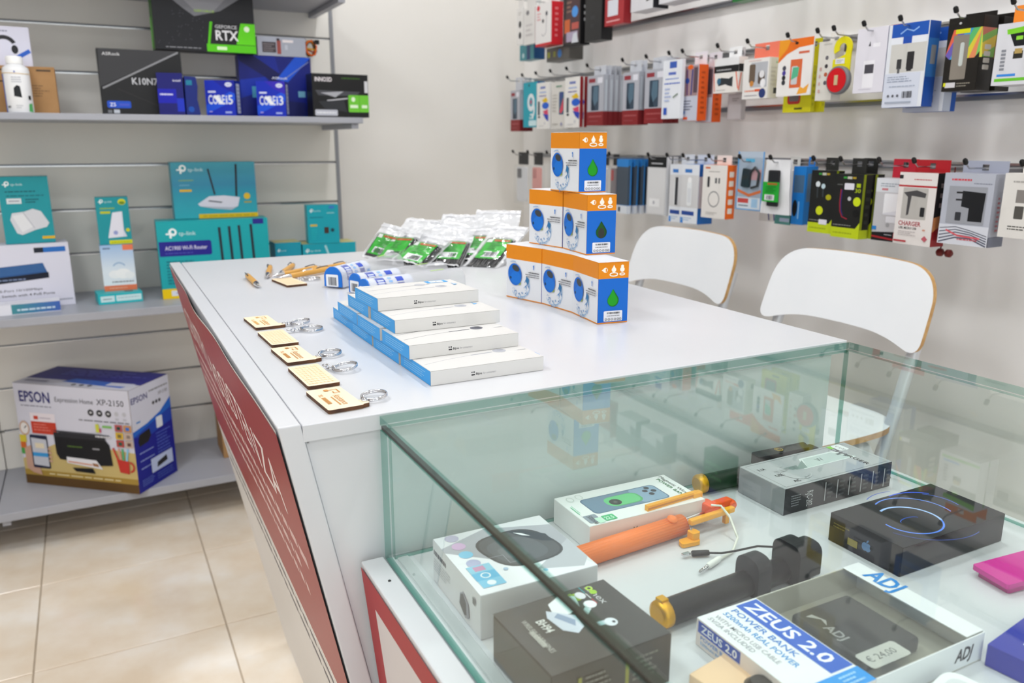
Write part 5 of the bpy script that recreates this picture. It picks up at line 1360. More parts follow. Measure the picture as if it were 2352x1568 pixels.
# selfie sticks
def frame_of(p, q):
    p, q = Vector(p), Vector(q)
    d = q - p
    return p, math.degrees(math.atan2(d.y, d.x)), d.length
OR1, OR2, YO = M('#f58038', 0.35), M('#ee5618', 0.32), M('#f2a81a', 0.3)
def selfie_orange():
    p, a, L_ = frame_of((0.405, 0.640, CZ + 0.0004), (0.575, 0.652, CZ))
    t = thing('selfie_stick', 'orange folded selfie stick with white jack cable', 'selfie stick', p, a)
    g = MB()
    pr = []
    for i in range(48):
        an = 2 * math.pi * i / 48
        rr = 0.0112 + (0.0005 if i % 2 else -0.0003)
        pr.append((rr * math.cos(an), rr * math.sin(an)))
    g.prism(pr, 0.0, 0.150, OR1, frame=lambda x, y, z: (z, -x, y + 0.0118), smooth=True)
    g.build('grip', t)
    MB().lathe([(0.0055, 0.0), (0.0062, 0.001), (0.0058, 0.003), (0.003, 0.0042)], OR1, 16, (0, -0.3, 1), (0.132, -0.002, 0.0222)).build('shutter_button', t)
    for k in range(3):
        MB().tube([(0.150, -0.004 + 0.004 * k, 0.012 + 0.001 * k), (0.198, -0.004 + 0.004 * k, 0.014 + 0.001 * k)], 0.0021, STEEL, 8).build('telescopic_rod', t)
    # phone clamp: two yellow arms, orange hinge, red knob
    MB().box(0.112, 0.016, 0.030, 0.188, 0.0215, 0.0365, YO).box(0.112, 0.0163, 0.0316, 0.186, 0.0157, 0.0346, M('#c87c10')).build('clamp_arm', t, 0.001)
    MB().box(0.180, 0.014, 0.018, 0.194, 0.022, 0.036, YO).build('clamp_bracket', t, 0.0015)
    MB().tube([(0.113, 0.018, 0.030), (0.113, 0.016, 0.022)], 0.0016, STEEL, 8).build('pin', t)
    MB().box(0.148, -0.0165, 0.0165, 0.216, -0.0095, 0.0235, YO).build('clamp_arm', t, 0.0018)
    MB().box(0.186, -0.010, 0.012, 0.200, 0.014, 0.027, OR2).build('hinge', t, 0.002)
    MB().box(0.196, -0.006, 0.020, 0.222, 0.004, 0.028, OR2).build('clamp_slide', t, 0.0015)
    MB().lathe([(0.005, -0.006), (0.0065, -0.003), (0.0065, 0.003), (0.005, 0.006)], OR2, 8, (0, 1, 0.1), (0.222, -0.002, 0.020)).build('knob', t)
    MB().box(0.206, -0.012, 0.002, 0.212, -0.006, 0.018, YO).build('clamp_stop', t, 0.001)
    MB().tube([(0.147, -0.016, 0.016), (0.147, -0.018, 0.006)], 0.0016, STEEL, 8).build('pin', t)
    MB().prism(rounded([(0.126, -0.026), (0.150, -0.030), (0.155, -0.016), (0.130, -0.015)], [0.004] * 4, 4), 0.0004, 0.005, YO).prism(rounded([(0.142, -0.026), (0.153, -0.026), (0.153, -0.015), (0.142, -0.015)], [0.003] * 4, 4), 0.005, 0.013, YO).build('phone_rest', t, 0.001)
    ca_, sa_ = math.cos(math.radians(-a)), math.sin(math.radians(-a))
    def L(x, y, z):
        x -= p.x; y -= p.y
        return (x * ca_ - y * sa_, x * sa_ + y * ca_, z)
    cabm = M('#e6e6dc', 0.4)
    MB().tube([L(*q) for q in ((0.590, 0.645, 0.030), (0.600, 0.640, 0.029), (0.603, 0.628, 0.020), (0.596, 0.606, 0.006), (0.574, 0.590, 0.002), (0.552, 0.584, 0.0022))], 0.0014, cabm, 8).build('cable', t)
    q0, q1 = Vector(L(0.552, 0.584, 0.0035)), Vector(L(0.527, 0.576, 0.0035))
    ax = (q1 - q0).normalized()
    MB().lathe([(0.0018, 0), (0.0034, 0.006), (0.0034, 0.022), (0.0028, 0.025)], M('#f0f0ec', 0.35), 14, ax, q0).build('plug_sleeve', t)
    MB().lathe([(0.0018, 0.0252), (0.0018, 0.030), (0.0014, 0.0302), (0.0014, 0.0308), (0.0018, 0.031), (0.0018, 0.034), (0.0014, 0.0342), (0.0014, 0.035), (0.0018, 0.0352), (0.0016, 0.039), (0.0008, 0.042)], STEEL, 12, ax, q0).build('jack', t)
selfie_orange()
GOLD = M('#dda420', 0.36, 0.75)
BLK = M('#17181b', 0.3)
def selfie_black(p, q, label, cable, r=0.0125):
    p, a, L_ = frame_of(p, q)
    t = thing('selfie_stick', label, 'selfie stick', p, a)
    MB().lathe([(r * 0.98, 0.010), (r, 0.012), (r, 0.168), (r * 0.9, 0.170)], BLK, 28, (1, 0, 0), (0, 0, r + 0.0002)).build('tube', t)
    MB().lathe([(r * 0.75, -0.002), (r * 1.02, 0.000), (r * 1.08, 0.003), (r * 1.08, 0.0085), (r * 0.95, 0.0097)], GOLD, 20, (1, 0, 0), (0, 0, r + 0.001)).build('gold_cap', t)
    if cable:
        MB().box(0.0005, -0.003, 2 * r - 0.001, 0.009, 0.006, 2 * r + 0.004, GOLD).build('cap_lug', t, 0.0008)
        fx = lambda x, y, z: (z, x, y)
        MB().prism(rounded([(-0.016, 0.002), (0.014, 0.002), (0.014, 0.041), (-0.016, 0.041)], [0.004, 0.004, 0.014, 0.014], 7), 0.110, 0.128, M('#1c1e24', 0.35), frame=fx).build('clamp_jaw', t)
        MB().prism(rounded([(-0.022, 0.003), (0.013, 0.003), (0.013, 0.045), (-0.022, 0.045)], [0.004, 0.004, 0.012, 0.012], 7), 0.160, 0.178, M('#1e1f23', 0.4), frame=fx).build('clamp_head', t)
        MB().prism(rounded([(-0.019, 0.005), (0.010, 0.005), (0.010, 0.040), (-0.019, 0.040)], [0.004, 0.004, 0.012, 0.012], 7), 0.1785, 0.196, M('#222327', 0.4), frame=fx).build('clamp_back', t)
        MB().lathe([(0.004, 0.0), (0.0065, 0.002), (0.0065, 0.009), (0.004, 0.011)], M('#1a1b1e', 0.35), 14, (1, 0, 0), (0.197, -0.004, 0.014)).build('clamp_screw', t)
        MB().tube([(0.168, 0.012, 0.030), (0.160, 0.032, 0.024), (0.150, 0.052, 0.012), (0.142, 0.064, 0.006), (0.132, 0.075, 0.004)], 0.0012, BLK, 8).build('cable', t)
        MB().lathe([(0.0030, 0), (0.0034, 0.003), (0.0034, 0.018), (0.0026, 0.019)], BLK, 10, (-0.9, 0.42, 0), (0.134, 0.074, 0.004)).build('plug_sleeve', t)
        MB().box(0.106, 0.082, 0.0025, 0.1155, 0.0865, 0.0055, STEEL).build('plug', t, 0.0004)
    else:
        MB().box(0.000, -0.004, 0.0004, 0.010, 0.004, 0.004, GOLD).build('cap_lug', t, 0.0008)
        MB().prism(rounded([(0.088, -0.010), (0.176, -0.010), (0.182, 0.008), (0.090, 0.008)], [0.004] * 4, 4), 2 * r + 0.0004, 2 * r + 0.014, M('#232226', 0.35)).build('clamp_head', t, 0.003)
        MB().prism(rounded([(0.150, -0.012), (0.192, -0.012), (0.192, 0.006), (0.152, 0.006)], [0.004] * 4, 4), 0.010, 2 * r + 0.010, M('#1c1c20', 0.35)).build('clamp_jaw', t, 0.003)
        c = Cv(0.012, 0.012); c.arc(0.5, 0.5, 0.42, 0.42, 0, 360, 0.10, '#c8a43c').arc(0.5, 0.5, 0.22, 0.22, 40, 320, 0.10, '#c8a43c')
        c.build('emblem', t, (0.124, -0.0063, 2 * r + 0.0144), (1, 0, 0), (0, 1, 0))
selfie_black((0.418, 0.516, CZ + 0.0004), (0.632, 0.528, CZ), 'black selfie stick with gold end and USB lead, before the window carton', True)
selfie_black((0.641, 0.7275, CZ + 0.0004), (0.80, 0.7215, CZ), 'black selfie stick with gold end against the rear glass', False, 0.0115)
pk = thing('pink_case', 'bright pink flat plastic case by the case edge', 'case', (0.83, 0.415, CZ + 0.0004), -6)
MB().prism(rounded([(-0.075, -0.02), (0.07, -0.022), (0.07, 0.024), (-0.072, 0.022)], [0.003] * 4, 3), 0.0065, 0.012, M('#d01a94', 0.25)).build('cover', pk, 0.001)
MB().prism(rounded([(-0.070, -0.018), (0.068, -0.02), (0.068, 0.020), (-0.068, 0.018)], [0.003] * 4, 3), 0, 0.006, M('#b81480', 0.3)).build('body', pk, 0.001)
def bl_top(c): c.p([(0.1, 0.4), (0.2, 0.4), (0.32, 0.75), (0.2, 0.75)], '#f2f4fa').r(0.05, 0.05, 0.95, 0.1, '#e8ecf6')
carton('blue_box', 'deep blue box with white lettering beside the window carton', 'box', (0.70, 0.285, CZ + 0.0004), 8, 0.12, 0.07, 0.02, '#2a34a0', None, {'top': bl_top})
eb_ = thing('orange_pack', 'peach coloured pack beside the dark earbuds box', 'package', (0.425, 0.415, CZ + 0.0004), 10)
MB().box(-0.03, -0.05, 0, 0.022, 0.03, 0.012, M('#ecc9a4', 0.4)).build('card', eb_, 0.001)
MB().lathe([(0.012, 0.0122), (0.013, 0.016), (0.008, 0.021)], M('#3a3632', 0.35), 18, (0, 0, 1), (-0.002, -0.018, 0)).build('earcup', eb_)
wp = thing('white_remote', 'rounded white plastic piece in front of the window carton', 'remote', (0.555, 0.320, CZ + 0.0004), 12)
MB().prism(rounded([(-0.03, -0.02), (0.03, -0.02), (0.03, 0.02), (-0.03, 0.02)], [0.014] * 4, 6), 0, 0.014, M('#eceef0', 0.2)).build('shell', wp, 0.004, 3)
MB().prism(rounded([(-0.022, -0.013), (0.022, -0.013), (0.022, 0.013), (-0.022, 0.013)], [0.01] * 4, 6), 0.0141, 0.0146, M('#d8dadf', 0.2)).build('face_plate', wp)

# ------------------------------------------------------------------ accessories on hooks along the panel wall
HOOKROD = M('#b9bbbf', 0.25, 1.0)
TIPX = 1.55
hook_proto = None
def hook(y, z, what, x_tip=TIPX):
    """wire hook from the wall rail to a black tip"""
    global hook_proto
    lab = f'black-tipped wire hook carrying the {what}'
    L_ = XR - 0.017 - x_tip
    if hook_proto is None:
        t = thing('display_hook', lab, 'hook', (XR - 0.017, y, z), 0, 'wire hooks on the accessory wall')
        MB().tube([(0, 0, 0), (-L_ + 0.014, 0, 0.002), (-L_ + 0.004, 0, 0.010), (-L_, 0, 0.015)], 0.0018, HOOKROD, 6).build('rod', t)
        MB().lathe([(0.0035, 0), (0.0048, 0.002), (0.0048, 0.010), (0.0030, 0.0125)], BLACK, 10, (-0.5, 0, 0.86), (-L_ + 0.002, 0, 0.010)).build('tip', t)
        MB().box(-0.004, -0.012, -0.012, 0.0005, 0.012, 0.006, DARKMETAL).build('clip', t, 0.001)
        hook_proto = t
        return t
    return dup(hook_proto, (XR - 0.017, y, z), 0, lab)
ROD = {1: 1.752, 2: 1.452, 3: 1.163}
def hang(row, name, label, cat, y, w, z, h, X, dep, col, cols=None, front=None, side=None, tab='#e9e9ec', tabw=0.6, n=1, gap=0.004, behind=None, group=None, what=None, mk_hook=True, rough=0.35, tilt=0.0, body='carton'):
    """package hanging with its front towards the counter; n > 1 adds the ones queued behind it on the hook"""
    rod = ROD[row]
    pr = {}
    if front: pr['front'] = front
    if side: pr['right'] = side
    t = carton(name, label, cat, (X, y, z), -90 + tilt, w, dep, h, col, cols, pr, group, 0.0005, rough=rough, body=body)
    top = rod + 0.012 - z
    if tab and top > h + 0.004:
        tw = w * tabw
        tm = M(tab)
        # header card with a punched slot, hanging on the rod
        MB().box(-tw / 2, dep - 0.0012, h + 0.0002, tw / 2, dep - 0.0002, max(h + 0.004, rod - 0.003 - z), tm).box(-tw / 2, dep - 0.0012, max(h + 0.004, rod - 0.003 - z), -0.007, dep - 0.0002, top - 0.003, tm).box(0.007, dep - 0.0012, max(h + 0.004, rod - 0.003 - z), tw / 2, dep - 0.0002, top - 0.003, tm).box(-tw / 2, dep - 0.0012, top - 0.003, tw / 2, dep - 0.0002, top + 0.004, tm).build('hang_tab', t)
    if mk_hook: hook(y, rod, ' '.join((what or label.replace(' hanging', '')).replace(',', '').split()[:11]))
    for k in range(1, n):
        dup(t, (X + k * (dep + gap), y, z), -90 + tilt, label + ', ' + ('', 'second', 'third', 'fourth')[k] + ' on its hook', group)
    return t

# ---- row 2 (middle)
G2 = 'grey and dark red protector boxes'
def redgrey(c):
    c.r(0, 0.28, 1, 1, '#b4b6c0').r(0, 0, 1, 0.28, '#8a2226').rr(0.24, 0.30, 0.72, 0.80, 0.04, '#3a4a5c').p([(0.30, 0.32), (0.66, 0.5), (0.66, 0.78), (0.40, 0.78)], '#587488').p([(0.26, 0.31), (0.5, 0.31), (0.3, 0.6)], '#1c2a3a').r(0.08, 0.86, 0.48, 0.94, '#96323c').r(0.62, 0.84, 0.92, 0.95, '#e4e4ee').d(0.12, 0.15, 0.9, 0.21, 1, '#b0585a').d(0.12, 0.06, 0.7, 0.11, 1, '#9c4448')
def redgrey_s(c): c.r(0, 0.28, 1, 1, '#a6aab4').r(0, 0, 1, 0.28, '#741a1e').r(0.4, 0.3, 0.7, 0.9, '#bcc4cc')
for y, w, z, h, n, lab in ((3.025, 0.080, 1.258, 0.160, 3, 'grey and red protector box hanging in the corner'), (2.432, 0.101, 1.271, 0.165, 4, 'grey and red protector box hanging beside the swirl box'), (2.226, 0.088, 1.269, 0.163, 2, 'grey and red protector box in the middle of its kind'), (2.102, 0.097, 1.272, 0.160, 3, 'grey and red protector box beside the tall white card')):
    hang(2, 'protector_box', lab, 'box', y, w, z, h, 1.585, 0.018, '#aeb2bc', {'bottom': '#741a1e'}, redgrey, redgrey_s, '#c9ccd4', 0.7, n, 0.003, None, G2, what=lab.replace(' hanging', ''))
def nine(c):
    c.r(0, 0, 1, 1, '#18a3b8').e(0.56, 0.55, 0.26, 0.30, '#e6eef2').e(0.56, 0.56, 0.13, 0.15, '#18a3b8').arc(0.55, 0.40, 0.24, 0.30, -70, 20, 0.10, '#e6eef2').e(0.56, 0.56, 0.06, 0.08, '#c84a6a').rr(0.40, 0.03, 0.95, 0.15, 0.05, '#cfeaf0').e(0.42, 0.93, 0.05, 0.05, '#12505c').r(0.5, 0.26, 0.8, 0.30, '#dfeef2').t(0.44, 0.17, 0.06, '9H', '#e6f4f6', w=0.3, b=1)
hang(2, 'glass_protector_box', 'turquoise screen glass box with a large white figure nine', 'box', 2.898, 0.112, 1.272, 0.170, 1.585, 0.016, '#18a3b8', {'right': '#0d4f9a'}, nine, None, None, n=2)
def swirl(c):
    c.r(0, 0, 1, 1, '#ebe9e6').d(0.3, 0.86, 0.72, 0.92, 1, '#4a63b8', fill=0.8).d(0.25, 0.76, 0.8, 0.82, 1, '#9db4e4').d(0.22, 0.69, 0.8, 0.735, 1, '#5a4aa0').p([(0.45, 0.62), (0.8, 0.68), (0.95, 0.60), (0.7, 0.54)], '#e8c21c').e(0.75, 0.50, 0.28, 0.13, '#1a5fd0').p([(0.55, 0.38), (0.95, 0.42), (0.98, 0.30), (0.7, 0.30)], '#d8426a').p([(0.55, 0.33), (1.0, 0.30), (0.98, 0.16), (0.75, 0.22)], '#2a3fb4').rr(0.12, 0.30, 0.28, 0.60, 0.03, '#4a545e').r(0.14, 0.24, 0.30, 0.28, '#33363c').e(0.7, 0.12, 0.06, 0.06, '#d0d0d4').d(0.2, 0.05, 0.6, 0.08, 1, '#c4c4c8')
hang(2, 'glass_protector_box', 'white screen glass box with bright swirl beside the turquoise box', 'box', 2.790, 0.092, 1.264, 0.170, 1.580, 0.014, '#e6e4e2', None, swirl, None, None, n=2)
def gphone(c):
    c.r(0, 0, 1, 1, '#dcd9d4').rr(0.55, 0.30, 0.88, 0.78, 0.05, '#2f5f7c').p([(0.58, 0.36), (0.85, 0.66), (0.85, 0.40), (0.7, 0.32)], '#d8485c').p([(0.58, 0.5), (0.85, 0.76), (0.6, 0.76)], '#3c4a8c').d(0.10, 0.35, 0.45, 0.75, 6, '#bcb8b2', seed=3).d(0.35, 0.88, 0.75, 0.92, 1, '#6f9c84', fill=0.8).d(0.1, 0.08, 0.5, 0.12, 1, '#a8a49e').e(0.75, 0.1, 0.06, 0.06, '#8c8cb4')
hang(2, 'glass_protector_box', 'cream screen glass box with phone picture between swirl boxes', 'box', 2.681, 0.102, 1.263, 0.168, 1.585, 0.014, '#dcd9d4', None, gphone, None, None, n=2)
hang(2, 'glass_protector_box', 'white screen glass box with swirl beside a grey red box', 'box', 2.567, 0.100, 1.266, 0.173, 1.575, 0.014, '#e8e6e4', {'right': '#8a2226'}, swirl, None, None, n=2)
def wblue(c):
    c.r(0, 0, 1, 1, '#e8ebf2').r(0.35, 0.86, 0.72, 0.97, '#3c5fb8').d(0.3, 0.74, 0.7, 0.80, 1, '#3a5cc0', fill=0.8).d(0.15, 0.66, 0.85, 0.70, 1, '#7c94d4').d(0.1, 0.58, 0.92, 0.625, 1, '#4a6cc8').d(0.14, 0.28, 0.5, 0.54, 4, '#aebce0', seed=5).r(0.12, 0.07, 0.30, 0.19, '#2f57b8').l([(0.6, 0.36), (0.85, 0.42)], 0.05, '#7a8c7c')
hang(2, 'accessory_card', 'tall white card with blue lettering and blue square', 'package', 1.992, 0.088, 1.283, 0.166, 1.565, 0.012, '#e4e7ee', None, wblue, None, None)
def ocable(c):
    c.r(0, 0, 1, 1, '#c3bfc8').p([(0.0, 0.98), (0.95, 0.98), (0.95, 0.45), (0.0, 0.45)], '#a88a8c').l([(0.25, 0.92), (0.30, 0.46)], 0.10, '#6c4a78').e(0.28, 0.72, 0.14, 0.12, '#2c4a9c').l([(0.6, 0.92), (0.55, 0.46)], 0.10, '#4a4a84').r(0.68, 0.5, 0.95, 0.95, '#5c4a54').e(0.45, 0.96, 0.18, 0.1, '#e8641c').r(0, 0, 1, 0.44, '#c6c9d8').d(0.12, 0.18, 0.7, 0.38, 4, '#6a6c80', seed=5).r(0.1, 0.02, 0.4, 0.07, '#e0582c').e(0.15, 0.15, 0.08, 0.08, '#3c70b8')
OG = 'orange sided cable boxes'
for k, (xo, yo) in enumerate(((0, 0), (0.046, -0.010))):
    hang(2, 'cable_box', ('orange sided cable box hanging beside the tall white card', 'orange sided cable box hanging behind another orange one')[k], 'box', 1.931 + yo, 0.068, 1.276 - 0.004 * k, 0.155, 1.585 + xo, 0.034, '#e0581c', {'right': '#e05a1c', 'front': '#c3bfc8'}, ocable, (lambda c: c.d(0.3, 0.1, 0.7, 0.9, 9, '#b04414', seed=4)), '#e4e4ec', 0.8, group=OG, mk_hook=(k == 0), what='orange cable boxes')
def carch(c):
    c.r(0, 0, 1, 0.58, '#e9e5e0').p([(0.18, 0.34), (0.3, 0.44), (0.62, 0.40), (0.78, 0.46), (0.78, 0.16), (0.6, 0.2), (0.5, 0.24), (0.2, 0.20)], '#2f3438').e(0.22, 0.34, 0.08, 0.09, '#3c6c88').l([(0.0, 0.58), (0.06, 0.04)], 0.03, '#e2582c').l([(0.90, 0.58), (1.0, 0.1)], 0.04, '#e2582c').r(0, 0.58, 1, 0.78, '#1d1d1f').d(0.1, 0.62, 0.7, 0.70, 1, '#b0b0b2').p([(0, 0.78), (1, 0.78), (1, 1), (0.1, 1)], '#e8e8ea').d(0.12, 0.06, 0.5, 0.1, 1, '#aaa6a2')
hang(2, 'car_charger_box', 'small white and black car charger box with orange edges', 'box', 1.784, 0.097, 1.347, 0.091, 1.585, 0.030, '#e6e2de', {'top': '#f0f0f0', 'right': '#e9e5e0'}, carch, (lambda c: c.r(0, 0.58, 1, 0.8, '#1d1d1f').l([(0.1, 0.05), (0.3, 0.55)], 0.12, '#e2582c')), '#e9e9ea', 0.5)
gb = hang(2, 'accessory_bag', 'small grey pouch hanging below the car charger box', 'bag', 1.792, 0.056, 1.276, 0.070, 1.630, 0.014, M('#b6aeb0', 0.4), None, (lambda c: c.r(0.05, 0.05, 0.95, 0.95, '#c6bfc2').d(0.3, 0.7, 0.8, 0.85, 2, '#8f878a')), None, '#cfcacc', 0.5, body='pouch', mk_hook=False)
def earb(c):
    c.r(0, 0, 1, 1, '#e8e5e2').r(0.30, 0.28, 0.95, 0.90, '#b6b8be').rr(0.24, 0.40, 0.48, 0.86, 0.05, '#6a5a4c').e(0.36, 0.38, 0.08, 0.08, '#c8843c').rr(0.60, 0.36, 0.86, 0.66, 0.06, '#5a4c44').e(0.74, 0.60, 0.10, 0.10, '#e6e4e6').e(0.80, 0.38, 0.10, 0.12, '#f0eff2').d(0.1, 0.16, 0.6, 0.24, 1, '#e08a6c').r(0.50, 0.18, 0.72, 0.24, '#e2643c').e(0.80, 0.13, 0.13, 0.13, '#2c3c74').d(0.1, 0.06, 0.6, 0.11, 1, '#9c98a0').d(0.2, 0.93, 0.7, 0.96, 1, '#d8a49c')
def earb_s(c): c.r(0.55, 0.12, 0.85, 0.26, '#4a4c50').p([(0.6, 0.86), (0.85, 0.86), (0.72, 0.93)], '#a8cca8').d(0.2, 0.3, 0.8, 0.8, 5, '#d4d0cc', seed=4)
hang(2, 'earphone_pack', 'white boxed earphones under a coral header', 'box', 1.671, 0.092, 1.326, 0.101, 1.585, 0.036, '#e4e1dc', None, earb, earb_s, '#ec7a62', 1.0)
def ousb(c):
    c.r(0, 0, 1, 1, '#ece8e6').p([(0, 1), (1, 1), (1, 0.86), (0.6, 0.84), (0.25, 0.74), (0.0, 0.60)], '#e8701c').p([(0.0, 1.0), (0.35, 1.0), (0.25, 0.84), (0.0, 0.66)], '#ec9a24').e(0.52, 0.92, 0.05, 0.03, '#3a2018').r(0.38, 0.14, 0.72, 0.64, '#d8683c').rr(0.42, 0.20, 0.60, 0.52, 0.03, '#c9cccf').p([(0.42, 0.28), (0.62, 0.34), (0.64, 0.5), (0.46, 0.5)], '#58b48c').r(0.60, 0.73, 0.9, 0.77, '#d86a4c').p([(0.62, 0.02), (0.9, 0.04), (0.96, 0.2), (0.8, 0.12), (0.7, 0.16)], '#f0a83c')
    for k, col in enumerate(('#444450', '#4a3a94', '#222226', '#33333a')): c.e(0.20, 0.50 - 0.085 * k, 0.055, 0.055, col)
hang(2, 'usb_stick_pack', 'white and orange blister pack with a green USB stick', 'package', 1.534, 0.110, 1.327, 0.134, 1.580, 0.004, '#e8e4e2', None, ousb, None, None, rough=0.2, body='card')
def yred(c): c.r(0, 0, 1, 1, '#e0d81c').rr(0.15, 0.18, 0.62, 0.62, 0.08, '#b8302c').rr(0.21, 0.24, 0.56, 0.62, 0.06, '#6c6468').r(0.42, 0.06, 0.70, 0.10, '#3a3a1c')
YG = 'yellow memory card boxes'
for k in range(2):
    hang(2, 'memory_card_box', ('yellow box with red framed window hanging behind the USB blister', 'yellow box queued behind another yellow box')[k], 'box', 1.556 - 0.002 * k, 0.092, 1.289, 0.111, 1.620 + 0.034 * k, 0.012, '#e0d81c', {'right': '#d2cc1c'}, yred, (lambda c: c.d(0.25, 0.1, 0.75, 0.9, 6, '#a8a41a', seed=2)), '#e0d81c', 0.5, group=YG, mk_hook=False)
def wside(c):
    c.d(0.3, 0.92, 0.8, 0.97, 1, '#bcb8b0')
    for k, col in enumerate(('#6a666c', '#3a3438', '#b85c3c', '#5a5660')): c.e(0.55, 0.72 - 0.14 * k, 0.10, 0.10, col)
    c.d(0.15, 0.1, 0.3, 0.6, 4, '#d0a8a0', seed=4)
hang(2, 'accessory_box', 'narrow cream box with a column of small icons', 'box', 1.442, 0.048, 1.312, 0.134, 1.585, 0.03, '#dcd8d0', None, wside, None, '#e0dcd6', 0.8)
# yellow hook-shaped hanger with a round red tin
yh = thing('round_hanger_pack', 'yellow hook-shaped hanger with a round red pack', 'package', (1.583, 1.395, 1.322), -90)
pts = [(0.020, 0.0), (0.020, 0.03)]
out = []
for i in range(15):
    a = math.radians(-20 + i * 16); out.append((0.026 * math.cos(a), 0.104 + 0.026 * math.sin(a)))
inn = []
for i in range(15):
    a = math.radians(204 - i * 16); inn.append((0.011 * math.cos(a), 0.104 + 0.011 * math.sin(a)))
poly = [(-0.026, 0.045), (0.024, 0.045), (0.024, 0.088)] + out + inn + [(0.008, 0.090), (-0.008, 0.084), (-0.026, 0.080)]
MB().prism(poly, 0.0, 0.003, M('#e3d815', 0.3), frame=lambda x, y, z: (x, 0.004 - z, y)).build('hanger', yh)
MB().lathe([(0.0300, 0.0), (0.0320, 0.002), (0.0320, 0.012), (0.0300, 0.014)], M('#77787c', 0.3), 32, (0, 1, 0), (0, -0.0105, 0.033)).build('tin', yh)
MB().lathe([(0.0270, 0.0), (0.0270, 0.0012)], M('#cf1620', 0.25), 32, (0, 1, 0), (0, -0.0120, 0.033)).build('red_disc', yh)
MB().box(-0.005, -0.0135, 0.022, 0.005, -0.0122, 0.044, M('#c9b48c', 0.3)).build('usb_plug', yh, 0.0005)
c = Cv(0.026, 0.012); c.r(0, 0, 1, 1, '#e6e6ea').d(0.1, 0.2, 0.9, 0.8, 2, '#a8a8b0'); c.build('sticker_print', yh, (-0.018, 0.0008, 0.070), (1, 0, 0), (0, 0, 1))
hook(1.395, ROD[2], 'yellow hook-shaped hanger')
# paper sleeve and red one behind
def paper(c): c.r(0.36, 0.50 - 0.22, 0.62, 0.44, '#55525c').p([(0.40, 0.72), (0.48, 0.72), (0.45, 0.80)], '#4a4852').r(0.55, 0.70, 0.78, 0.76, '#f4f2f8').r(0.30, 0.08, 0.66, 0.50, '#f0eef4').r(0.34, 0.30, 0.64, 0.44, '#4c4a52').d(0.2, 0.04, 0.6, 0.07, 1, '#c8c4d0')
hang(2, 'paper_sleeve', 'crumpled white paper sleeve with a small dark square', 'package', 1.313, 0.080, 1.323, 0.138, 1.580, 0.008, '#e2dfe8', None, paper, None, None, rough=0.5, body='sleeve')
hang(2, 'red_sleeve', 'red sleeve hanging behind the white paper sleeve', 'package', 1.300, 0.072, 1.328, 0.130, 1.618, 0.010, '#b02c3c', None, None, None, '#b84a54', 0.6, mk_hook=False, body='sleeve')
# blue charger boxes with a window
def bluech(c):
    c.r(0, 0, 1, 1, '#e4e7ee').r(0.08, 0.84, 0.98, 1.0, '#1f56b4').l([(0.3, 0.88), (0.45, 0.93), (0.62, 0.90), (0.75, 0.94)], 0.03, '#8fb8ee').r(0.08, 0.76, 0.95, 0.84, '#e9ecf4').r(0.38, 0.74, 0.60, 0.84, '#2350b0').r(0.10, 0.42, 0.98, 0.76, '#cfcdc8').rr(0.52, 0.45, 0.70, 0.66, 0.02, '#2b2a2c').r(0.54, 0.43, 0.66, 0.48, '#2b2a2c').rr(0.28, 0.46, 0.40, 0.58, 0.02, '#38383a').r(0.31, 0.41, 0.37, 0.47, '#5a5a5c').r(0.0, 0.0, 0.9, 0.41, '#d5dae8').d(0.08, 0.30, 0.8, 0.38, 3, '#9aa4b8', seed=2).d(0.15, 0.24, 0.8, 0.265, 1, '#a8b2c4').bar(0.50, 0.11, 0.75, 0.19, '#55565c', 8).e(0.15, 0.14, 0.03, 0.03, '#6a6c74').e(0.27, 0.14, 0.03, 0.03, '#6a6c74').e(0.39, 0.14, 0.03, 0.03, '#6a6c74').r(0.08, 0.05, 0.75, 0.07, '#a8b0c0')
BG = 'blue sided charger boxes'
hang(2, 'charger_box', 'blue sided charger box with a window showing a black car plug', 'box', 1.222, 0.097, 1.289, 0.171, 1.580, 0.034, '#1d4fa8', {'front': '#dfe3ec', 'right': '#1b4ea6'}, bluech, (lambda c: c.r(0, 0.35, 1, 0.8, '#2f6fb8').r(0.35, 0.5, 0.8, 0.72, '#8a8c90')), None, group=BG)
hang(2, 'charger_box', 'blue sided charger box queued behind the one with the car plug', 'box', 1.214, 0.097, 1.280, 0.171, 1.640, 0.040, '#1d4fa8', {'front': '#dfe3ec', 'right': '#1c55b0'}, bluech, (lambda c: c.r(0.0, 0.62, 1, 1, '#c8d0dc').r(0, 0, 0.6, 0.35, '#c8d0e2')), None, group=BG, mk_hook=False)
def rainbow(c):
    c.r(0, 0, 1, 1, '#1c1814')
    for k, col in enumerate(('#e0664c', '#6a5cb0', '#3c9ad0', '#5cb86c', '#d8c83c', '#e08a5c', '#7cc060', '#d0d048')):
        a = -0.25 + 0.19 * k
        c.p([(max(0, a), 0.44 if a > 0 else 0.5), (min(1, a + 0.19), 0.44), (min(1, a + 0.62), 0.84), (max(0, min(1, a + 0.43)), 0.84)], col)
    c.p([(0, 0.44), (0.25, 0.36), (0.72, 0.36), (1, 0.52), (1, 0.30), (0, 0.30)], '#1c1814').r(0.0, 0.84, 1.0, 1.0, '#16120e').r(0.24, 0.78, 0.66, 0.84, '#d8d818').rr(0.20, 0.16, 0.66, 0.76, 0.03, '#8a8278').rr(0.42, 0.34, 0.54, 0.66, 0.05, '#c6ccc8').r(0.10, 0.05, 0.40, 0.12, '#d8d4d8').d(0.44, 0.05, 0.85, 0.12, 2, '#8a8478').r(0.05, 0.07, 0.12, 0.12, '#d8d818').e(0.35, 0.92, 0.04, 0.03, '#c8c8c8')
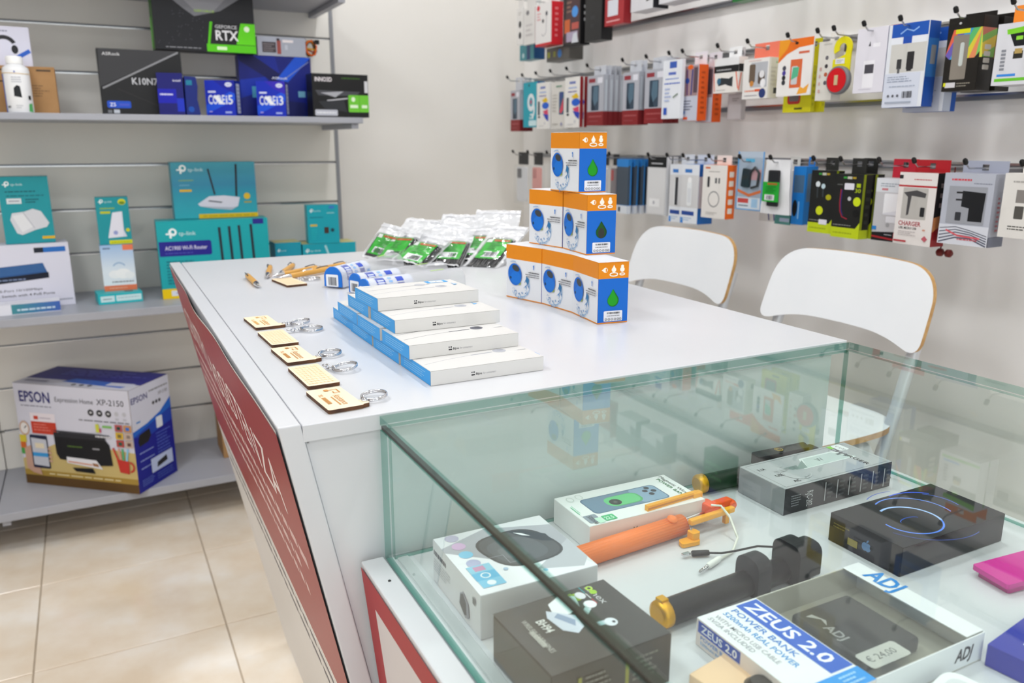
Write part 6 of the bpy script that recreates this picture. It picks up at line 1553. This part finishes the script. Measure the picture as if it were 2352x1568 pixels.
def rainbow_s(c):
    c.r(0, 0.45, 1, 0.84, '#7cae58').p([(0, 0.45), (1, 0.6), (1, 0.75), (0, 0.62)], '#d8b84c').p([(0, 0.72), (1, 0.84), (0, 0.84)], '#b86c5c')
    for k in range(4): c.rr(0.28, 0.28 + 0.09 * k, 0.72, 0.345 + 0.09 * k, 0.04, '#cfc8c0')
RG = 'black and rainbow phone packs'
for k in range(2):
    hang(2, 'rainbow_box', ('black box with rainbow stripes and a pale window', 'black box with rainbow stripes queued behind its twin')[k], 'box', 1.098 - 0.003 * k, 0.073, 1.316, 0.141, 1.585 + 0.058 * k, 0.045, '#17130f', None, rainbow, rainbow_s, '#17130f', 0.9, group=RG, mk_hook=(k == 0))
def grw(c):
    c.r(0, 0, 1, 1, '#dadae0').p([(0.2, 0.90), (1, 0.96), (1, 0.84), (0.22, 0.82)], '#7ed02c').p([(0.28, 0.82), (1, 0.86), (1, 0.62), (0.40, 0.62)], '#14161c').r(0.42, 0.72, 0.56, 0.78, '#8ed83c').r(0.4, 0.42, 0.6, 0.54, '#2c2a24').r(0.42, 0.50, 0.58, 0.58, '#b89c5c').r(0.06, 0.06, 1.0, 0.11, '#6cc42c').r(0.1, 0.14, 0.5, 0.18, '#3c8ce0')
    for k in range(6): c.r(0.14, 0.24 + 0.06 * k, 0.24, 0.28 + 0.06 * k, '#8a8c94')
hang(2, 'wireless_stick_box', 'white and green box with a black corner under an orange header', 'box', 0.985, 0.090, 1.322, 0.112, 1.585, 0.03, '#d6d6dc', None, grw, None, '#ee8a2c', 0.8, n=2, behind='white and green box queued behind its twin')

# ---- row 3 (lowest)
def clearcase(y, w, z, h, label, phone, cam, X=1.585, tab='#2a2a2c', row=3):
    t = thing('phone_case_pack', label, 'phone case', (X, y, z), -90)
    MB().box(-w / 2, 0, 0, w / 2, 0.014, h, CLEAR).build('clear_box', t)
    MB().prism(rounded([(-w * 0.32, h * 0.06), (w * 0.32, h * 0.06), (w * 0.32, h * 0.94), (-w * 0.32, h * 0.94)], [w * 0.09] * 4, 5), 0.003, 0.011, M(phone, 0.3), frame=lambda x, yy, zz: (x, 0.014 - zz, yy)).build('phone_case', t, 0.001)
    if cam: MB().prism(rounded([(-w * 0.28, h * 0.66), (w * 0.02, h * 0.66), (w * 0.02, h * 0.90), (-w * 0.28, h * 0.90)], [w * 0.05] * 4, 4), 0.0112, 0.0122, M(cam, 0.2), frame=lambda x, yy, zz: (x, 0.014 - zz, yy)).build('camera_hole', t)
    top = ROD[row] + 0.012 - z
    if top > h: MB().box(-w * 0.35, 0.0125, h + 0.0003, w * 0.35, 0.0137, top, M(tab)).build('hang_tab', t)
    hook(y, ROD[row], label)
    return t
clearcase(2.975, 0.120, 0.968, 0.158, 'clear phone case pack with white phone back in the corner', '#d9dade', '#55565c')
clearcase(2.850, 0.100, 0.975, 0.152, 'pink phone case in a clear pack', '#e09a94', '#c47c78')
clearcase(2.700, 0.100, 0.975, 0.152, 'grey phone case in a clear pack behind the speaker boxes', '#9c9ea4', '#55565c')
clearcase(2.405, 0.075, 0.985, 0.152, 'white phone case in a clear pack beside the blue packs', '#d4d2d4', '#8c8c90', 1.60)
clearcase(2.335, 0.050, 0.988, 0.150, 'smoky phone case with red picture in a clear pack', '#7c7478', '#b04a4c', 1.60)
def bpk(c): c.r(0, 0.16, 1, 0.9, '#4a5460').r(0, 0, 1, 0.15, '#dfe4ec').r(0.2, 0.03, 0.4, 0.12, '#3c4a58').r(0, 0.86, 1, 1, '#2f86d4')
BPG = 'blue phone case packs'
for k in range(4):
    hang(3, 'phone_case_pack', ('blue and grey phone case pack', 'blue phone case pack queued second', 'blue phone case pack queued third', 'blue phone case pack queued last by the wall')[k] + ' on the crowded hook', 'phone case', 2.285 - 0.002 * k, 0.066, 0.980, 0.180, 1.605 + 0.026 * k, 0.014, '#2a78bc', {'right': '#2b7cc4', 'top': '#2f86d4'}, bpk, (lambda c: c.r(0, 0.16, 0.6, 0.88, '#44505c').r(0, 0, 1, 0.15, '#d6dce6')), None, group=BPG, mk_hook=(k == 0))
def bhead(c): c.r(0, 0.82, 1, 1, '#141416').d(0.2, 0.86, 0.8, 0.91, 1, '#c8c8cc').r(0.06, 0.02, 0.94, 0.80, '#dcdcde').r(0.15, 0.14, 0.7, 0.28, '#eeeef0').e(0.4, 0.21, 0.06, 0.06, '#b8b8c0')
hang(3, 'cable_pack', 'frosted cable pack with a black header', 'package', 2.072, 0.095, 0.993, 0.178, 1.585, 0.020, '#d2d2d4', None, bhead, None, None, n=2, body='pouch')
def wbc(c):
    c.r(0, 0, 1, 1, '#d8d8da').r(0, 0.82, 1, 1, '#e6eaf2').r(0.2, 0.86, 0.6, 0.92, '#3c7cc8').r(0, 0, 1, 0.27, '#e9edf4').r(0.1, 0.14, 0.8, 0.21, '#2c4c9c').r(0.04, 0.0, 0.2, 0.1, '#3c86d8').d(0.1, 0.04, 0.7, 0.11, 2, '#a8c0dc').rr(0.36, 0.30, 0.64, 0.72, 0.08, '#eceff2').e(0.5, 0.74, 0.12, 0.10, '#f6f6f8').r(0.40, 0.36, 0.6, 0.6, '#dfe2e8')
def wbc_dark(c): wbc(c); c.r(0.42, 0.30, 0.62, 0.78, '#34343a')
hang(3, 'plug_adapter_box', 'white and blue window box with a slim black adapter', 'box', 1.979, 0.066, 0.978, 0.172, 1.590, 0.040, '#dfe4ec', None, wbc_dark, None, '#e4e8f0', 0.9)
hang(3, 'plug_adapter_box', 'white and blue window box with a white plug', 'box', 1.905, 0.080, 0.980, 0.172, 1.580, 0.056, '#1f6cc0', {'front': '#dfe3ea', 'top': '#2a76c8', 'right': '#c4ccd8'}, wbc, (lambda c: c.r(0, 0.80, 1, 1, '#1c62b8').r(0, 0, 1, 0.27, '#1f6cc0').r(0.5, 0.27, 1, 0.8, '#2c60a4')), '#e4e8f0', 0.9)
def wor(c):
    c.r(0, 0, 1, 1, '#eae6e2').arc(0.50, 0.36, 0.22, 0.22, 0, 360, 0.035, '#8a8a8c').rr(0.20, 0.58, 0.30, 0.78, 0.03, '#2a2a30').r(0.52, 0.66, 0.60, 0.76, '#55565a').r(0.66, 0.66, 0.72, 0.76, '#55565a').d(0.25, 0.86, 0.7, 0.89, 1, '#a09c9a').r(0.1, 0.93, 0.3, 0.96, '#e0682c').d(0.2, 0.06, 0.7, 0.12, 2, '#c0bcb8')
def wor_s(c):
    c.r(0, 0, 1, 1, '#e8681c')
    for k in range(5): c.rr(0.25, 0.10 + 0.17 * k, 0.75, 0.20 + 0.17 * k, 0.05, '#e9dfd6')
hang(3, 'cable_box', 'white cable box with an orange side and coiled cable print', 'box', 1.793, 0.096, 1.005, 0.148, 1.575, 0.034, '#e8681c', {'front': '#eae6e2', 'right': '#e8681c'}, wor, wor_s, '#eae6e4', 0.6, tilt=2)
# blue framed pouch with a plug
bp_ = thing('blister_pouch', 'clear blue-edged pouch with a black plug and orange wave', 'package', (1.578, 1.671, 1.036), -90)
MB().box(-0.049, 0.012, 0.0, 0.049, 0.0135, 0.155, M('#b9c6d6', 0.3)).build('back_card', bp_)
MB().box(-0.049, 0.0, 0.0, 0.049, 0.0118, 0.140, CLEAR).build('clear_film', bp_)
MB().prism(rounded([(-0.026, 0.062), (0.004, 0.060), (0.008, 0.108), (-0.02, 0.112)], [0.006] * 4, 4), 0.0, 0.008, M('#26282c', 0.3), frame=lambda x, y, z: (x, 0.0116 - z, y)).build('plug_body', bp_, 0.001)
MB().tube([(0.012, 0.007, 0.06), (0.034, 0.007, 0.066), (0.038, 0.007, 0.10), (0.022, 0.007, 0.114), (0.006, 0.007, 0.10)], 0.0035, M('#2c2e33', 0.35), 8).build('cable', bp_)
c = Cv(0.098, 0.155)
c.r(0, 0, 0.05, 1, '#6aa4dc').r(0.95, 0, 1, 1, '#6aa4dc').r(0, 0.0, 1, 0.02, '#6aa4dc').r(0.3, 0.82, 0.65, 0.88, '#58b4dc').p([(0.05, 0.36), (0.5, 0.28), (0.95, 0.36), (0.95, 0.31), (0.5, 0.23), (0.05, 0.31)], '#e87838').r(0.05, 0.02, 0.95, 0.22, '#dfe6f0').r(0.08, 0.12, 0.5, 0.20, '#d0443c').r(0.62, 0.05, 0.85, 0.2, '#a8ccec').d(0.12, 0.05, 0.5, 0.10, 1, '#77808c').r(0.4, 0.52, 0.92, 0.70, '#d8a8b0')
c.build('card_print', bp_, (-0.049, 0.0118, 0), (1, 0, 0), (0, 0, 1))
hook(1.671, ROD[3], 'blue-edged pouch')
def wyl(c): c.r(0, 0, 1, 1, '#dcd8d4').e(0.4, 0.94, 0.24, 0.10, '#e0d81c').r(0.3, 0.92, 0.6, 0.96, '#4a4a1c').l([(0.3, 0.45), (0.5, 0.02)], 0.06, '#4a4a7c').l([(0.6, 0.5), (0.75, 0.02)], 0.06, '#5a5a8c').d(0.2, 0.6, 0.8, 0.8, 3, '#c0bcb8')
hang(3, 'cable_box', 'pale box with a yellow oval mark behind the blue-edged pouch', 'box', 1.640, 0.075, 1.006, 0.163, 1.640, 0.014, '#dcd8d4', None, wyl, None, None, mk_hook=False)
# white padded bag with a green label, like the ones on the counter
wbg = thing('zip_bag', 'white zip bag with green label hanging on the wall hook', 'bag', (1.575, 1.562, 1.034), -88)
MB().grid(lambda s, q: ((s - 0.5) * (0.098 - 0.02 * q), 0.004 - 0.006 * math.sin(math.pi * s) * (1 - abs(q - 0.45)) + 0.004 * noise.noise(Vector((s * 3, q * 4, 2))), q * 0.138), 10, 14, M('#e9e9ec', 0.3)).build('front_film', wbg)
MB().grid(lambda s, q: ((0.5 - s) * (0.098 - 0.02 * q), 0.012, q * 0.138), 4, 4, M('#e4e4e8', 0.3)).build('back_film', wbg)
MB().box(-0.018, -0.011, 0.020, 0.020, -0.004, 0.112, M('#232428', 0.35)).build('black_plug', wbg, 0.004)
MB().box(-0.030, -0.0130, 0.032, 0.024, -0.0118, 0.082, M('#24a834', 0.35)).build('green_label', wbg)
c = Cv(0.054, 0.05); c.r(0.15, 0.08, 0.75, 0.36, '#e6e4ea').bar(0.25, 0.12, 0.65, 0.32, '#55505c', 10).d(0.2, 0.45, 0.85, 0.8, 4, '#187a24').r(0.3, 0.86, 0.9, 0.96, '#a86a2c'); c.build('label_print', wbg, (-0.030, -0.0130, 0.032), (1, 0, 0), (0, 0, 1))
hook(1.560, ROD[3], 'white zip bag with green label')
def wbook(c): c.r(0, 0, 1, 0.28, '#5c9a94').r(0.3, 0.05, 0.9, 0.12, '#b8c4dc').d(0.6, 0.7, 0.8, 0.9, 2, '#8a8884')
hang(3, 'accessory_box', 'white box with a teal picture beneath the hanging zip bag', 'box', 1.562, 0.056, 1.006, 0.140, 1.610, 0.030, '#dcdad4', None, wbook, (lambda c: c.d(0.3, 0.7, 0.6, 0.95, 3, '#8a8884')), '#d8d6d2', 0.6, mk_hook=False)
def blb(c): c.r(0, 0, 1, 1, '#1c7ccc').r(0.1, 0.55, 0.9, 0.85, '#4a6a88').e(0.3, 0.28, 0.2, 0.5, '#16181c').r(0.55, 0.1, 0.65, 0.4, '#8cc0ec')
hang(3, 'accessory_box', 'bright blue box beside the black and lime boxes', 'box', 1.516, 0.042, 1.010, 0.146, 1.610, 0.040, '#1c7ccc', None, blb, (lambda c: c.r(0.15, 0.4, 0.9, 0.88, '#5a7690').r(0.5, 0.06, 0.6, 0.2, '#9cc8ee')), '#2a84d4', 0.5, mk_hook=False)
def lime(cable):
    def f(c):
        c.r(0, 0, 1, 1, '#1d1d1c').r(0, 0, 1, 0.16, '#c4d51c').p([(0.0, 0.16), (0.86, 0.16), (1, 0.26), (1, 0)], '#c4d51c').d(0.08, 0.05, 0.75, 0.10, 1, '#a0b018').d(0.06, 0.185, 0.7, 0.215, 1, '#8c8c88').r(0.30, 0.93, 0.42, 0.96, '#3c9a3c').r(0.44, 0.925, 0.6, 0.965, '#c8c8b8').r(0.62, 0.93, 0.74, 0.96, '#b89c2c')
        if cable:
            c.l([(0.25, 0.76), (0.24, 0.55), (0.27, 0.42), (0.36, 0.33), (0.55, 0.30)], 0.03, '#a8283c').l([(0.29, 0.76), (0.28, 0.55), (0.31, 0.43), (0.39, 0.35)], 0.015, '#4a3c9c').rr(0.36, 0.76, 0.70, 0.86, 0.03, '#e6e4ee').e(0.84, 0.58, 0.13, 0.13, '#cfe01c').e(0.57, 0.62, 0.06, 0.06, '#c8c8ca').e(0.84, 0.40, 0.11, 0.11, '#0e0e0e').t(0.74, 0.72, 0.06, '30', '#b4c81c', w=0.2, b=1).r(0.78, 0.8, 0.92, 0.86, '#b4c81c').d(0.1, 0.82, 0.3, 0.85, 1, '#777774')
        else:
            c.e(0.30, 0.78, 0.09, 0.09, '#dfe6ea').e(0.52, 0.75, 0.08, 0.08, '#c4d8e0').l([(0.30, 0.74), (0.31, 0.56)], 0.05, '#3a4044').l([(0.52, 0.71), (0.53, 0.58)], 0.05, '#3a4044').e(0.44, 0.36, 0.14, 0.14, '#d0dc1c').e(0.76, 0.58, 0.11, 0.09, '#a8a414').rr(0.45, 0.14, 0.78, 0.22, 0.03, '#e4e2ec')
    return f
def lime_s(c): c.r(0, 0, 0.25, 1, '#8c9a1c').r(0, 0, 1, 0.14, '#b4c41c').d(0.4, 0.2, 0.9, 0.8, 5, '#3a3a36', seed=3)
hang(3, 'earphone_pack', 'black and lime earphone box with white earbuds', 'box', 1.421, 0.076, 0.999, 0.150, 1.590, 0.026, '#1a1a19', {'bottom': '#b4c41c', 'right': '#20201c'}, lime(False), lime_s, '#2a2a28', 0.5, group='black and lime boxes')
for k in range(2):
    hang(3, 'cable_box', ('black and lime cable box with a red cable printed', 'black and lime box queued behind the one with the red cable')[k], 'box', 1.341 - 0.002 * k, 0.081, 0.995, 0.148, 1.585 + 0.036 * k, 0.030, '#1a1a19', {'bottom': '#b4c41c', 'right': '#20201c'}, lime(True), lime_s, '#2a2a28', 0.5, group='black and lime boxes', mk_hook=(k == 0))
def wbk(c):
    c.r(0, 0, 1, 1, '#c9c8cc').r(0, 0.78, 1, 1, '#dfe2e8').d(0.15, 0.86, 0.8, 0.93, 2, '#9aa4b0').r(0.2, 0.81, 0.4, 0.84, '#d07c84').rr(0.30, 0.42, 0.86, 0.76, 0.04, '#f2f2f6').p([(0.28, 0.44), (0.34, 0.42), (0.80, 0.42), (0.86, 0.46), (0.80, 0.50)], '#e2e2ea').rr(0.42, 0.30, 0.78, 0.40, 0.03, '#e6e6ec').e(0.5, 0.26, 0.06, 0.06, '#a8a8ac').p([(0, 0), (1, 0), (1, 0.17), (0, 0.13)], '#17171b').p([(0, 0.05), (1, 0.01), (1, 0.04), (0, 0.08)], '#a8242c').r(0.72, 0.07, 0.86, 0.15, '#d83c50').d(0.42, 0.09, 0.66, 0.12, 1, '#b8b8bc').r(0.0, 0.17, 0.14, 0.23, '#2c84d0')
hang(3, 'charger_box', 'clear fronted charger box with black foot and white plug', 'box', 1.237, 0.080, 0.997, 0.140, 1.600, 0.040, '#d0d0d4', {'bottom': '#17171b'}, wbk, None, '#c8283c', 0.8)
def rch(c):
    c.r(0, 0, 1, 1, '#e9e3e0').p([(0, 0.86), (1, 0.91), (1, 1), (0, 0.97)], '#e8e0de').r(0.0, 0.80, 1.0, 0.825, '#b8242c').d(0.4, 0.89, 0.85, 0.92, 1, '#c05c60').r(0.0, 0.91, 0.1, 0.96, '#2a2a2c').rr(0.14, 0.36, 0.80, 0.79, 0.02, '#bdb9b4').p([(0.16, 0.72), (0.5, 0.76), (0.76, 0.72), (0.74, 0.66), (0.38, 0.68), (0.34, 0.42), (0.28, 0.40), (0.28, 0.66)], '#4a484a').rr(0.64, 0.40, 0.76, 0.53, 0.02, '#232326')
    c.t(0.10, 0.265, 0.06, 'CHARGER', '#b8505a', w=0.60, b=1.2).t(0.12, 0.215, 0.03, 'USB, MICRO USB', '#3a3638', w=0.48, b=1).d(0.12, 0.12, 0.6, 0.19, 3, '#c0b8b8').p([(0.76, 0.10), (0.85, 0.06), (0.92, 0.10), (0.84, 0.145)], '#c4606c').r(0.02, 0.03, 0.36, 0.055, '#b8303c').e(0.8, 0.22, 0.04, 0.02, '#d8a08c')
hang(3, 'charger_box', 'white and red box printed CHARGER with a window', 'box', 1.151, 0.094, 1.000, 0.153, 1.570, 0.040, '#9c1c24', {'front': '#e9e3e0', 'right': '#8f1a20'}, rch, (lambda c: c.r(0.0, 0.40, 1, 1, '#1a1618').d(0.3, 0.5, 0.7, 0.9, 3, '#8c7c7c', seed=3).p([(0, 0.2), (1, 0.35), (1, 0.45), (0, 0.4)], '#c07c4c')), '#b0202a', 0.9, tilt=-3)
def gch(c):
    c.r(0, 0, 1, 1, '#b9bcc8').d(0.15, 0.88, 0.55, 0.94, 1, '#d0505a').d(0.6, 0.85, 0.95, 0.88, 1, '#8c90a0').rr(0.12, 0.30, 0.88, 0.82, 0.01, '#9ea0a8').p([(0.40, 0.76), (0.86, 0.74), (0.84, 0.34), (0.56, 0.34), (0.56, 0.52), (0.40, 0.54)], '#17181c').r(0.28, 0.72, 0.42, 0.745, '#2a2a2c').r(0.28, 0.62, 0.42, 0.645, '#2a2a2c').rr(0.30, 0.34, 0.42, 0.46, 0.02, '#33343a').r(0, 0, 1, 0.28, '#d9dbe4')
    for k in range(5): c.l([(0.02, 0.02 + 0.05 * k), (0.35, 0.10 + 0.038 * k), (0.65, 0.10 + 0.028 * k), (0.98, 0.01 + 0.035 * k)], 0.028 - 0.003 * k, '#55586a')
    c.l([(0.15, 0.20), (0.4, 0.13), (0.85, 0.11)], 0.035, '#d8606a').d(0.4, 0.06, 0.8, 0.1, 1, '#c85a64')
hang(3, 'charger_box', 'silver window box with a black mains plug and curved stripes', 'box', 1.037, 0.104, 1.012, 0.143, 1.570, 0.050, '#a9acb8', None, gch, (lambda c: c.d(0.35, 0.2, 0.55, 0.7, 8, '#c06c74', seed=2).r(0, 0, 1, 0.14, '#6c7080')), '#a4a8b8', 0.9, tilt=2)
def wedge(c): c.r(0.3, 0.55, 0.9, 0.75, '#8a8480').rr(0.3, 0.30, 0.5, 0.5, 0.02, '#55524e').d(0.2, 0.12, 0.7, 0.2, 2, '#55524e').d(0.2, 0.85, 0.7, 0.9, 1, '#b0aca8')
hang(3, 'travel_charger_box', 'white travel charger box next to the silver window box', 'box', 0.925, 0.088, 1.036, 0.122, 1.575, 0.040, '#e6e2dd', None, wedge, None, '#e6e2dd', 0.8)
rp = thing('red_earphones', 'dark red earphones dangling below the silver window box', 'earphones', (1.62, 1.105, 0.985), -90)
for k in (-1, 1): MB().lathe([(0.004, -0.008), (0.0085, -0.004), (0.0085, 0.004), (0.004, 0.008)], M('#6c1f1c', 0.35), 14, (1, 0, 0), (0.010 * k, 0, 0)).build('earcup', rp)
MB().tube([(-0.010, 0, 0.008), (-0.006, 0, 0.03), (0, 0, 0.06), (0, 0, 0.18)], 0.0015, M('#5c1a18', 0.4), 6).build('cord', rp)

# ---- row 1 (topmost)
def epw(c): c.r(0, 0, 1, 1, '#e6e4e2').e(0.5, 0.55, 0.22, 0.26, '#26262a').e(0.5, 0.25, 0.22, 0.26, '#26262a').d(0.2, 0.8, 0.8, 0.9, 2, '#b8b4b0')
hang(1, 'earphone_pack', 'narrow white earphone card in the corner of the highest row', 'package', 2.985, 0.050, 1.589, 0.135, 1.585, 0.006, '#e4e2e0', None, epw, None, '#e4e2e0', 0.8, body='card')
hang(1, 'earphone_pack', 'plain pale earphone card beside the white and red box', 'package', 2.909, 0.088, 1.582, 0.132, 1.585, 0.010, '#dedcda', None, (lambda c: c.e(0.35, 0.88, 0.14, 0.1, '#77757a').d(0.2, 0.2, 0.8, 0.6, 3, '#c8c4c4')), None, '#dedcda', 0.8, body='card')
def wred(c): c.r(0, 0, 1, 1, '#e8e6e6').r(0, 0, 1, 0.06, '#c81e28').e(0.18, 0.90, 0.10, 0.08, '#d8404c').e(0.7, 0.74, 0.06, 0.07, '#2a2a3c').e(0.48, 0.58, 0.06, 0.06, '#22222c').l([(0.7, 0.72), (0.68, 0.3), (0.5, 0.22), (0.4, 0.28)], 0.015, '#3a4468').d(0.1, 0.6, 0.35, 0.8, 3, '#e0a0a4')
hang(1, 'earphone_box', 'white earphone box with a red side in the highest row', 'box', 2.799, 0.120, 1.567, 0.150, 1.585, 0.050, '#c81e28', {'front': '#e8e6e6', 'right': '#c41a26'}, wred, (lambda c: c.d(0.3, 0.15, 0.6, 0.9, 6, '#e0787c', seed=3)), '#e8e6e6', 0.6)
hang(1, 'earphone_box', 'small teal and blue box hanging low in the corner of the highest row', 'box', 3.03, 0.120, 1.538, 0.060, 1.640, 0.050, '#3f8f9c', {'right': '#2b5a90'}, (lambda c: c.r(0.5, 0, 0.75, 1, '#2c4a78').e(0.25, 0.3, 0.08, 0.08, '#bcd8dc')), None, '#d8dcdc', 0.4, mk_hook=False)
hang(1, 'earphone_box', 'low grey box with blue dot behind the white and red box', 'box', 2.80, 0.170, 1.517, 0.050, 1.650, 0.060, '#5c5a56', None, (lambda c: c.e(0.58, 0.5, 0.09, 0.09, '#3c8ce0').r(0.05, 0.3, 0.15, 0.7, '#b8c03c').r(0.3, 0.3, 0.4, 0.7, '#a0a83c')), None, '#5c5a56', 0.3, mk_hook=False)
def blko(c): c.r(0, 0, 1, 1, '#1b191a').p([(0.06, 0.06), (0.94, 0.08), (0.94, 0.9), (0.2, 0.9)], '#4a3034').e(0.68, 0.62, 0.18, 0.16, '#4a94e0').r(0.08, 0.25, 0.4, 0.5, '#c8602c').r(0.5, 0.30, 0.9, 0.42, '#b8544a').r(0.2, 0.08, 0.85, 0.26, '#a89cb4').p([(0.5, 0.05), (0.9, 0.05), (0.8, 0.24), (0.6, 0.22)], '#d0d4dc').d(0.2, 0.6, 0.5, 0.85, 3, '#8a6a5c')
hang(1, 'speaker_pack', 'black box with orange and blue picture in the highest row', 'box', 2.596, 0.115, 1.547, 0.180, 1.585, 0.040, '#141315', None, blko, (lambda c: c.d(0.35, 0.4, 0.6, 0.75, 3, '#c8c8cc', seed=3)), '#1b191a', 0.6)
hang(1, 'speaker_pack', 'tall plain black box in the highest row', 'box', 2.457, 0.103, 1.549, 0.178, 1.585, 0.045, '#1a1a1c', None, (lambda c: c.d(0.35, 0.2, 0.6, 0.5, 2, '#2e2e32').d(0.4, 0.8, 0.6, 0.95, 1, '#77777c')), None, '#1a1a1c', 0.6)
def rwb(c): c.r(0, 0, 1, 1, '#a82a30').r(0.15, 0.22, 0.7, 0.6, '#d8dae4').d(0.1, 0.06, 0.8, 0.14, 1, '#e0a8aa').r(0, 0.8, 1, 1, '#d0d0d6')
hang(1, 'charger_box', 'red box with a white panel in the highest row', 'box', 2.333, 0.107, 1.586, 0.130, 1.585, 0.030, '#9c262c', {'right': '#8f2228'}, rwb, None, '#c8c8cc', 0.6)
def bwp(c): c.r(0, 0, 1, 1, '#d9d9de').p([(0, 0.4), (0.9, 0.55), (1, 1), (0, 1)], '#4a4c52').p([(0.7, 0.2), (1, 0.25), (1, 1), (0.8, 1)], '#232428')
hang(1, 'charger_box', 'white and black box beside the red one in the highest row', 'box', 2.205, 0.115, 1.615, 0.110, 1.600, 0.060, '#d4d4da', {'right': '#2a2b30'}, bwp, None, '#d4d4da', 0.6)
hang(1, 'charger_box', 'silver and black box at the end of the highest row', 'box', 2.070, 0.120, 1.622, 0.105, 1.610, 0.060, '#c9c9d0', {'right': '#3a3b40'}, bwp, None, '#c9c9d0', 0.6)
hang(1, 'green_pack', 'dark green box in the highest row above the bare panel', 'package', 1.725, 0.105, 1.577, 0.150, 1.585, 0.040, '#1f7a34', {'front': '#1c6e30'}, (lambda c: c.r(0.05, 0.78, 0.95, 0.95, '#2c3c94').d(0.1, 0.2, 0.8, 0.6, 3, '#6cc47c')), None, '#2f9a3c', 0.6)
for y, w, h, col, lab in ((1.58, 0.085, 0.13, '#d4d6dc', 'pale grey box in the highest row beside the dark green one'), (1.45, 0.09, 0.14, '#3a3c42', 'charcoal box in the highest row'), (1.32, 0.08, 0.12, '#c8b23c', 'mustard yellow box in the highest row'), (1.19, 0.09, 0.14, '#c9ccd4', 'silver box in the highest row'), (1.06, 0.09, 0.13, '#2f5fa8', 'blue box in the highest row')):
    hang(1, 'accessory_box', lab, 'box', y, w, 1.752 - 0.012 - h, h, 1.585, 0.04, col, None, (lambda c: c.rr(0.15, 0.3, 0.85, 0.75, 0.04, '#9a9ca4').d(0.15, 0.1, 0.8, 0.22, 2, '#77797f')), None, col, 0.6)

# ------------------------------------------------------------------ lift the whole place so the floor tiles lie at z = 0
for o in list(scene.objects):
    if o.parent is None:
        if o is cam:
            m = o.matrix_world.copy(); m[2][3] += LIFT; o.matrix_world = m
        else:
            o.location.z += LIFT
bpy.context.view_layer.update()
